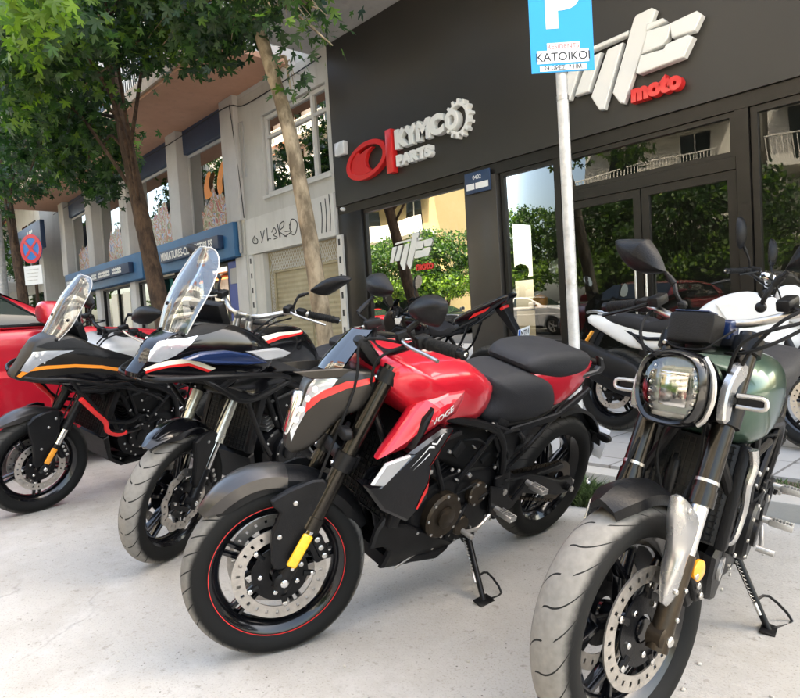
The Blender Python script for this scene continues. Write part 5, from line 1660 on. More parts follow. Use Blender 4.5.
def window(parent, x0, x1, z0, z1, y, fw_=.05, dep=.06, name='window', fm='shop_frame', gm='shop_glass', mull=(), bars=(), wob=0.0, bar=None):
    m = MB()
    wbox(m, x0, x0 + fw_, z0, z1, y, y + dep); wbox(m, x1 - fw_, x1, z0, z1, y, y + dep)
    wbox(m, x0 + fw_, x1 - fw_, z0, z0 + fw_, y, y + dep); wbox(m, x0 + fw_, x1 - fw_, z1 - fw_, z1, y, y + dep)
    for mx_ in mull: wbox(m, mx_ - fw_ * .5, mx_ + fw_ * .5, z0 + fw_, z1 - fw_, y + .003, y + dep - .003)
    for mz in bars: wbox(m, x0 + fw_, x1 - fw_, mz - fw_ * .4, mz + fw_ * .4, y + .006, y + dep - .006)
    f = cb2(m, name, M[fm], parent)
    m = MB()
    # large panes are never perfectly flat
    nx, nz = max(2, int((x1 - x0) / .12)), max(2, int((z1 - z0) / .12))
    g = [[m.bm.verts.new((x0 + fw_ * .7 + (x1 - x0 - 1.4 * fw_) * i / nx, y + dep * .6 + wob * noise.noise(Vector((x0 + i * .11, 3.3, z0 + j * .12))), z0 + fw_ * .7 + (z1 - z0 - 1.4 * fw_) * j / nz)) for j in range(nz + 1)] for i in range(nx + 1)]
    for i in range(nx):
        for j in range(nz): m.bm.faces.new((g[i][j], g[i + 1][j], g[i + 1][j + 1], g[i][j + 1]))
    cb2(m, 'pane', M[gm], f)
    return f
window(shop, -8.185, -5.905, .345, 2.855, YF + .05, .055, wob=.006)
window(shop, -5.325, -4.46, .225, 2.855, YF + .05, .05, wob=.006)
window(shop, -4.40, -2.43, 2.43, 2.855, YF + .05, .05, wob=.006)
window(shop, -2.29, .2, .255, 2.855, YF + .05, .06, wob=.008)
window(shop, .26, 3.1, .255, 2.855, YF + .05, .06, wob=.006)
m = wbox(MB(), -4.452, -4.405, .165, 2.855, YF + .02, YF + .2); cb2(m, 'jamb', M['shop_frame'], shop)
m = wbox(MB(), -2.422, -2.30, .165, 2.855, YF + .02, YF + .2); cb2(m, 'jamb', M['shop_frame'], shop)
m = wbox(MB(), -4.40, -2.43, 2.305, 2.425, YF + .03, YF + .16); cb2(m, 'transom', M['shop_frame'], shop)
for x0, x1, hx in ((-4.395, -3.425, -3.48), (-3.415, -2.435, -3.36)):
    d_ = window(shop, x0, x1, .165, 2.30, YF + .05, .085, .05, 'door', wob=.006)
    m = MB(); m.tube([(hx, YF - .02, .9), (hx, YF - .02, 1.5)], .013, 10); m.cyl((hx, YF - .02, .95), (hx, YF + .05, .95), .008); m.cyl((hx, YF - .02, 1.45), (hx, YF + .05, 1.45), .008)
    cb2(m, 'handle', M['steel'], d_)
# address plate and number stencil
MXW = Matrix(((1, 0, 0, 0), (0, 0, -1, 0), (0, 1, 0, 0), (0, 0, 0, 1)))
def wtext(name, s, x, z, y, size, mat, parent, **k):
    m = MB(); m.bm.free(); m.bm = text_bm(s, size, **k)
    m.bm.transform(Matrix.Translation((x, y, z)) @ MXW)
    return cb2(m, name, mat, parent)
ap = empty('address_plate', (-5.65, YF - .03, 2.8), 'small dark street address plate on the pillar between two shop windows', 'sign')
m = wbox(MB(), -5.87, -5.43, 2.665, 2.945, YF - .035, YF - .012, .004); p_ = cb2(m, 'plate', M['navy'], ap)
m = wbox(MB(), -5.84, -5.70, 2.715, 2.795, YF - .038, YF - .0355); cb2(m, 'label_strip', M['white_paint'], ap)
m = wbox(MB(), -5.68, -5.46, 2.715, 2.795, YF - .038, YF - .0355); cb2(m, 'label_strip', M['white_paint'], ap)
wtext('plate_number', '0402', -5.65, 2.845, YF - .037, .075, M['white_paint'], ap, align='CENTER', bold=.001)
# letters on the fascia
ks = empty('parts_sign', (-7.1, YF - .05, 3.6), 'red oval emblem with white raised letters KYMCO PARTS and a white gear', 'shop sign')
def ell(cx, cz, rx, rz, n=56, a0=0, a1=2 * PI, sk=0.0): return [(cx + rx * math.cos(a0 + (a1 - a0) * i / n) + sk * rz * math.sin(a0 + (a1 - a0) * i / n), cz + rz * math.sin(a0 + (a1 - a0) * i / n)) for i in range(n)]
def ringprism(m, o_, i_, a, b, bev=.008):
    """flat ring between two outlines with equal point counts, with depth"""
    n = len(o_)
    P = lambda q, y: [Vector((u, y, v)) for u, v in q]
    rings = [P(i_, b), P(o_, b), P(o_, a + bev), P(offset(o_, bev), a), P(offset(i_, -bev), a), P(i_, a + bev), P(i_, b)]
    m.strip(rings)
ya, yb_ = YF - .10, YF - .002
m = MB(); ringprism(m, ell(-7.865, 3.575, .50, .29, sk=.30), ell(-7.865, 3.575, .41, .215, sk=.30), ya, yb_)
cb2(m, 'emblem_ring', M['red_bright'], ks)
m = MB()
m.prism(smooth2([(-8.27, 3.50), (-8.20, 3.66), (-8.07, 3.74), (-8.0, 3.70), (-7.88, 3.74), (-7.70, 3.755), (-7.82, 3.70), (-7.90, 3.58), (-7.86, 3.47), (-7.76, 3.40), (-7.84, 3.375), (-8.02, 3.36), (-8.18, 3.38)], 3), lambda u, v, w: Vector((u, w, v)), ya + .02, yb_, .006)
cb2(m, 'emblem', M['red_bright'], ks)
m = wbox(MB(), -7.35, -7.21, 3.25, 3.90, ya - .02, yb_, .01); cb2(m, 'emblem_bar', M['red_bright'], ks)
wtext('letters', 'KYMC', -7.17, 3.60, YF - .045, .345, M['white_glossy'], ks, extrude=.043, bold=.022, sx=1.06, bevel=.004)
wtext('letters', 'PARTS', -7.16, 3.335, YF - .045, .20, M['white_glossy'], ks, extrude=.043, bold=.013, sx=1.28, bevel=.003)
m = MB()
o_, n_ = [], 14
gc = (-5.885, 3.69)
for i in range(n_):
    for k2, r in ((.0, .21), (.12, .26), (.44, .26), (.56, .21), (.78, .21)):
        a = (i + k2) / n_ * 2 * PI; o_.append((gc[0] + r * .93 * math.cos(a), gc[1] + r * math.sin(a)))
i_ = [(gc[0] + .165 * .93 * math.cos(j / len(o_) * 2 * PI), gc[1] + .175 * math.sin(j / len(o_) * 2 * PI)) for j in range(len(o_))]
ringprism(m, o_, i_, ya, yb_, .004); cb2(m, 'gear', M['white_glossy'], ks)
m = MB(); ringprism(m, ell(-5.99, 3.70, .125, .135), ell(-5.99, 3.70, .055, .065), ya - .01, yb_, .006); cb2(m, 'letters', M['white_glossy'], ks)
LOGO = {'cross stroke': [(-3.347, 4.042), (-3.318, 4.074), (-3.148, 4.084), (-3.104, 4.046), (-3.495, 3.211), (-3.544, 3.229), (-3.625, 3.362)],
        'leg': [(-3.66, 3.835), (-3.479, 3.850), (-3.729, 3.215), (-3.792, 3.225), (-3.884, 3.392)], 'leg2': [(-3.900, 3.826), (-3.735, 3.835), (-3.905, 3.458), (-4.09, 3.462)],
        'leg3': [(-4.14, 3.816), (-3.965, 3.828), (-4.15, 3.439), (-4.27, 3.451)], 'bar': [(-4.02, 3.905), (-3.9, 3.925), (-3.405, 3.945), (-3.42, 3.90), (-3.886, 3.88), (-4.04, 3.86)],
        'cross': [(-3.20, 3.935), (-3.031, 3.932), (-2.999, 3.889), (-3.215, 3.864)], 's1': [(-2.965, 3.850), (-2.691, 3.871), (-2.642, 3.815), (-2.718, 3.691), (-2.945, 3.701)],
        's2': [(-3.20, 3.86), (-2.945, 3.845), (-2.985, 3.715), (-3.04, 3.664), (-3.268, 3.652)], 's3': [(-3.0, 3.66), (-2.781, 3.673), (-2.731, 3.634), (-2.832, 3.472), (-3.302, 3.455), (-3.337, 3.477), (-3.277, 3.638), (-3.032, 3.62)]}
ls = empty('logo_sign', (-3.4, YF - .05, 3.6), 'slanted white raised logo over small red word moto on the fascia', 'shop sign')
for i, (k_, P_) in enumerate(LOGO.items()):
    m = MB(); m.prism(P_, lambda u, v, w: Vector((u, w, v)), YF - .085 - .003 * i, YF - .004, .010); cb2(m, 'letters', M['white_glossy'], ls)
wtext('letters', 'moto', -3.40, 3.20, YF - .055, .235, M['red_bright'], ls, extrude=.045, bold=.014, sx=1.02, bevel=.003)
st = empty('window_sticker', (-7.1, YF + .07, 2.0), 'white and red shop logo sticker on the first window glass', 'sticker')
sx_, sz_ = .60, .62
for k_, P_ in LOGO.items():
    P2 = [(-7.62 + (u + 4.27) * sx_ + .0 * v, 1.79 + (v - 3.21) * sz_) for u, v in P_]
    m = MB(); m.prism(P2, lambda u, v, w: Vector((u, w, v)), YF + .072, YF + .074); cb2(m, 'letters', M['white_glossy'], st)
wtext('letters', 'moto', -7.04, 1.76, YF + .073, .17, M['red_bright'], st, bold=.008)
# alarm box, camera
m = wbox(MB(), -8.655, -8.40, 3.80, 4.02, YF - .10, YF - .001, .015); tag(m.build('alarm_box', M['white_paint']), 'small white alarm box beside the red oval emblem', 'alarm')
m = MB(); m.lathe([(0, .001), (0, .03), (.03, .035), (.06, .03), (.06, .001)], (-8.6, YF - .01, 2.93), (0, -1, 0), 16); m.ball((-8.6, YF - .07, 2.93), .026); tag(m.build('security_camera', M['white_paint']), 'tiny white security camera under the corner of the dark fascia', 'camera')
# things inside the shop
def helmet(x, y, z, mat, lab):
    e = empty('helmet', (x, y, z), lab, 'helmet', group='helmets on the shelf inside')
    m = MB(); m.lathe([(-.12, .085), (-.10, .115), (-.03, .135), (.05, .13), (.11, .085), (.135, .001)], (0, 0, .12), (0, 0, 1), 20)
    m.build('helmet_shell', M[mat], e)
    m = MB(); m.lathe([(-.03, .137), (.045, .134)], (0, 0, .12), (0, 0, 1), 14, a0=rad(-160), a1=rad(-20)); m.build('visor', M['black_gloss'], e)
sh_ = empty('shelf', (-7.0, YF + 2.6, .16), 'dark shelf unit with helmets behind the first shop window', 'shelf')
for z in (.5, 1.05, 1.6):
    m = wbox(MB(), -8.0, -6.0, z, z + .03, YF + 2.4, YF + 2.8); cb2(m, 'board', M['black_plastic'], sh_)
for x in (-8.02, -5.98):
    m = wbox(MB(), x - .02, x + .02, .16, 2.1, YF + 2.4, YF + 2.8); cb2(m, 'upright', M['black_plastic'], sh_)
hl_ = [('red_bright', 'red helmet on the shelf'), ('white_paint', 'white helmet on the shelf'), ('black_gloss', 'black helmet on the shelf'), ('orange', 'orange helmet on the shelf'), ('silver_paint', 'silver helmet on the shelf')]
for i, (mt, lb) in enumerate(hl_):
    helmet(-7.75 + i * .38, YF + 2.6, 1.08 if i % 2 else 1.63, mt, lb + (' upper board' if i % 2 == 0 else ' middle board'))

# ------------------------------------------------------------------ cream building with graffiti
wb_ = empty('cream_building', (-10.5, YF, 0), 'narrow cream building with graffiti over a closed shutter', 'building')
m = MB()
wbox(m, -12.2, -8.84, 3.26, 3.58, YF, YF + .4); wbox(m, -12.2, -11.08, 3.58, 5.15, YF, YF + .4); wbox(m, -8.93, -8.84, 3.58, 5.15, YF, YF + .4); wbox(m, -12.2, -8.84, 5.15, 5.71, YF, YF + .4)
wbox(m, -12.2, -11.95, .1, 3.26, YF, YF + .4)
cb2(m, 'wall', M['plaster'], wb_)
m = wbox(MB(), -12.6, -8.85, 5.72, 21, YF + .01, YF + 12); cb2(m, 'upper_wall', M['plaster_white'], wb_)
m = wbox(MB(), -11.9, -8.86, 2.53, 3.255, YF - .035, YF + .3); cb2(m, 'lintel_panel', M['plaster_white'], wb_)
for x in (-11.88, -8.845):
    m = wbox(MB(), x, x + .15, .1, 2.525, YF - .03, YF + .3); st_ = cb2(m, 'pilaster', M['plaster_white'], wb_)
    for i in range(7):
        m = wbox(MB(), x + .045, x + .095, .55 + i * .30, .66 + i * .30, YF - .034, YF - .0295); cb2(m, 'dark_slot', M['ink'], st_)
m = wbox(MB(), -11.72, -11.36, .1, 2.52, YF + .0, YF + .3); cb2(m, 'shutter_frame', M['plaster'], wb_)
m = wbox(MB(), -11.36, -8.85, .12, 2.525, YF + .12, YF + .2); sh2 = cb2(m, 'shutter', M['shutter'], wb_)
m = MB()
for i in range(42):
    for s in (1, -1):
        x = -11.30 + i * .06
        zt, zb = 2.50, 2.14
        if x > -8.92: continue
        a, b = Vector((x, YF + .112, zb)), Vector((x + s * .18, YF + .112, zt))
        if b.x > -8.87 or b.x < -11.34: continue
        m.cyl(a, b, .006, n=4, cap=False)
for i in range(30):
    for s in (1, -1):
        z = .15 + i * .065
        a, b = Vector((-11.30, YF + .112, z)), Vector((-11.16, YF + .112, z + s * .16))
        if b.z < 2.2: m.cyl(a, b, .006, n=4, cap=False)
m.build('lattice', M['plaster_white'], None, split=False); lat = bpy.context.scene.objects.get('lattice') or bpy.data.objects['lattice']
lat.parent = wb_; lat.matrix_parent_inverse = Matrix.Translation(-Vector(wb_.location))
m = MB(); wbox(m, -11.16, -11.10, .12, 2.14, YF + .09, YF + .12); wbox(m, -11.10, -8.9, 2.10, 2.14, YF + .09, YF + .12); wbox(m, -9.95, -9.91, .12, 2.10, YF + .095, YF + .12)
cb2(m, 'shutter_rail', M['shutter'], wb_)
# window
wi = window(wb_, -11.06, -8.94, 3.6, 5.13, YF + .05, .07, .08, 'window', 'plaster_white', 'house_glass', mull=(-9.43,), bars=(4.72,))
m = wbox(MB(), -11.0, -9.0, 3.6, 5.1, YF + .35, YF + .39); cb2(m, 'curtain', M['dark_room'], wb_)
m = wbox(MB(), -11.12, -8.9, 3.54, 3.6, YF - .05, YF + .1); cb2(m, 'window_sill', M['plaster_white'], wb_)
# graffiti strokes
m = MB()
random.seed(21)
def stroke(pts, r=.012):
    m.tube([Vector((a, YF - .037, b)) for a, b in pts], r, 6, smooth=5)
gx = -11.55
for glyph in ([(0, .32), (-.1, .25), (-.08, .1), (.06, .08), (.1, .2), (.02, .28), (-.03, .2)], [(0, .45), (.08, .2), (.0, .05), (.1, .25), (.2, .45)], [(.05, .5), (.03, .1), (.12, .12), (.2, .08)], [(0, .3), (.12, .42), (.2, .3), (.05, .22), (.2, .12), (.05, .05)],
              [(.0, .5), (.08, .05), (.12, .45), (.25, .55), (.22, .35), (.08, .28), (.28, .1), (.32, .06)], [(.05, .1), (.3, .14), (.05, .22)], [(.0, .4), (.06, .1), (.2, .08), (.3, .4), (.1, .5), (.0, .25)], [(.1, .6), (.15, .05), (.25, .3)], [(.1, .65), (.12, .1)]):
    stroke([(gx + a * .9 + random.uniform(-.02, .02), 2.68 + b * .62 + random.uniform(-.02, .02)) for a, b in glyph], .009); gx += .27 if gx > -10.4 else .215
for i, x in enumerate((-9.25, -9.12, -9.0)): stroke([(x, 2.62), (x + .04, 2.9), (x + .03, 3.15 + .05 * i)], .009)
cb2(m, 'graffiti', M['graff'], wb_)
# ------------------------------------------------------------------ corner building with blue shop
bs_ = empty('corner_building', (-18, YF, 0), 'building with salmon balcony above a blue banded collectibles shop', 'building')
cols_ = [-12.25, -15.1, -18.6, -21.7, -24.7]
for i, cx in enumerate(cols_):
    m = wbox(MB(), cx - .30, cx + .30, 3.262, 5.8, YF - .12, YF + .45, .015); cb2(m, 'column', M['column'], bs_)
    m = wbox(MB(), cx - .22, cx + .22, .1, 2.54, YF - .02, YF + .4, .01); cb2(m, 'column', M['column'], bs_)
for a, b in zip(cols_, cols_[1:]):
    x0, x1 = b + .30, a - .30
    m = wbox(MB(), x0, x1, 5.25, 5.8, YF + .06, YF + .3); cb2(m, 'navy_panel', M['navy'], bs_)
    f = window(bs_, x0, x1, 3.27, 5.24, YF + .15, .06, .06, 'window', 'column', 'house_glass')
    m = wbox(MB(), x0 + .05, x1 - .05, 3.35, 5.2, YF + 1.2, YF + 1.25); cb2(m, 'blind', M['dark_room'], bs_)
# posters of colourful figures behind the glass
for k_, (xc, hh, ww) in enumerate(((-13.55, .95, 1.3), (-16.6, 1.15, 1.7), (-20.1, 1.0, 1.5), (-23.1, 1.1, 1.6))):
    m = MB()
    random.seed(90 + k_)
    P_ = [(xc - ww * .5, 3.36), (xc + ww * .5, 3.36)]
    for i in range(15):
        t = 1 - i / 14
        P_.append((xc - ww * .5 + ww * t, 3.36 + hh * (.55 + .45 * math.sin(PI * t) ** .7) * random.uniform(.6, 1.0)))
    m.prism(P_, lambda u, v, w: Vector((u, w, v)), YF + .138, YF + .145); cb2(m, 'poster', M['poster'], bs_)
for k_, P_ in enumerate(([(-13.95, 4.05), (-14.0, 4.35), (-13.8, 4.62), (-13.62, 4.60), (-13.75, 4.40), (-13.7, 4.2), (-13.6, 4.1)], [(-13.3, 4.05), (-13.35, 4.3), (-13.2, 4.6), (-12.95, 4.75), (-12.92, 4.6), (-13.1, 4.35), (-13.12, 4.1)])):
    m = MB(); m.prism(smooth2(P_, 3), lambda u, v, w: Vector((u, w, v)), YF + .134, YF + .1375); cb2(m, 'poster', M['orange'], bs_)
m = wbox(MB(), -17.0, -12.18, 2.55, 3.26, YF - .18, YF + .1, .01); bd = cb2(m, 'sign_band', M['shop_blue'], bs_)
m = wbox(MB(), -24.6, -17.35, 2.55, 3.26, YF - .18, YF + .1, .01); bd2 = cb2(m, 'sign_band', M['shop_blue'], bs_)
m = wbox(MB(), -15.75, -12.62, 2.76, 3.04, YF - .32, YF - .185, .01); sb1 = cb2(m, 'sign_board', M['navy'], bs_)
m = wbox(MB(), -24.0, -17.95, 2.76, 3.04, YF - .32, YF - .185, .01); sb2 = cb2(m, 'sign_board', M['navy'], bs_)
wtext('letters', 'MINIATURES-COLLECTIBLES', -15.68, 2.81, YF - .326, .25, M['white_glossy'], bs_, bold=.006, extrude=.002, sx=.90)
random.seed(8)
x = -23.9
for word in (6, 3, 5, 4, 7, 5):
    m = MB()
    for _ in range(word):
        w0 = random.uniform(.09, .15)
        for dz in (0, .09): wbox(m, x, x + w0, 2.81 + dz, 2.85 + dz + .02, YF - .328, YF - .322)
        wbox(m, x, x + .03, 2.81, 2.98, YF - .330, YF - .324)
        x += w0 + .03
    x += .2
    cb2(m, 'letters', M['white_glossy'], bs_)
wtext('letters', 'S.F.', -16.85, 2.70, YF - .19, .42, M['cream_paint'], bs_, bold=.012, extrude=.02, shear=.3)
m = wbox(MB(), -12.95, -12.3, .12, 2.5, YF + .05, YF + .1); dr_ = cb2(m, 'door', M['door_blue'], bs_)
m = wbox(MB(), -12.85, -12.4, 2.02, 2.35, YF + .03, YF + .048); cb2(m, 'window', M['plaster_grey'], dr_)
for x0, x1 in ((-14.88, -13.0), (-18.38, -15.34), (-21.48, -18.85), (-24.45, -21.95)):
    window(bs_, x0, x1, .4, 2.5, YF + .08, .06, .06, 'window', 'iron', 'house_glass', mull=((x0 + x1) / 2,))
    m = wbox(MB(), x0, x1, .1, .4, YF + .03, YF + .2); cb2(m, 'plinth', M['plaster'], bs_)
m = MB(); wbox(m, -16.9, -16.5, .6, 2.45, YF - .05, YF + .04); cb2(m, 'hanging_banner', M['teal'], bs_)
m = MB(); wbox(m, -19.6, -19.0, .5, 2.3, YF + .03, YF + .07); wbox(m, -20.6, -20.1, .9, 2.3, YF + .03, YF + .07); cb2(m, 'notice', M['cream_paint'], bs_)
m = wbox(MB(), -26.4, -10.05, 5.80, 5.90, YF - 1.5, YF + .6); cb2(m, 'balcony_slab', M['plaster_salmon'], bs_)
m = wbox(MB(), -26.5, -9.95, 5.86, 6.12, YF - 1.56, YF - 1.5); cb2(m, 'balcony_edge', M['salmon_edge'], bs_)
m = MB()
for i in range(150):
    x = -26.4 + i * .11
    if x < -9.9: m.box((x, YF - 1.53, 6.55), (.016, .016, .86))
wbox(m, -26.45, -9.95, 6.97, 7.01, YF - 1.56, YF - 1.5); wbox(m, -26.45, -9.95, 6.45, 6.48, YF - 1.545, YF - 1.515)
m.build('railing', M['iron'], None, split=False); o_l = [o for o in bpy.data.objects if o.name.startswith('railing') and o.parent is None][0]
o_l.parent = bs_; o_l.matrix_parent_inverse = Matrix.Translation(-Vector(bs_.location))
m = wbox(MB(), -26.5, -12.62, 5.95, 21, YF + .02, YF + 12); cb2(m, 'upper_wall', M['plaster_white'], bs_)
for k_ in range(4):
    for x in (-24, -20.5, -17, -13.8):
        m = wbox(MB(), x, x + 1.4, 6.3 + k_ * 3.1, 8.5 + k_ * 3.1, YF - .0, YF + .018); cb2(m, 'shutter_door', M['house_glass'], bs_)
m = wbox(MB(), -26.3, -9, .1, 5.8, YF + 4.5, YF + 4.7); cb2(m, 'back_wall', M['dark_room'], bs_)
m = wbox(MB(), -12.35, -12.0, 2.55, 5.7, YF - .04, YF + .3, .01); cb2(m, 'corner_pier', M['plaster'], bs_)
m = MB(); m.tube([(-12.08, YF - .08, 2.6), (-12.08, YF - .08, 5.7)], .035, 10); m.tube([(-11.85, YF - .06, 4.1), (-11.85, YF - .06, 5.2), (-11.7, YF - .06, 5.2), (-11.7, YF - .06, 4.1)], .012, 8)
cb2(m, 'drainpipe', M['plaster_grey'], bs_)

m = MB()
m.tube([(-26, YF - .02, 5.62), (-22, YF - .16, 5.55), (-18.6, YF - .16, 5.60), (-15.1, YF - .16, 5.54), (-12.25, YF - .15, 5.60), (-11.5, YF - .03, 5.5), (-8.95, YF - .03, 5.56)], .012, 6, smooth=6)
m.tube([(-12.0, YF - .16, 5.6), (-11.95, YF - .08, 4.2), (-11.9, YF - .06, 3.3)], .009, 6, smooth=5)
cb2(m, 'wall_cable', M['ink'], bs_)
# ------------------------------------------------------------------ apartment blocks farther along and across the street
def block(name, label, x0, x1, yf, depth, h, mat, face=-1, floors=6, awn=True, seed=1, ground_=3.4):
    """face -1: front looks towards -Y; +1: towards +Y"""
    random.seed(seed)
    e = empty(name, ((x0 + x1) / 2, yf, 0), label, 'building')
    ya_, yb2 = (yf, yf + depth) if face < 0 else (yf - depth, yf)
    m = wbox(MB(), x0, x1, 0, h, ya_, yb2); cb2(m, 'wall', M[mat], e)
    fh = (h - ground_) / floors
    nb = max(2, int((x1 - x0) / 3.4))
    bw = (x1 - x0) / nb
    Yo = lambda d: yf + face * d
    for f in range(floors):
        z = ground_ + f * fh
        m = wbox(MB(), x0 + .3, x1 - .3, z - .14, z + .04, min(Yo(.002), Yo(1.4)), max(Yo(.002), Yo(1.4))); cb2(m, 'balcony', M['plaster_white'], e)
        m = MB()
        if (f + seed) % 2: wbox(m, x0 + .3, x1 - .3, z + .045, z + .95, min(Yo(1.32), Yo(1.4)), max(Yo(1.32), Yo(1.4)))
        else:
            for i in range(int((x1 - x0 - .6) / .16)): m.box((x0 + .34 + i * .16, Yo(1.36), z + .5), (.03, .02, .9))
            wbox(m, x0 + .3, x1 - .3, z + .95, z + 1.0, min(Yo(1.32), Yo(1.4)), max(Yo(1.32), Yo(1.4)))
        o = m.build('balustrade', M['plaster_white'], None, split=False); o.parent = e; o.matrix_parent_inverse = Matrix.Translation(-Vector(e.location))
        for b in range(nb):
            cx = x0 + (b + .5) * bw
            wd_ = random.choice((1.4, 1.8, 2.2))
            m = wbox(MB(), cx - wd_ / 2, cx + wd_ / 2, z + .05, z + 2.3, min(Yo(.003), Yo(.02)), max(Yo(.003), Yo(.02))); w1 = cb2(m, 'window', M['dark_glass'], e)
            m = wbox(MB(), cx - .03, cx + .03, z + .05, z + 2.3, min(Yo(.021), Yo(.05)), max(Yo(.021), Yo(.05))); cb2(m, 'frame', M['plaster_white'], w1)
            if awn and random.random() < .35:
                m = MB(); m.box((cx, Yo(.8), z + 2.45), (bw * .8, 1.5, .03), Matrix.Rotation(-face * .5, 3, 'X')); cb2(m, 'awning', M[random.choice(('awning', 'awning', 'cream_paint'))], e)
    for b in range(nb):
        cx = x0 + (b + .5) * bw
        m = wbox(MB(), cx - bw * .4, cx + bw * .4, .3, 2.9, min(Yo(.003), Yo(.03)), max(Yo(.003), Yo(.03))); cb2(m, 'shop_window', M['dark_glass'], e)
    return e
block('apartment_block', 'cream apartment block beyond the corner building at the far left', -41, -27.2, YF - .2, 12, 20, 'plaster', -1, 5, True, 4)
m = wbox(MB(), -30.4, -24.95, 4.28, 5.25, YF - .75, YF - .60, .01); ds_ = m.build('shop_sign', M['navy']); tag(ds_, 'dark navy shop sign with white letters beyond the blue shop', 'sign')
m = MB(); m.bm.free(); m.bm = text_bm('yr', .95, bold=.01, shear=.2); m.bm.transform(Matrix.Translation((-26.9, YF - .755, 4.62)) @ MXW); o = m.build('letters', M['white_glossy'], ds_)
block('apartment_block', 'white apartment block farthest down the street on the shop side', -60, -42, YF + .3, 12, 22, 'plaster_white', -1, 6, True, 5)
block('apartment_block', 'yellow apartment block across the street mirrored in the first window', -36, -26.5, -14.5, 5, 17, 'plaster_yellow', 1, 5, False, 6)
block('apartment_block', 'cream apartment block with orange awnings mirrored in the shop door', -17.2, -9.9, -14.8, 10, 20, 'plaster', 1, 6, True, 7)
block('apartment_block', 'pale apartment block with long white balconies mirrored in the right window', -9, 9, -14.6, 10, 19, 'plaster_white', 1, 6, True, 9)
block('apartment_block', 'tall white apartment block across the street at the far end', -60, -36.5, -15.0, 10, 21, 'plaster_white', 1, 6, True, 10)

# ------------------------------------------------------------------ trees
LEAF = []
for i in range(5):
    a = PI / 2 + (i - 2) * rad(52)
    r = (.62, .85, 1.0, .85, .62)[i]
    a0_ = a - rad(26)
    LEAF.append((.30 * math.cos(a0_), .30 * math.sin(a0_)))
    LEAF.append((r * .62 * math.cos(a - .30), r * .62 * math.sin(a - .30)))
    LEAF.append((r * math.cos(a), r * math.sin(a)))
    LEAF.append((r * .62 * math.cos(a + .30), r * .62 * math.sin(a + .30)))
LEAF.append((.30 * math.cos(PI / 2 + 2.5 * rad(52)), .30 * math.sin(PI / 2 + 2.5 * rad(52))))
LEAF.append((0, -.12))
def crown(parent, blobs, size, seed, simple=False, light=.25):
    random.seed(seed)
    verts, faces, tones = [], [], []
    for (c, r, n) in blobs:
        # leaves sit on twigs: clumps with gaps between
        k = max(3, n // 38)
        tw = []
        for _ in range(k):
            while True:
                q = Vector((random.uniform(-1, 1), random.uniform(-1, 1), random.uniform(-1, 1)))
                if q.length <= 1 and q.length > .25: break
            tw.append(Vector(c) + Vector((q.x * r[0], q.y * r[1], q.z * r[2])))
        for _ in range(n):
            t = random.choice(tw)
            p = t + Vector((random.gauss(0, .17), random.gauss(0, .17), random.gauss(0, .13)))
            s = size * random.uniform(.6, 1.25)
            R_ = (Matrix.Rotation(random.uniform(0, 2 * PI), 3, 'Z') @ Matrix.Rotation(random.gauss(1.1, .5), 3, 'X') @ Matrix.Rotation(random.gauss(PI, .6), 3, 'Z'))
            b = len(verts)
            shp = LEAF if not simple else [(-.1, 0), (-.6, .3), (-.5, .8), (0, 1.1), (.5, .8), (.6, .3), (.1, 0)]
            for x, y in shp: verts.append(p + R_ @ Vector((x * s, y * s, .12 * s * (abs(x) - .3))))
            n0 = len(shp)
            if simple: faces.append(tuple(range(b, b + n0)))
            else:
                verts.append(p + R_ @ Vector((0, .12 * s, 0))); ci = b + n0
                for j in range(n0): faces.append((b + j, b + (j + 1) % n0, ci))
            tn = min(1, max(0, random.gauss(light + (.3 if c[1] < 2.35 else 0) + (.22 if (blobs.index((c, r, n)) % 3 == 1) else -.03), .2)))  # clumps at low y toned lighter: backlight put into the leaf colour
            tones += [tn] * (1 if simple else n0)
    me = bpy.data.meshes.new('crown'); me.from_pydata(verts, [], faces)
    at = me.attributes.new('tone', 'FLOAT', 'FACE'); at.data.foreach_set('value', tones)
    me.materials.append(M['leaf'])
    o = bpy.data.objects.new('crown', me); COL.objects.link(o)
    o.parent = parent; o.matrix_parent_inverse = Matrix.Translation(-Vector(parent.location))
    return o
def tree(label, pts, r0, r1, blobs, size, seed, bark='bark', simple=False, group='street trees', light=.25, bs=.5):
    e = empty('street_tree', tuple(pts[0]), label, 'tree', group=group)
    random.seed(seed)
    m = MB()
    P_ = catmull([Vector(p) for p in pts], 8)
    n = len(P_)
    m.tube(P_, [(r0 + (r1 - r0) * i / n) * (1 + .10 * noise.noise(Vector((i * .5, seed, 0)))) + (.35 * r0 * max(0, 1 - i / 4)) for i in range(n)], 14)
    top = P_[int(n * .55)]
    for i_, (c, r, k) in enumerate(blobs[:14]):
        s0 = P_[min(n - 1, int(n * random.uniform(bs, .9)))]
        c = Vector(c); mid = s0.lerp(c, .5) + Vector((random.uniform(-.15, .15), random.uniform(-.15, .15), .25))
        m.tube([s0, mid, c, c + (c - mid) * .4], [r1 * .42, .006], 7, smooth=4)
        for _ in range(4):
            q = c + Vector((random.uniform(-1, 1) * r[0], random.uniform(-1, 1) * r[1], random.uniform(-1, 1) * r[2])) * .8
            m.tube([mid.lerp(c, .5), mid.lerp(q, .6) + Vector((0, 0, .1)), q], [.009, .003], 5, smooth=3)
    o = m.build('trunk', M[bark], None, split=False, sharp=60); o.parent = e; o.matrix_parent_inverse = Matrix.Translation(-Vector(e.location))
    crown(e, blobs, size, seed, simple, light)
    return e
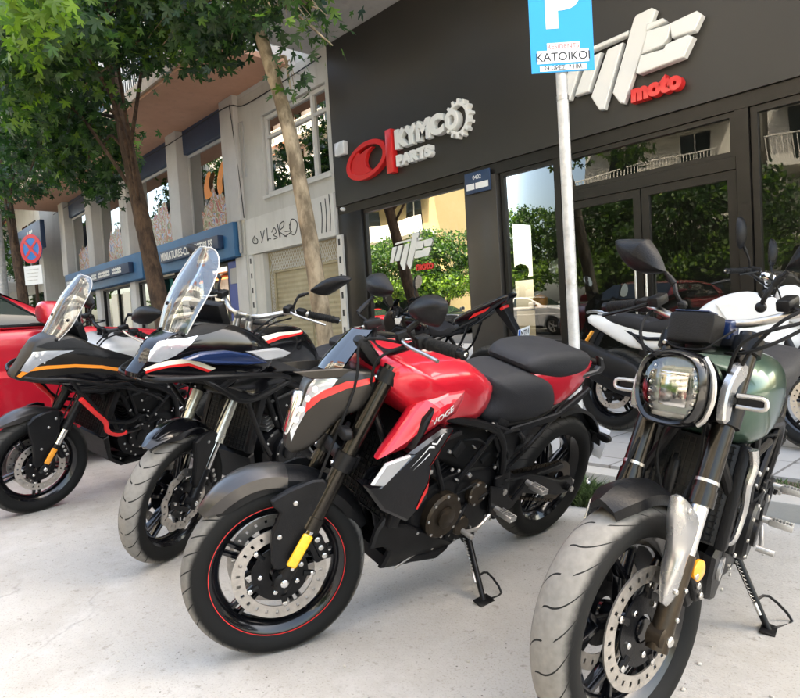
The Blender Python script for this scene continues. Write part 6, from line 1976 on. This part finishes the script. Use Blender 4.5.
tree('dark trunked tree with big palmate leaves in front of the blue shop', [(-9.55, 4.0, 0), (-9.85, 4.0, .9), (-10.35, 4.0, 2.4), (-10.75, 4.0, 3.6), (-11.3, 4.0, 5.4), (-11.6, 3.9, 7.5)], .16, .085,
     [((-9.3, 2.3, 4.95), (1.2, .7, .55), 520), ((-10.8, 2.9, 5.0), (1.4, .8, .7), 620), ((-12.2, 3.4, 5.1), (1.3, .9, .7), 560), ((-8.6, 3.0, 5.5), (1.2, .8, .45), 420), ((-12.6, 3.9, 4.3), (.9, .6, .45), 300), ((-8.0, 3.4, 5.6), (.9, .7, .45), 300),
      ((-14.2, 3.8, 5.2), (1.3, .9, .7), 450), ((-10.6, 2.6, 5.5), (2.0, 1.0, .8), 900), ((-12.4, 3.1, 5.6), (1.6, 1.0, 1.0), 800), ((-13.6, 3.3, 4.6), (1.2, .7, .6), 420), ((-11.8, 3.9, 4.35), (.7, .5, .4), 260), ((-9.9, 2.2, 4.55), (.9, .5, .4), 300), ((-8.6, 2.4, 5.0), (1.0, .6, .4), 420), ((-7.6, 2.9, 5.0), (.8, .5, .35), 260), ((-8.2, 2.0, 4.75), (.5, .4, .25), 110), ((-11.0, 3.6, 6.4), (2.8, 1.8, .9), 900), ((-13.0, 3.0, 6.0), (1.6, 1.5, 1.0), 500), ((-10.0, 3.3, 4.5), (.5, .4, .3), 60), ((-7.6, 2.2, 4.6), (.7, .5, .3), 150), ((-6.35, 1.55, 3.92), (.5, .3, .26), 130), ((-12.9, 4.1, 4.05), (.55, .4, .45), 170), ((-12.0, 4.1, 4.0), (.35, .3, .3), 70), ((-7.4, 1.8, 4.3), (.5, .3, .3), 90), ((-8.6, 2.0, 4.6), (.7, .4, .4), 220), ((-11.0, 4.0, 8), (2.8, 2.2, 1.2), 900)], .125, 5, 'bark', light=.2)
tree('pale slim trunked tree in front of the graffiti wall', [(-5.45, 4.0, 0), (-5.62, 4.0, .8), (-5.85, 4.0, 2.2), (-6.1, 4.0, 3.3), (-6.55, 4.0, 4.5), (-7.0, 3.9, 6.5)], .108, .06,
     [((-7.9, 3.9, 5.25), (.8, .7, .45), 300), ((-7.9, 3.6, 4.85), (.7, .5, .32), 420), ((-7.1, 3.7, 4.55), (.55, .4, .28), 280), ((-8.7, 3.4, 4.9), (.6, .4, .3), 330), ((-9.3, 3.2, 4.75), (.5, .4, .25), 160), ((-6.9, 3.8, 4.55), (.5, .4, .30), 130), ((-6.3, 3.6, 4.75), (.8, .5, .35), 420), ((-5.9, 3.7, 4.5), (.5, .4, .25), 160), ((-5.55, 4.0, 4.35), (.45, .35, .22), 85), ((-6.0, 4.0, 3.72), (.22, .2, .16), 26), ((-5.4, 3.9, 4.05), (.2, .2, .12), 22), ((-6.6, 3.8, 5.4), (1.5, 1.2, .5), 480), ((-7.0, 3.6, 6.5), (2.2, 2.0, 1.0), 900)], .105, 6, 'bark_pale', light=.3, bs=.72)
tree('farther dark tree behind the no stopping sign', [(-19.6, 4.1, 0), (-19.6, 4.1, 2), (-20.2, 4.1, 4.2), (-20.6, 4.1, 6.5)], .15, .09,
     [((-17.6, 3.8, 5.4), (2.0, 1.0, 1.2), 800), ((-20, 4.0, 6.2), (2.4, 1.6, 1.2), 900), ((-22.0, 4.0, 5.0), (1.3, 1.0, .9), 400), ((-15.5, 3.3, 5.7), (1.5, 1.0, .8), 500), ((-21.5, 4.0, 3.6), (.7, .6, .5), 160)], .13, 8, 'bark')
tree('bushy green tree at the far left edge above the red car', [(-23.5, 3.6, 0), (-23.5, 3.6, 2), (-23.6, 3.6, 4)], .12, .08,
     [((-23.0, 3.8, 3.4), (1.5, 1.0, 1.0), 600), ((-23.5, 3.6, 2.2), (1.3, .9, .7), 400), ((-25.5, 3.5, 4.5), (2, 1.5, 1.5), 700)], .13, 9, 'bark', light=.4)
for i_, (x, y) in enumerate(((-33, 4.0), (-40, 4.0))):
    tree('distant round street tree, %s' % ('nearer one beyond the apartment corner' if i_ == 0 else 'farthest one down the pavement'), [(x, y, 0), (x, y, 2), (x + .2, y, 4)], .14, .09, [((x, y, 5), (2.4, 2, 1.8), 1300), ((x, y, 3.4), (1.8, 1.4, .8), 500)], .18, 30 + i_, 'bark', True, light=.35)
opp = [(-33, 1), (-28.0, 0), (-23.5, 1), (-18.6, 1), (-14.6, 0), (-11.8, 1), (-9.3, 0), (4.5, 1)]
names_ = ['mirrored in the left edge of the first window', 'mirrored beside the yellow block', 'mirrored in the narrow window', 'mirrored beside the door', 'mirrored in the left door leaf', 'mirrored in the right door leaf', 'mirrored at the right jamb', 'beyond the right edge']
for i_, (x, k) in enumerate(opp):
    y = -11.2
    tree('round street tree across the road ' + names_[i_], [(x, y, 0), (x, y, 2), (x + .2, y, 3.2)], .16, .09, [((x, y, 4.2), (2.4, 1.8, 1.5), 6500), ((x + .6, y + .5, 2.7), (1.8, 1.3, .7), 2600), ((x - .9, y + .3, 2.9), (1.2, 1.1, .8), 1500)], .11, 50 + i_, 'bark', True, 'trees across the road', .14)
# clipped hedge across the road
e = empty('hedge', (-7, -10.4, 0), 'long clipped hedge across the road mirrored in the shop door', 'hedge')
crown(e, [((-14 + i * 1.0, -10.5, 1.0), (.7, .35, .7), 900) for i in range(7)], .07, 77, True, .5)

# ------------------------------------------------------------------ signs and poles
def rp(name, mat, parent, m, **k): return m.build(name, mat, parent, **k)
ps = empty('parking_sign', (-2.335, 3.62, .108), 'blue residents parking sign with white P on a grey pole', 'sign')
m = MB(); m.tube([(0, 0, -.1), (0, 0, 3.05)], .036, 20); m.build('pole', M['galv'], ps)
m = MB(); m.tube([(-.042, 0, 2.28), (.042, 0, 2.28)], .004, 6); m.cyl((0, 0, 2.265), (0, 0, 2.295), .039); m.cyl((0, 0, 1.10), (0, 0, 1.12), .0375); m.build('pole_clamp', M['steel'], ps)
sg = Matrix.Translation((0, 0, 0)) @ Matrix.Rotation(rad(47), 4, 'Z')
def signmx(x, z, y=0): return sg @ Matrix.Translation((x, -.045 - y, z)) @ MXW
m = MB(); m.box((0, -.045, 2.76), (.395, .006, .66), None, .0); bdp = m.build('sign_board', M['sign_blue'], ps, sg)
m = MB()
for x0, x1, z0, z1 in ((-.095, .11, 2.565, 2.61), (-.16, .165, 2.485, 2.565), (-.145, .15, 2.438, 2.472)):
    wbox(m, x0, x1, z0, z1, -.0505, -.0485)
m.build('text_strip', M['plate_white'], bdp, sg, split=False)
text('letters', 'P', .37, M['plate_white'], bdp, signmx(-.105, 2.715, .0045), bold=.017, extrude=.0008, sx=1.12)
text('letters', 'KATOIKOI', .073, M['ink'], bdp, signmx(.003, 2.50, .0062), bold=.0006, align='CENTER', sx=1.0)
text('letters', 'RESIDENTS', .041, M['pink_ink'], bdp, signmx(.006, 2.573, .0075), align='CENTER', bold=.0004)
text('letters', '24 ΩΡΕΣ  7 ΗΜ.', .038, M['ink'], bdp, signmx(.003, 2.443, .0075), align='CENTER', sx=.9, bold=.0004)
# no stopping sign
ns = empty('no_stopping_sign', (-16.5, 3.72, 0), 'round blue no stopping sign with red cross over a white plate', 'sign')
m = MB(); m.tube([(0, 0.02, 0), (0, 0.02, 3.45)], .035, 12); m.build('pole', M['bark'], ns)
sm = Matrix.Rotation(rad(28), 4, 'Z')
m = MB(); m.lathe([(0, .001), (0, .33), (.012, .33), (.012, .001)], (0, -.02, 3.14), (0, -1, 0), 40); b1 = m.build('sign_face', M['sign_blue2'], ns, sm)
m = MB(); ringprism(m, ell(0, 3.14, .33, .33, 48), ell(0, 3.14, .245, .245, 48), -.04, -.033, .001); m.build('red_ring', M['sign_red'], b1, sm)
m = MB()
for s in (1, -1): m.box((0, -.037 - .001 * s, 3.14), (.51, .004, .065), Matrix.Rotation(s * PI / 4, 3, 'Y'))
m.build('red_cross', M['sign_red'], b1, sm)
m = MB(); wbox(m, -.27, .27, 2.33, 2.76, -.035, -.025); b2_ = m.build('plate', M['plate_white'], ns, sm)
m = MB()
for i in range(4): wbox(m, -.2, .12 + .02 * i, 2.42 + i * .08, 2.44 + i * .08, -.038, -.0355)
m.build('small_print', M['galv'], b2_, sm, split=False)
lp = empty('lamp_post', (-20.4, 3.75, 0), 'thick pale grey lamp post at the far left behind the red car', 'lamp post')
m = MB(); m.tube([(0, 0, 0), (0, 0, 7.5)], [.20, .13], 16); m.build('pole', M['galv'], lp)
m = MB(); m.tube([(0, 0, 7.4), (0, -.5, 7.7), (0, -1.4, 7.75)], .05, 8, smooth=4); ar = m.build('arm', M['galv'], lp)
m = MB(); m.box((0, -1.7, 7.75), (.25, .7, .12), None, .03); m.build('lamp_head', M['galv'], lp)

# ------------------------------------------------------------------ cars
def prism_round(m, pts, hw, B, k=4, mp=XZ):
    rings = []
    for j in range(k + 1):
        t = j / k * PI / 2
        rings.append((B * (1 - math.sin(t)), hw(0) - B + B * math.sin(PI / 2 - t) if False else None, t))
    L_ = []
    for j in range(k + 1):
        t = j / k * PI / 2
        L_.append((B * (1 - math.cos(t)), B * (1 - math.sin(t))))       # inset, drop from full width
    seq = [(B * (1 - math.cos(PI / 2 * (k - j) / k)), B * (1 - math.sin(PI / 2 * (k - j) / k))) for j in range(k + 1)]
    R = []
    for ins_, drop in [(B - B * math.cos(PI / 2 * j / k), B * (1 - math.sin(PI / 2 * j / k))) for j in range(k, -1, -1)]:
        q = offset(pts, ins_) if ins_ > 1e-6 else list(pts)
        R.append((q, drop))
    allr = [[mp(a, b, -(hw(a, b) - dr_)) for a, b in q] for q, dr_ in R] + [[mp(a, b, hw(a, b) - dr_) for a, b in q] for q, dr_ in reversed(R)]
    vr = m.strip(allr)
    m.fill(vr[0], R[0][0], True); m.fill(vr[-1], R[0][0])
def arc(cx, cz, r, a0, a1, n=9): return [(cx + r * math.cos(rad(a0 + (a1 - a0) * i / n)), cz + r * math.sin(rad(a0 + (a1 - a0) * i / n))) for i in range(n + 1)]
def make_car(label, loc, rot, paint, wbx=2.62, suv=True, group=None, detail=True):
    e = empty('parked_car', loc, label, 'car', (0, 0, rot), group)
    rz = .335
    up_ = .05 if suv else 0
    low = [(.84, .36), (.90, .55), (.885, .72), (.82, .86 + up_), (.62, .96 + up_), (.25, 1.03 + up_), (-.15, 1.075 + up_), (-.46, 1.10 + up_), (-1.2, 1.09 + up_), (-2.2, 1.09 + up_), (-3.2, 1.12 + up_), (-3.38, 1.0), (-3.46, .8), (-3.44, .45), (-3.36, .34)]
    low += [(-3.36 + .18, .30)] + arc(-wbx, rz, .385, 186, -6)[0:] + [(-2.0, .22), (-.6, .22)] + arc(0, rz, .385, 186, -6) + [(.62, .27)]
    low = low[::-1]
    hw = lambda x, z: .885 - .10 * max(0, x - .1) - .06 * max(0, z - .85) - .25 * max(0, x - .55) - .12 * max(0, .5 - z) - .08 * max(0, -3.0 - x)
    m = MB(); prism_round(m, low, hw, .07)
    body = m.build('body', paint, e, sharp=50, split=False)
    cab = [(-.44, 1.09 + up_), (-.80, 1.30 + up_), (-1.14, 1.455 + up_), (-1.5, 1.53 + up_), (-2.2, 1.54 + up_), (-2.75, 1.47 + up_), (-3.1, 1.32 + up_), (-3.34, 1.10 + up_)]
    ch = lambda x, z: .80 - .42 * max(0, z - 1.1)
    m = MB(); prism_round(m, cab, ch, .06, 4)
    cabo = m.build('roof', paint, e, sharp=50, split=False)
    for s in (1, -1):
        for W in ([(-.66, 1.125 + up_), (-.98, 1.36 + up_), (-1.22, 1.43 + up_), (-1.72, 1.465 + up_), (-1.74, 1.125 + up_)], [(-1.80, 1.125 + up_), (-1.78, 1.465 + up_), (-2.3, 1.46 + up_), (-2.72, 1.38 + up_), (-2.86, 1.15 + up_)]):
            m = MB(); shell(m, W, lambda x, z: ch(x, z) + .004, .01, .003, both=False, side=s); w1 = m.build('side_window', M['dark_glass'], e)
            m = MB(); m.tube([XZ(a, b, s * (ch(a, b) + .004)) for a, b in W], .011, 6, closed=True); m.build('window_seal', M['black_plastic'], w1)
    m = MB()
    A_, B_ = (-.50, 1.115 + up_), (-1.12, 1.445 + up_)
    nrm = Vector((.47, 0, .88)) * .075
    g = [Vector((A_[0], -.70, A_[1])), Vector((A_[0], .70, A_[1])), Vector((B_[0], .58, B_[1])), Vector((B_[0], -.58, B_[1]))]
    off_ = Vector((.012, 0, .022))
    vr = [m.bm.verts.new(v + off_) for v in g]; m.bm.faces.new(vr); m.build('windscreen', M['dark_glass'], e)
    m = MB()
    g = [Vector((-3.375, -.66, 1.14 + up_)), Vector((-3.375, .66, 1.14 + up_)), Vector((-3.13, .56, 1.34 + up_)), Vector((-3.13, -.56, 1.34 + up_))]
    vr = [m.bm.verts.new(v + Vector((-.012, 0, .012))) for v in g]; m.bm.faces.new(vr); m.build('rear_window', M['dark_glass'], e)
    for x in (0, -wbx):
        for s in (1, -1):
            c = (x, s * .775, rz)
            m = MB(); m.lathe([(-.10, .21), (-.10, .29), (-.07, .325), (.07, .325), (.095, .30), (.10, .225), (.085, .215)], c, (0, s, 0), 40); t_ = m.build('wheel', M['rubber'], e, sharp=45)
            m = MB(); m.lathe([(-.06, .218), (.088, .222), (.09, .208), (.05, .19), (.0, .185)], c, (0, s, 0), 36); m.lathe([(.02, .001), (.02, .05), (.055, .045), (.06, .001)], c, (0, s, 0), 16)
            for i in range(5):
                a = i * 2 * PI / 5
                for dd in (-.10, .10):
                    p1 = Vector(c) + Vector((.04 * math.cos(a), s * .045, .04 * math.sin(a))); p2 = Vector(c) + Vector((.2 * math.cos(a + dd), s * .07, .2 * math.sin(a + dd)))
                    m.cyl(p1, p2, .018, .013, 8)
            m.build('rim', M['alu'], t_, sharp=45)
            m = MB(); m.lathe([(-.02, .001), (-.02, .2), (-.015, .2), (-.015, .001)], c, (0, s, 0), 20); m.build('brake_drum', M['black_metal'], t_)
        m = MB(); m.lathe([(-.62, .001), (-.62, .37), (.62, .37), (.62, .001)], (x, 0, rz), (0, 1, 0), 24); m.build('wheel_housing', M['black_matt'], e)
    for s in (1, -1):
        m = MB(); dome(m, [(-.11, -.05), (-.125, .055), (-.03, .098), (.09, .08), (.14, .0), (.11, -.068)], .08, edge=.4, p=2.6, mp=lambda u, v, w, s=s: Vector((-.72 + w * 1.0 + .02 * u, s * (.985 + u), 1.20 + up_ + v)))
        mo = m.build('wing_mirror', paint, e)
        m = MB(); m.tube([(-.70, s * .80, 1.13 + up_), (-.72, s * .90, 1.15 + up_)], .022, 8); m.build('mirror_arm', M['black_plastic'], mo)
        m = MB(); dome(m, [(.62, .80), (.80, .80), (.86, .74), (.84, .66), (.70, .68), (.58, .74)], .03, edge=.5, wc=s * .76, mp=XZ); m.build('headlight', M['lens_white'] if 'lens_white' in M else M['silver_paint'], e)
        m = MB(); dome(m, [(-3.38, .98), (-3.25, 1.0), (-3.2, .85), (-3.34, .74), (-3.46, .78)], .03, edge=.5, wc=s * .80, mp=XZ); m.build('tail_light', M['red_bright'], e)
        m = MB()
        for x in (-1.55, -2.45): m.box((x, s * .905, 1.0), (.17, .022, .025), None, .008)
        m.build('door_handle', paint, e)
        m = MB()
        ps_ = lambda x, z: Vector((x, s * (hw(x, z) + .0005), z))
        for L_ in ([(-.60, 1.08), (-.62, .8), (-.56, .30)], [(-1.76, 1.10), (-1.78, .7), (-1.75, .30)], [(-2.72, 1.08), (-2.50, .85), (-2.30, .65), (-2.2, .34)], [(-.6, .30), (-2.2, .30)]):
            q = catmull([Vector((a, 0, b)) for a, b in L_], 6)
            m.tube([ps_(v.x, v.z) for v in q], .0035, 5)
        m.build('door_gap', M['black_matt'], body)
        m = MB(); shell(m, [(-.45, .23), (-.45, .33), (-2.2, .33), (-2.2, .23)], lambda x, z: .885 - .12 * (.5 - z) + .012, .03, .008, both=False, side=s); m.build('sill_trim', M['black_plastic'], e)
    m = MB(); m.box((.865, 0, .50), (.05, 1.0, .18), None, .02); m.build('grille', M['black_plastic'], e)
    plate(e, Matrix.Translation((-3.47, 0, .75)) @ Matrix(((0, 0, -1, 0), (-1, 0, 0, 0), (0, 1, 0, 0), (0, 0, 0, 1))), .5, .11, [])
    return e
M['car_red'] = pm('metallic_red_car_paint', (.45, .008, .022), .3, .2, .45, .03)
M['car_silver'] = pm('silver_car_paint', (.35, .34, .31), .3, .6, .8, .03)
M['car_dark'] = pm('dark_car_paint', (.02, .022, .026), .25, .3, .9)
M['car_white'] = pm('white_car_paint', (.7, .7, .69), .3, 0, .8)
M['car_maroon'] = pm('maroon_car_paint', (.13, .02, .02), .3, .3, .8)
make_car('shiny red car parked nose in beside the motorcycles at the left edge', (-6.46, 2.03, 0), PI / 2, M['car_red'], group='parked cars')
for x, c, lb in ((-7.4, 'car_silver', 'silver hatchback across the road mirrored in the left door leaf'), (-14.8, 'car_white', 'white car across the road mirrored beside the yellow block'), (-4.6, 'car_dark', 'dark car across the road mirrored in the right door leaf'), (0.6, 'car_maroon', 'maroon car across the road mirrored in the right window'), (-20.2, 'car_dark', 'dark car farthest along the opposite kerb'), (-25.5, 'car_red', 'red car farthest along the opposite kerb')):
    make_car(lb, (x, -2.1 if c == 'car_silver' else -8.6, 0), 0 if c != 'car_silver' else rad(180), M[c], group='parked cars')

# ------------------------------------------------------------------ motorcycles on the pavement
def white_bike():
    root = empty('motorcycle', (-2.52, 4.42, .108), 'white motorcycle with grey seat on the pavement behind the green one', 'motorcycle', (-.13, 0, rad(-3)), 'motorcycles on the pavement')
    wb, R, Rr, rake = 1.36, .295, .31, rad(25)
    F = steer_mx(wb, .10, rake, .1)
    wheel(root, wb, R, .115, 'tyre_dark', F, spokes='twin'); wheel(root, 0, Rr, .14, 'tyre_dark', None, spokes='twin', discs=(-1,))
    fork(root, F, wb, R, rake, .74, .3, upper='black_metal')
    m = MB(); dome(m, [(1.12, .84), (1.06, .95), (.92, .98), (.74, .93), (.64, .84), (.70, .70), (.9, .66), (1.05, .66), (1.18, .60), (1.22, .70)], .17, edge=.4, p=3, k=3); m.build('tank', M['white_paint'], root)
    m = MB(); shell(m, [(1.25, .83), (1.15, .92), (.80, .90), (.88, .78), (1.0, .62), (1.15, .52), (1.2, .66)], .19, .04, .012); m.build('tank_shroud', M['white_paint'], root)
    m = MB(); dome(m, [(1.30, .92), (1.22, 1.0), (1.12, .98), (1.12, .82), (1.24, .78), (1.32, .84)], .10, edge=.5); m.build('headlight_cowl', M['white_paint'], root, F)
    m = MB(); dome(m, [(.68, .84), (.55, .80), (.35, .80), (.22, .86), (-.02, .90), (-.08, .86), (.0, .80), (.3, .72), (.62, .72)], .14, edge=.5, p=3, k=3); m.build('seat', M['seat'], root)
    m = MB(); dome(m, [(.5, .74), (.2, .80), (-.08, .86), (-.20, .88), (-.22, .82), (-.05, .72), (.15, .62), (.35, .60), (.5, .66)], .12, edge=.5, p=4, k=2); m.build('tail_panel', M['white_paint'], root)
    m = MB()
    for s in (1, -1): m.tube([(.05, s * .12, .86), (-.12, s * .12, .90), (-.24, s * .07, .90)], .011, 8, smooth=4)
    m.build('grab_rail', M['steel'], root)
    m = MB(); m.box((-.20, -.10, .70), (.02, .03, .12), Matrix.Rotation(rad(35), 3, 'Y'), .006); m.build('reflector', M['orange_refl'], root)
    m = MB(); m.prism([(-.1, .8), (-.2, .76), (-.30, .5), (-.27, .5), (-.16, .72)], XZ, -.04, .04, .006); m.build('plate_holder', M['black_plastic'], root)
    handlebar(root, F, [(1.05, .03, 1.02), (1.04, .10, 1.03), (.98, .22, 1.08), (.93, .36, 1.06)])
    for s in (1, -1): mirror(root, F, (1.0, .20, 1.09), (.99, .25, 1.20), (.97, .30, 1.28), [(-.03, -.06), (.03, -.07), (.07, .0), (.06, .1), (.0, .12), (-.04, .05)], side=s, depth=.04)
    m = MB(); m.lathe([(0, .001), (0, .05), (.03, .055), (.05, .05), (.05, .001)], (1.08, .05, 1.05), (-1, 0, .3), 20); m.lathe([(0, .001), (0, .04), (.03, .045), (.05, .04), (.05, .001)], (1.08, -.06, 1.05), (-1, 0, .3), 20); m.build('gauge', M['chrome'], root, F)
    engine(root, case='black_metal', cover='black_metal', detail=False); chassis(root, wb, Rr, silencer='black_plastic', head=(1.04, .88))
    m = MB(); dome(m, [(.30, .34), (.05, .40), (-.22, .52), (-.30, .62), (-.22, .68), (.0, .60), (.30, .48)], .075, edge=.5, wc=-.21); m.build('silencer', M['black_plastic'], root)
    cables(root, F, [[(.97, .2, 1.08), (1.12, .16, 1.02), (1.14, .05, .85)], [(.97, -.2, 1.08), (1.12, -.16, 1.02), (1.16, -.05, .85)]])
    m = MB(); dome(m, [(1.55, .60), (1.42, .63), (1.28, .60), (1.20, .50), (1.28, .56), (1.42, .60)], .06, edge=.6); m.build('front_mudguard', M['black_plastic'], root, F)
    kickstand(root, (.6, .12, .25), (.66, .30, .045), (.56, .31, .045))
white_bike()
def dark_bike():
    root = empty('motorcycle', (-4.10, 4.95, .108), 'black motorcycle with small red accents standing sideways before the first shop window', 'motorcycle', (-.16, 0, PI + rad(4)), 'motorcycles on the pavement')
    wb, R, Rr, rake = 1.40, .295, .315, rad(25)
    F = steer_mx(wb, .10, rake, .25)
    wheel(root, wb, R, .115, 'tyre_dark', F, spokes='Y'); wheel(root, 0, Rr, .15, 'tyre_dark', None, spokes='Y', discs=(-1,))
    fork(root, F, wb, R, rake, .76, .3, upper='black_metal')
    m = MB(); dome(m, [(1.10, .85), (1.05, 1.0), (.92, 1.04), (.74, 1.0), (.62, .88), (.66, .76), (.9, .70), (1.08, .74)], .165, edge=.4, p=3, k=3); m.build('tank', M['black_gloss'], root)
    m = MB(); shell(m, [(1.22, .80), (1.05, .90), (.85, .86), (.92, .70), (1.02, .52), (1.15, .56)], .19, .04, .012); m.build('tank_shroud', M['black_plastic'], root)
    m = MB(); dome(m, [(1.30, .98), (1.20, 1.08), (1.10, 1.04), (1.12, .86), (1.24, .80), (1.32, .88)], .11, edge=.5); m.build('headlight_cowl', M['grey_paint'], root, F)
    m = MB()
    rings = []
    for i in range(6):
        k = i / 5; x, z, hw = 1.24 - .10 * k, 1.05 + .12 * k, .09 - .03 * k
        rings.append([Vector((x - .04 * (t / 3) ** 2, hw * t / 3, z)) for t in range(-3, 4)] + [Vector((x - .004 - .04 * (t / 3) ** 2, hw * t / 3, z)) for t in range(3, -4, -1)])
    vr = m.strip(rings); m.bm.faces.new(vr[0]); m.bm.faces.new(vr[-1][::-1]); m.build('fly_screen', M['screen_dark'], root, F)
    m = MB(); dome(m, [(.68, .90), (.55, .85), (.38, .84), (.28, .88), (.25, .84), (.3, .77), (.62, .76)], .14, edge=.5, p=3, k=3); m.build('seat', M['seat'], root)
    m = MB(); dome(m, [(.34, .92), (.15, 1.0), (-.20, 1.10), (-.34, 1.13), (-.36, 1.09), (-.22, 1.02), (.0, .90), (.2, .82), (.34, .84)], .10, edge=.5, p=3.4, k=2)
    tl = m.build('tail_panel', M['black_gloss'], root)
    decal('tail_accent', [(.12, .92), (-.10, .99), (-.16, 1.03), (.05, .97)], tl, M['red_bright'], tl, (1, -1))
    m = MB(); m.box((-.25, 0, 1.0), (.05, .10, .03), Matrix.Rotation(.4, 3, 'Y'), .008); m.build('tail_lamp', M['red_bright'], root)
    m = MB(); m.prism([(-.15, 1.0), (-.27, 1.0), (-.36, .80), (-.40, .68), (-.37, .68), (-.30, .78), (-.18, .95)], XZ, -.04, .04, .006); m.build('plate_holder', M['black_plastic'], root)
    plate(root, Matrix.Translation((-.415, 0, .72)) @ Matrix.Rotation(rad(-14), 4, 'Y') @ Matrix(((0, 0, -1, 0), (-1, 0, 0, 0), (0, 1, 0, 0), (0, 0, 0, 1))), .20, .16, [('NTH', .01), ('38', -.065)])
    handlebar(root, F, [(1.05, .03, 1.04), (1.04, .10, 1.05), (.98, .24, 1.10), (.92, .38, 1.08)])
    for s in (1, -1): mirror(root, F, (1.0, .22, 1.11), (1.02, .29, 1.20), (1.0, .31, 1.26), [(-.05, -.05), (.04, -.06), (.13, -.02), (.14, .05), (.06, .08), (-.02, .04)] if s < 0 else [(-.05, -.08), (.03, -.09), (.08, -.02), (.07, .10), (.0, .14), (-.05, .05)], side=s, depth=.05)
    engine(root, case='black_metal', cover='bronze', silver=True); chassis(root, wb, Rr, head=(1.04, .92), sub=(.0, .92))
    m = MB(); m.lathe([(0, .001), (0, .05), (.012, .05), (.012, .001)], (.9, 0, 1.04), (0, 0, 1), 20); m.build('fuel_cap', M['steel'], root)
    cables(root, F, [[(.97, .2, 1.1), (1.12, .16, 1.04), (1.14, .05, .9)], [(.97, -.2, 1.1), (1.12, -.16, 1.04), (1.16, -.05, .9)]])
    m = MB(); m.box((1.02, .15, .95), (.10, .01, .07), None, .004); m.build('tag_card', M['plate_white'], root)
    kickstand(root, (.6, .12, .25), (.66, .30, .05), (.56, .31, .05))
dark_bike()
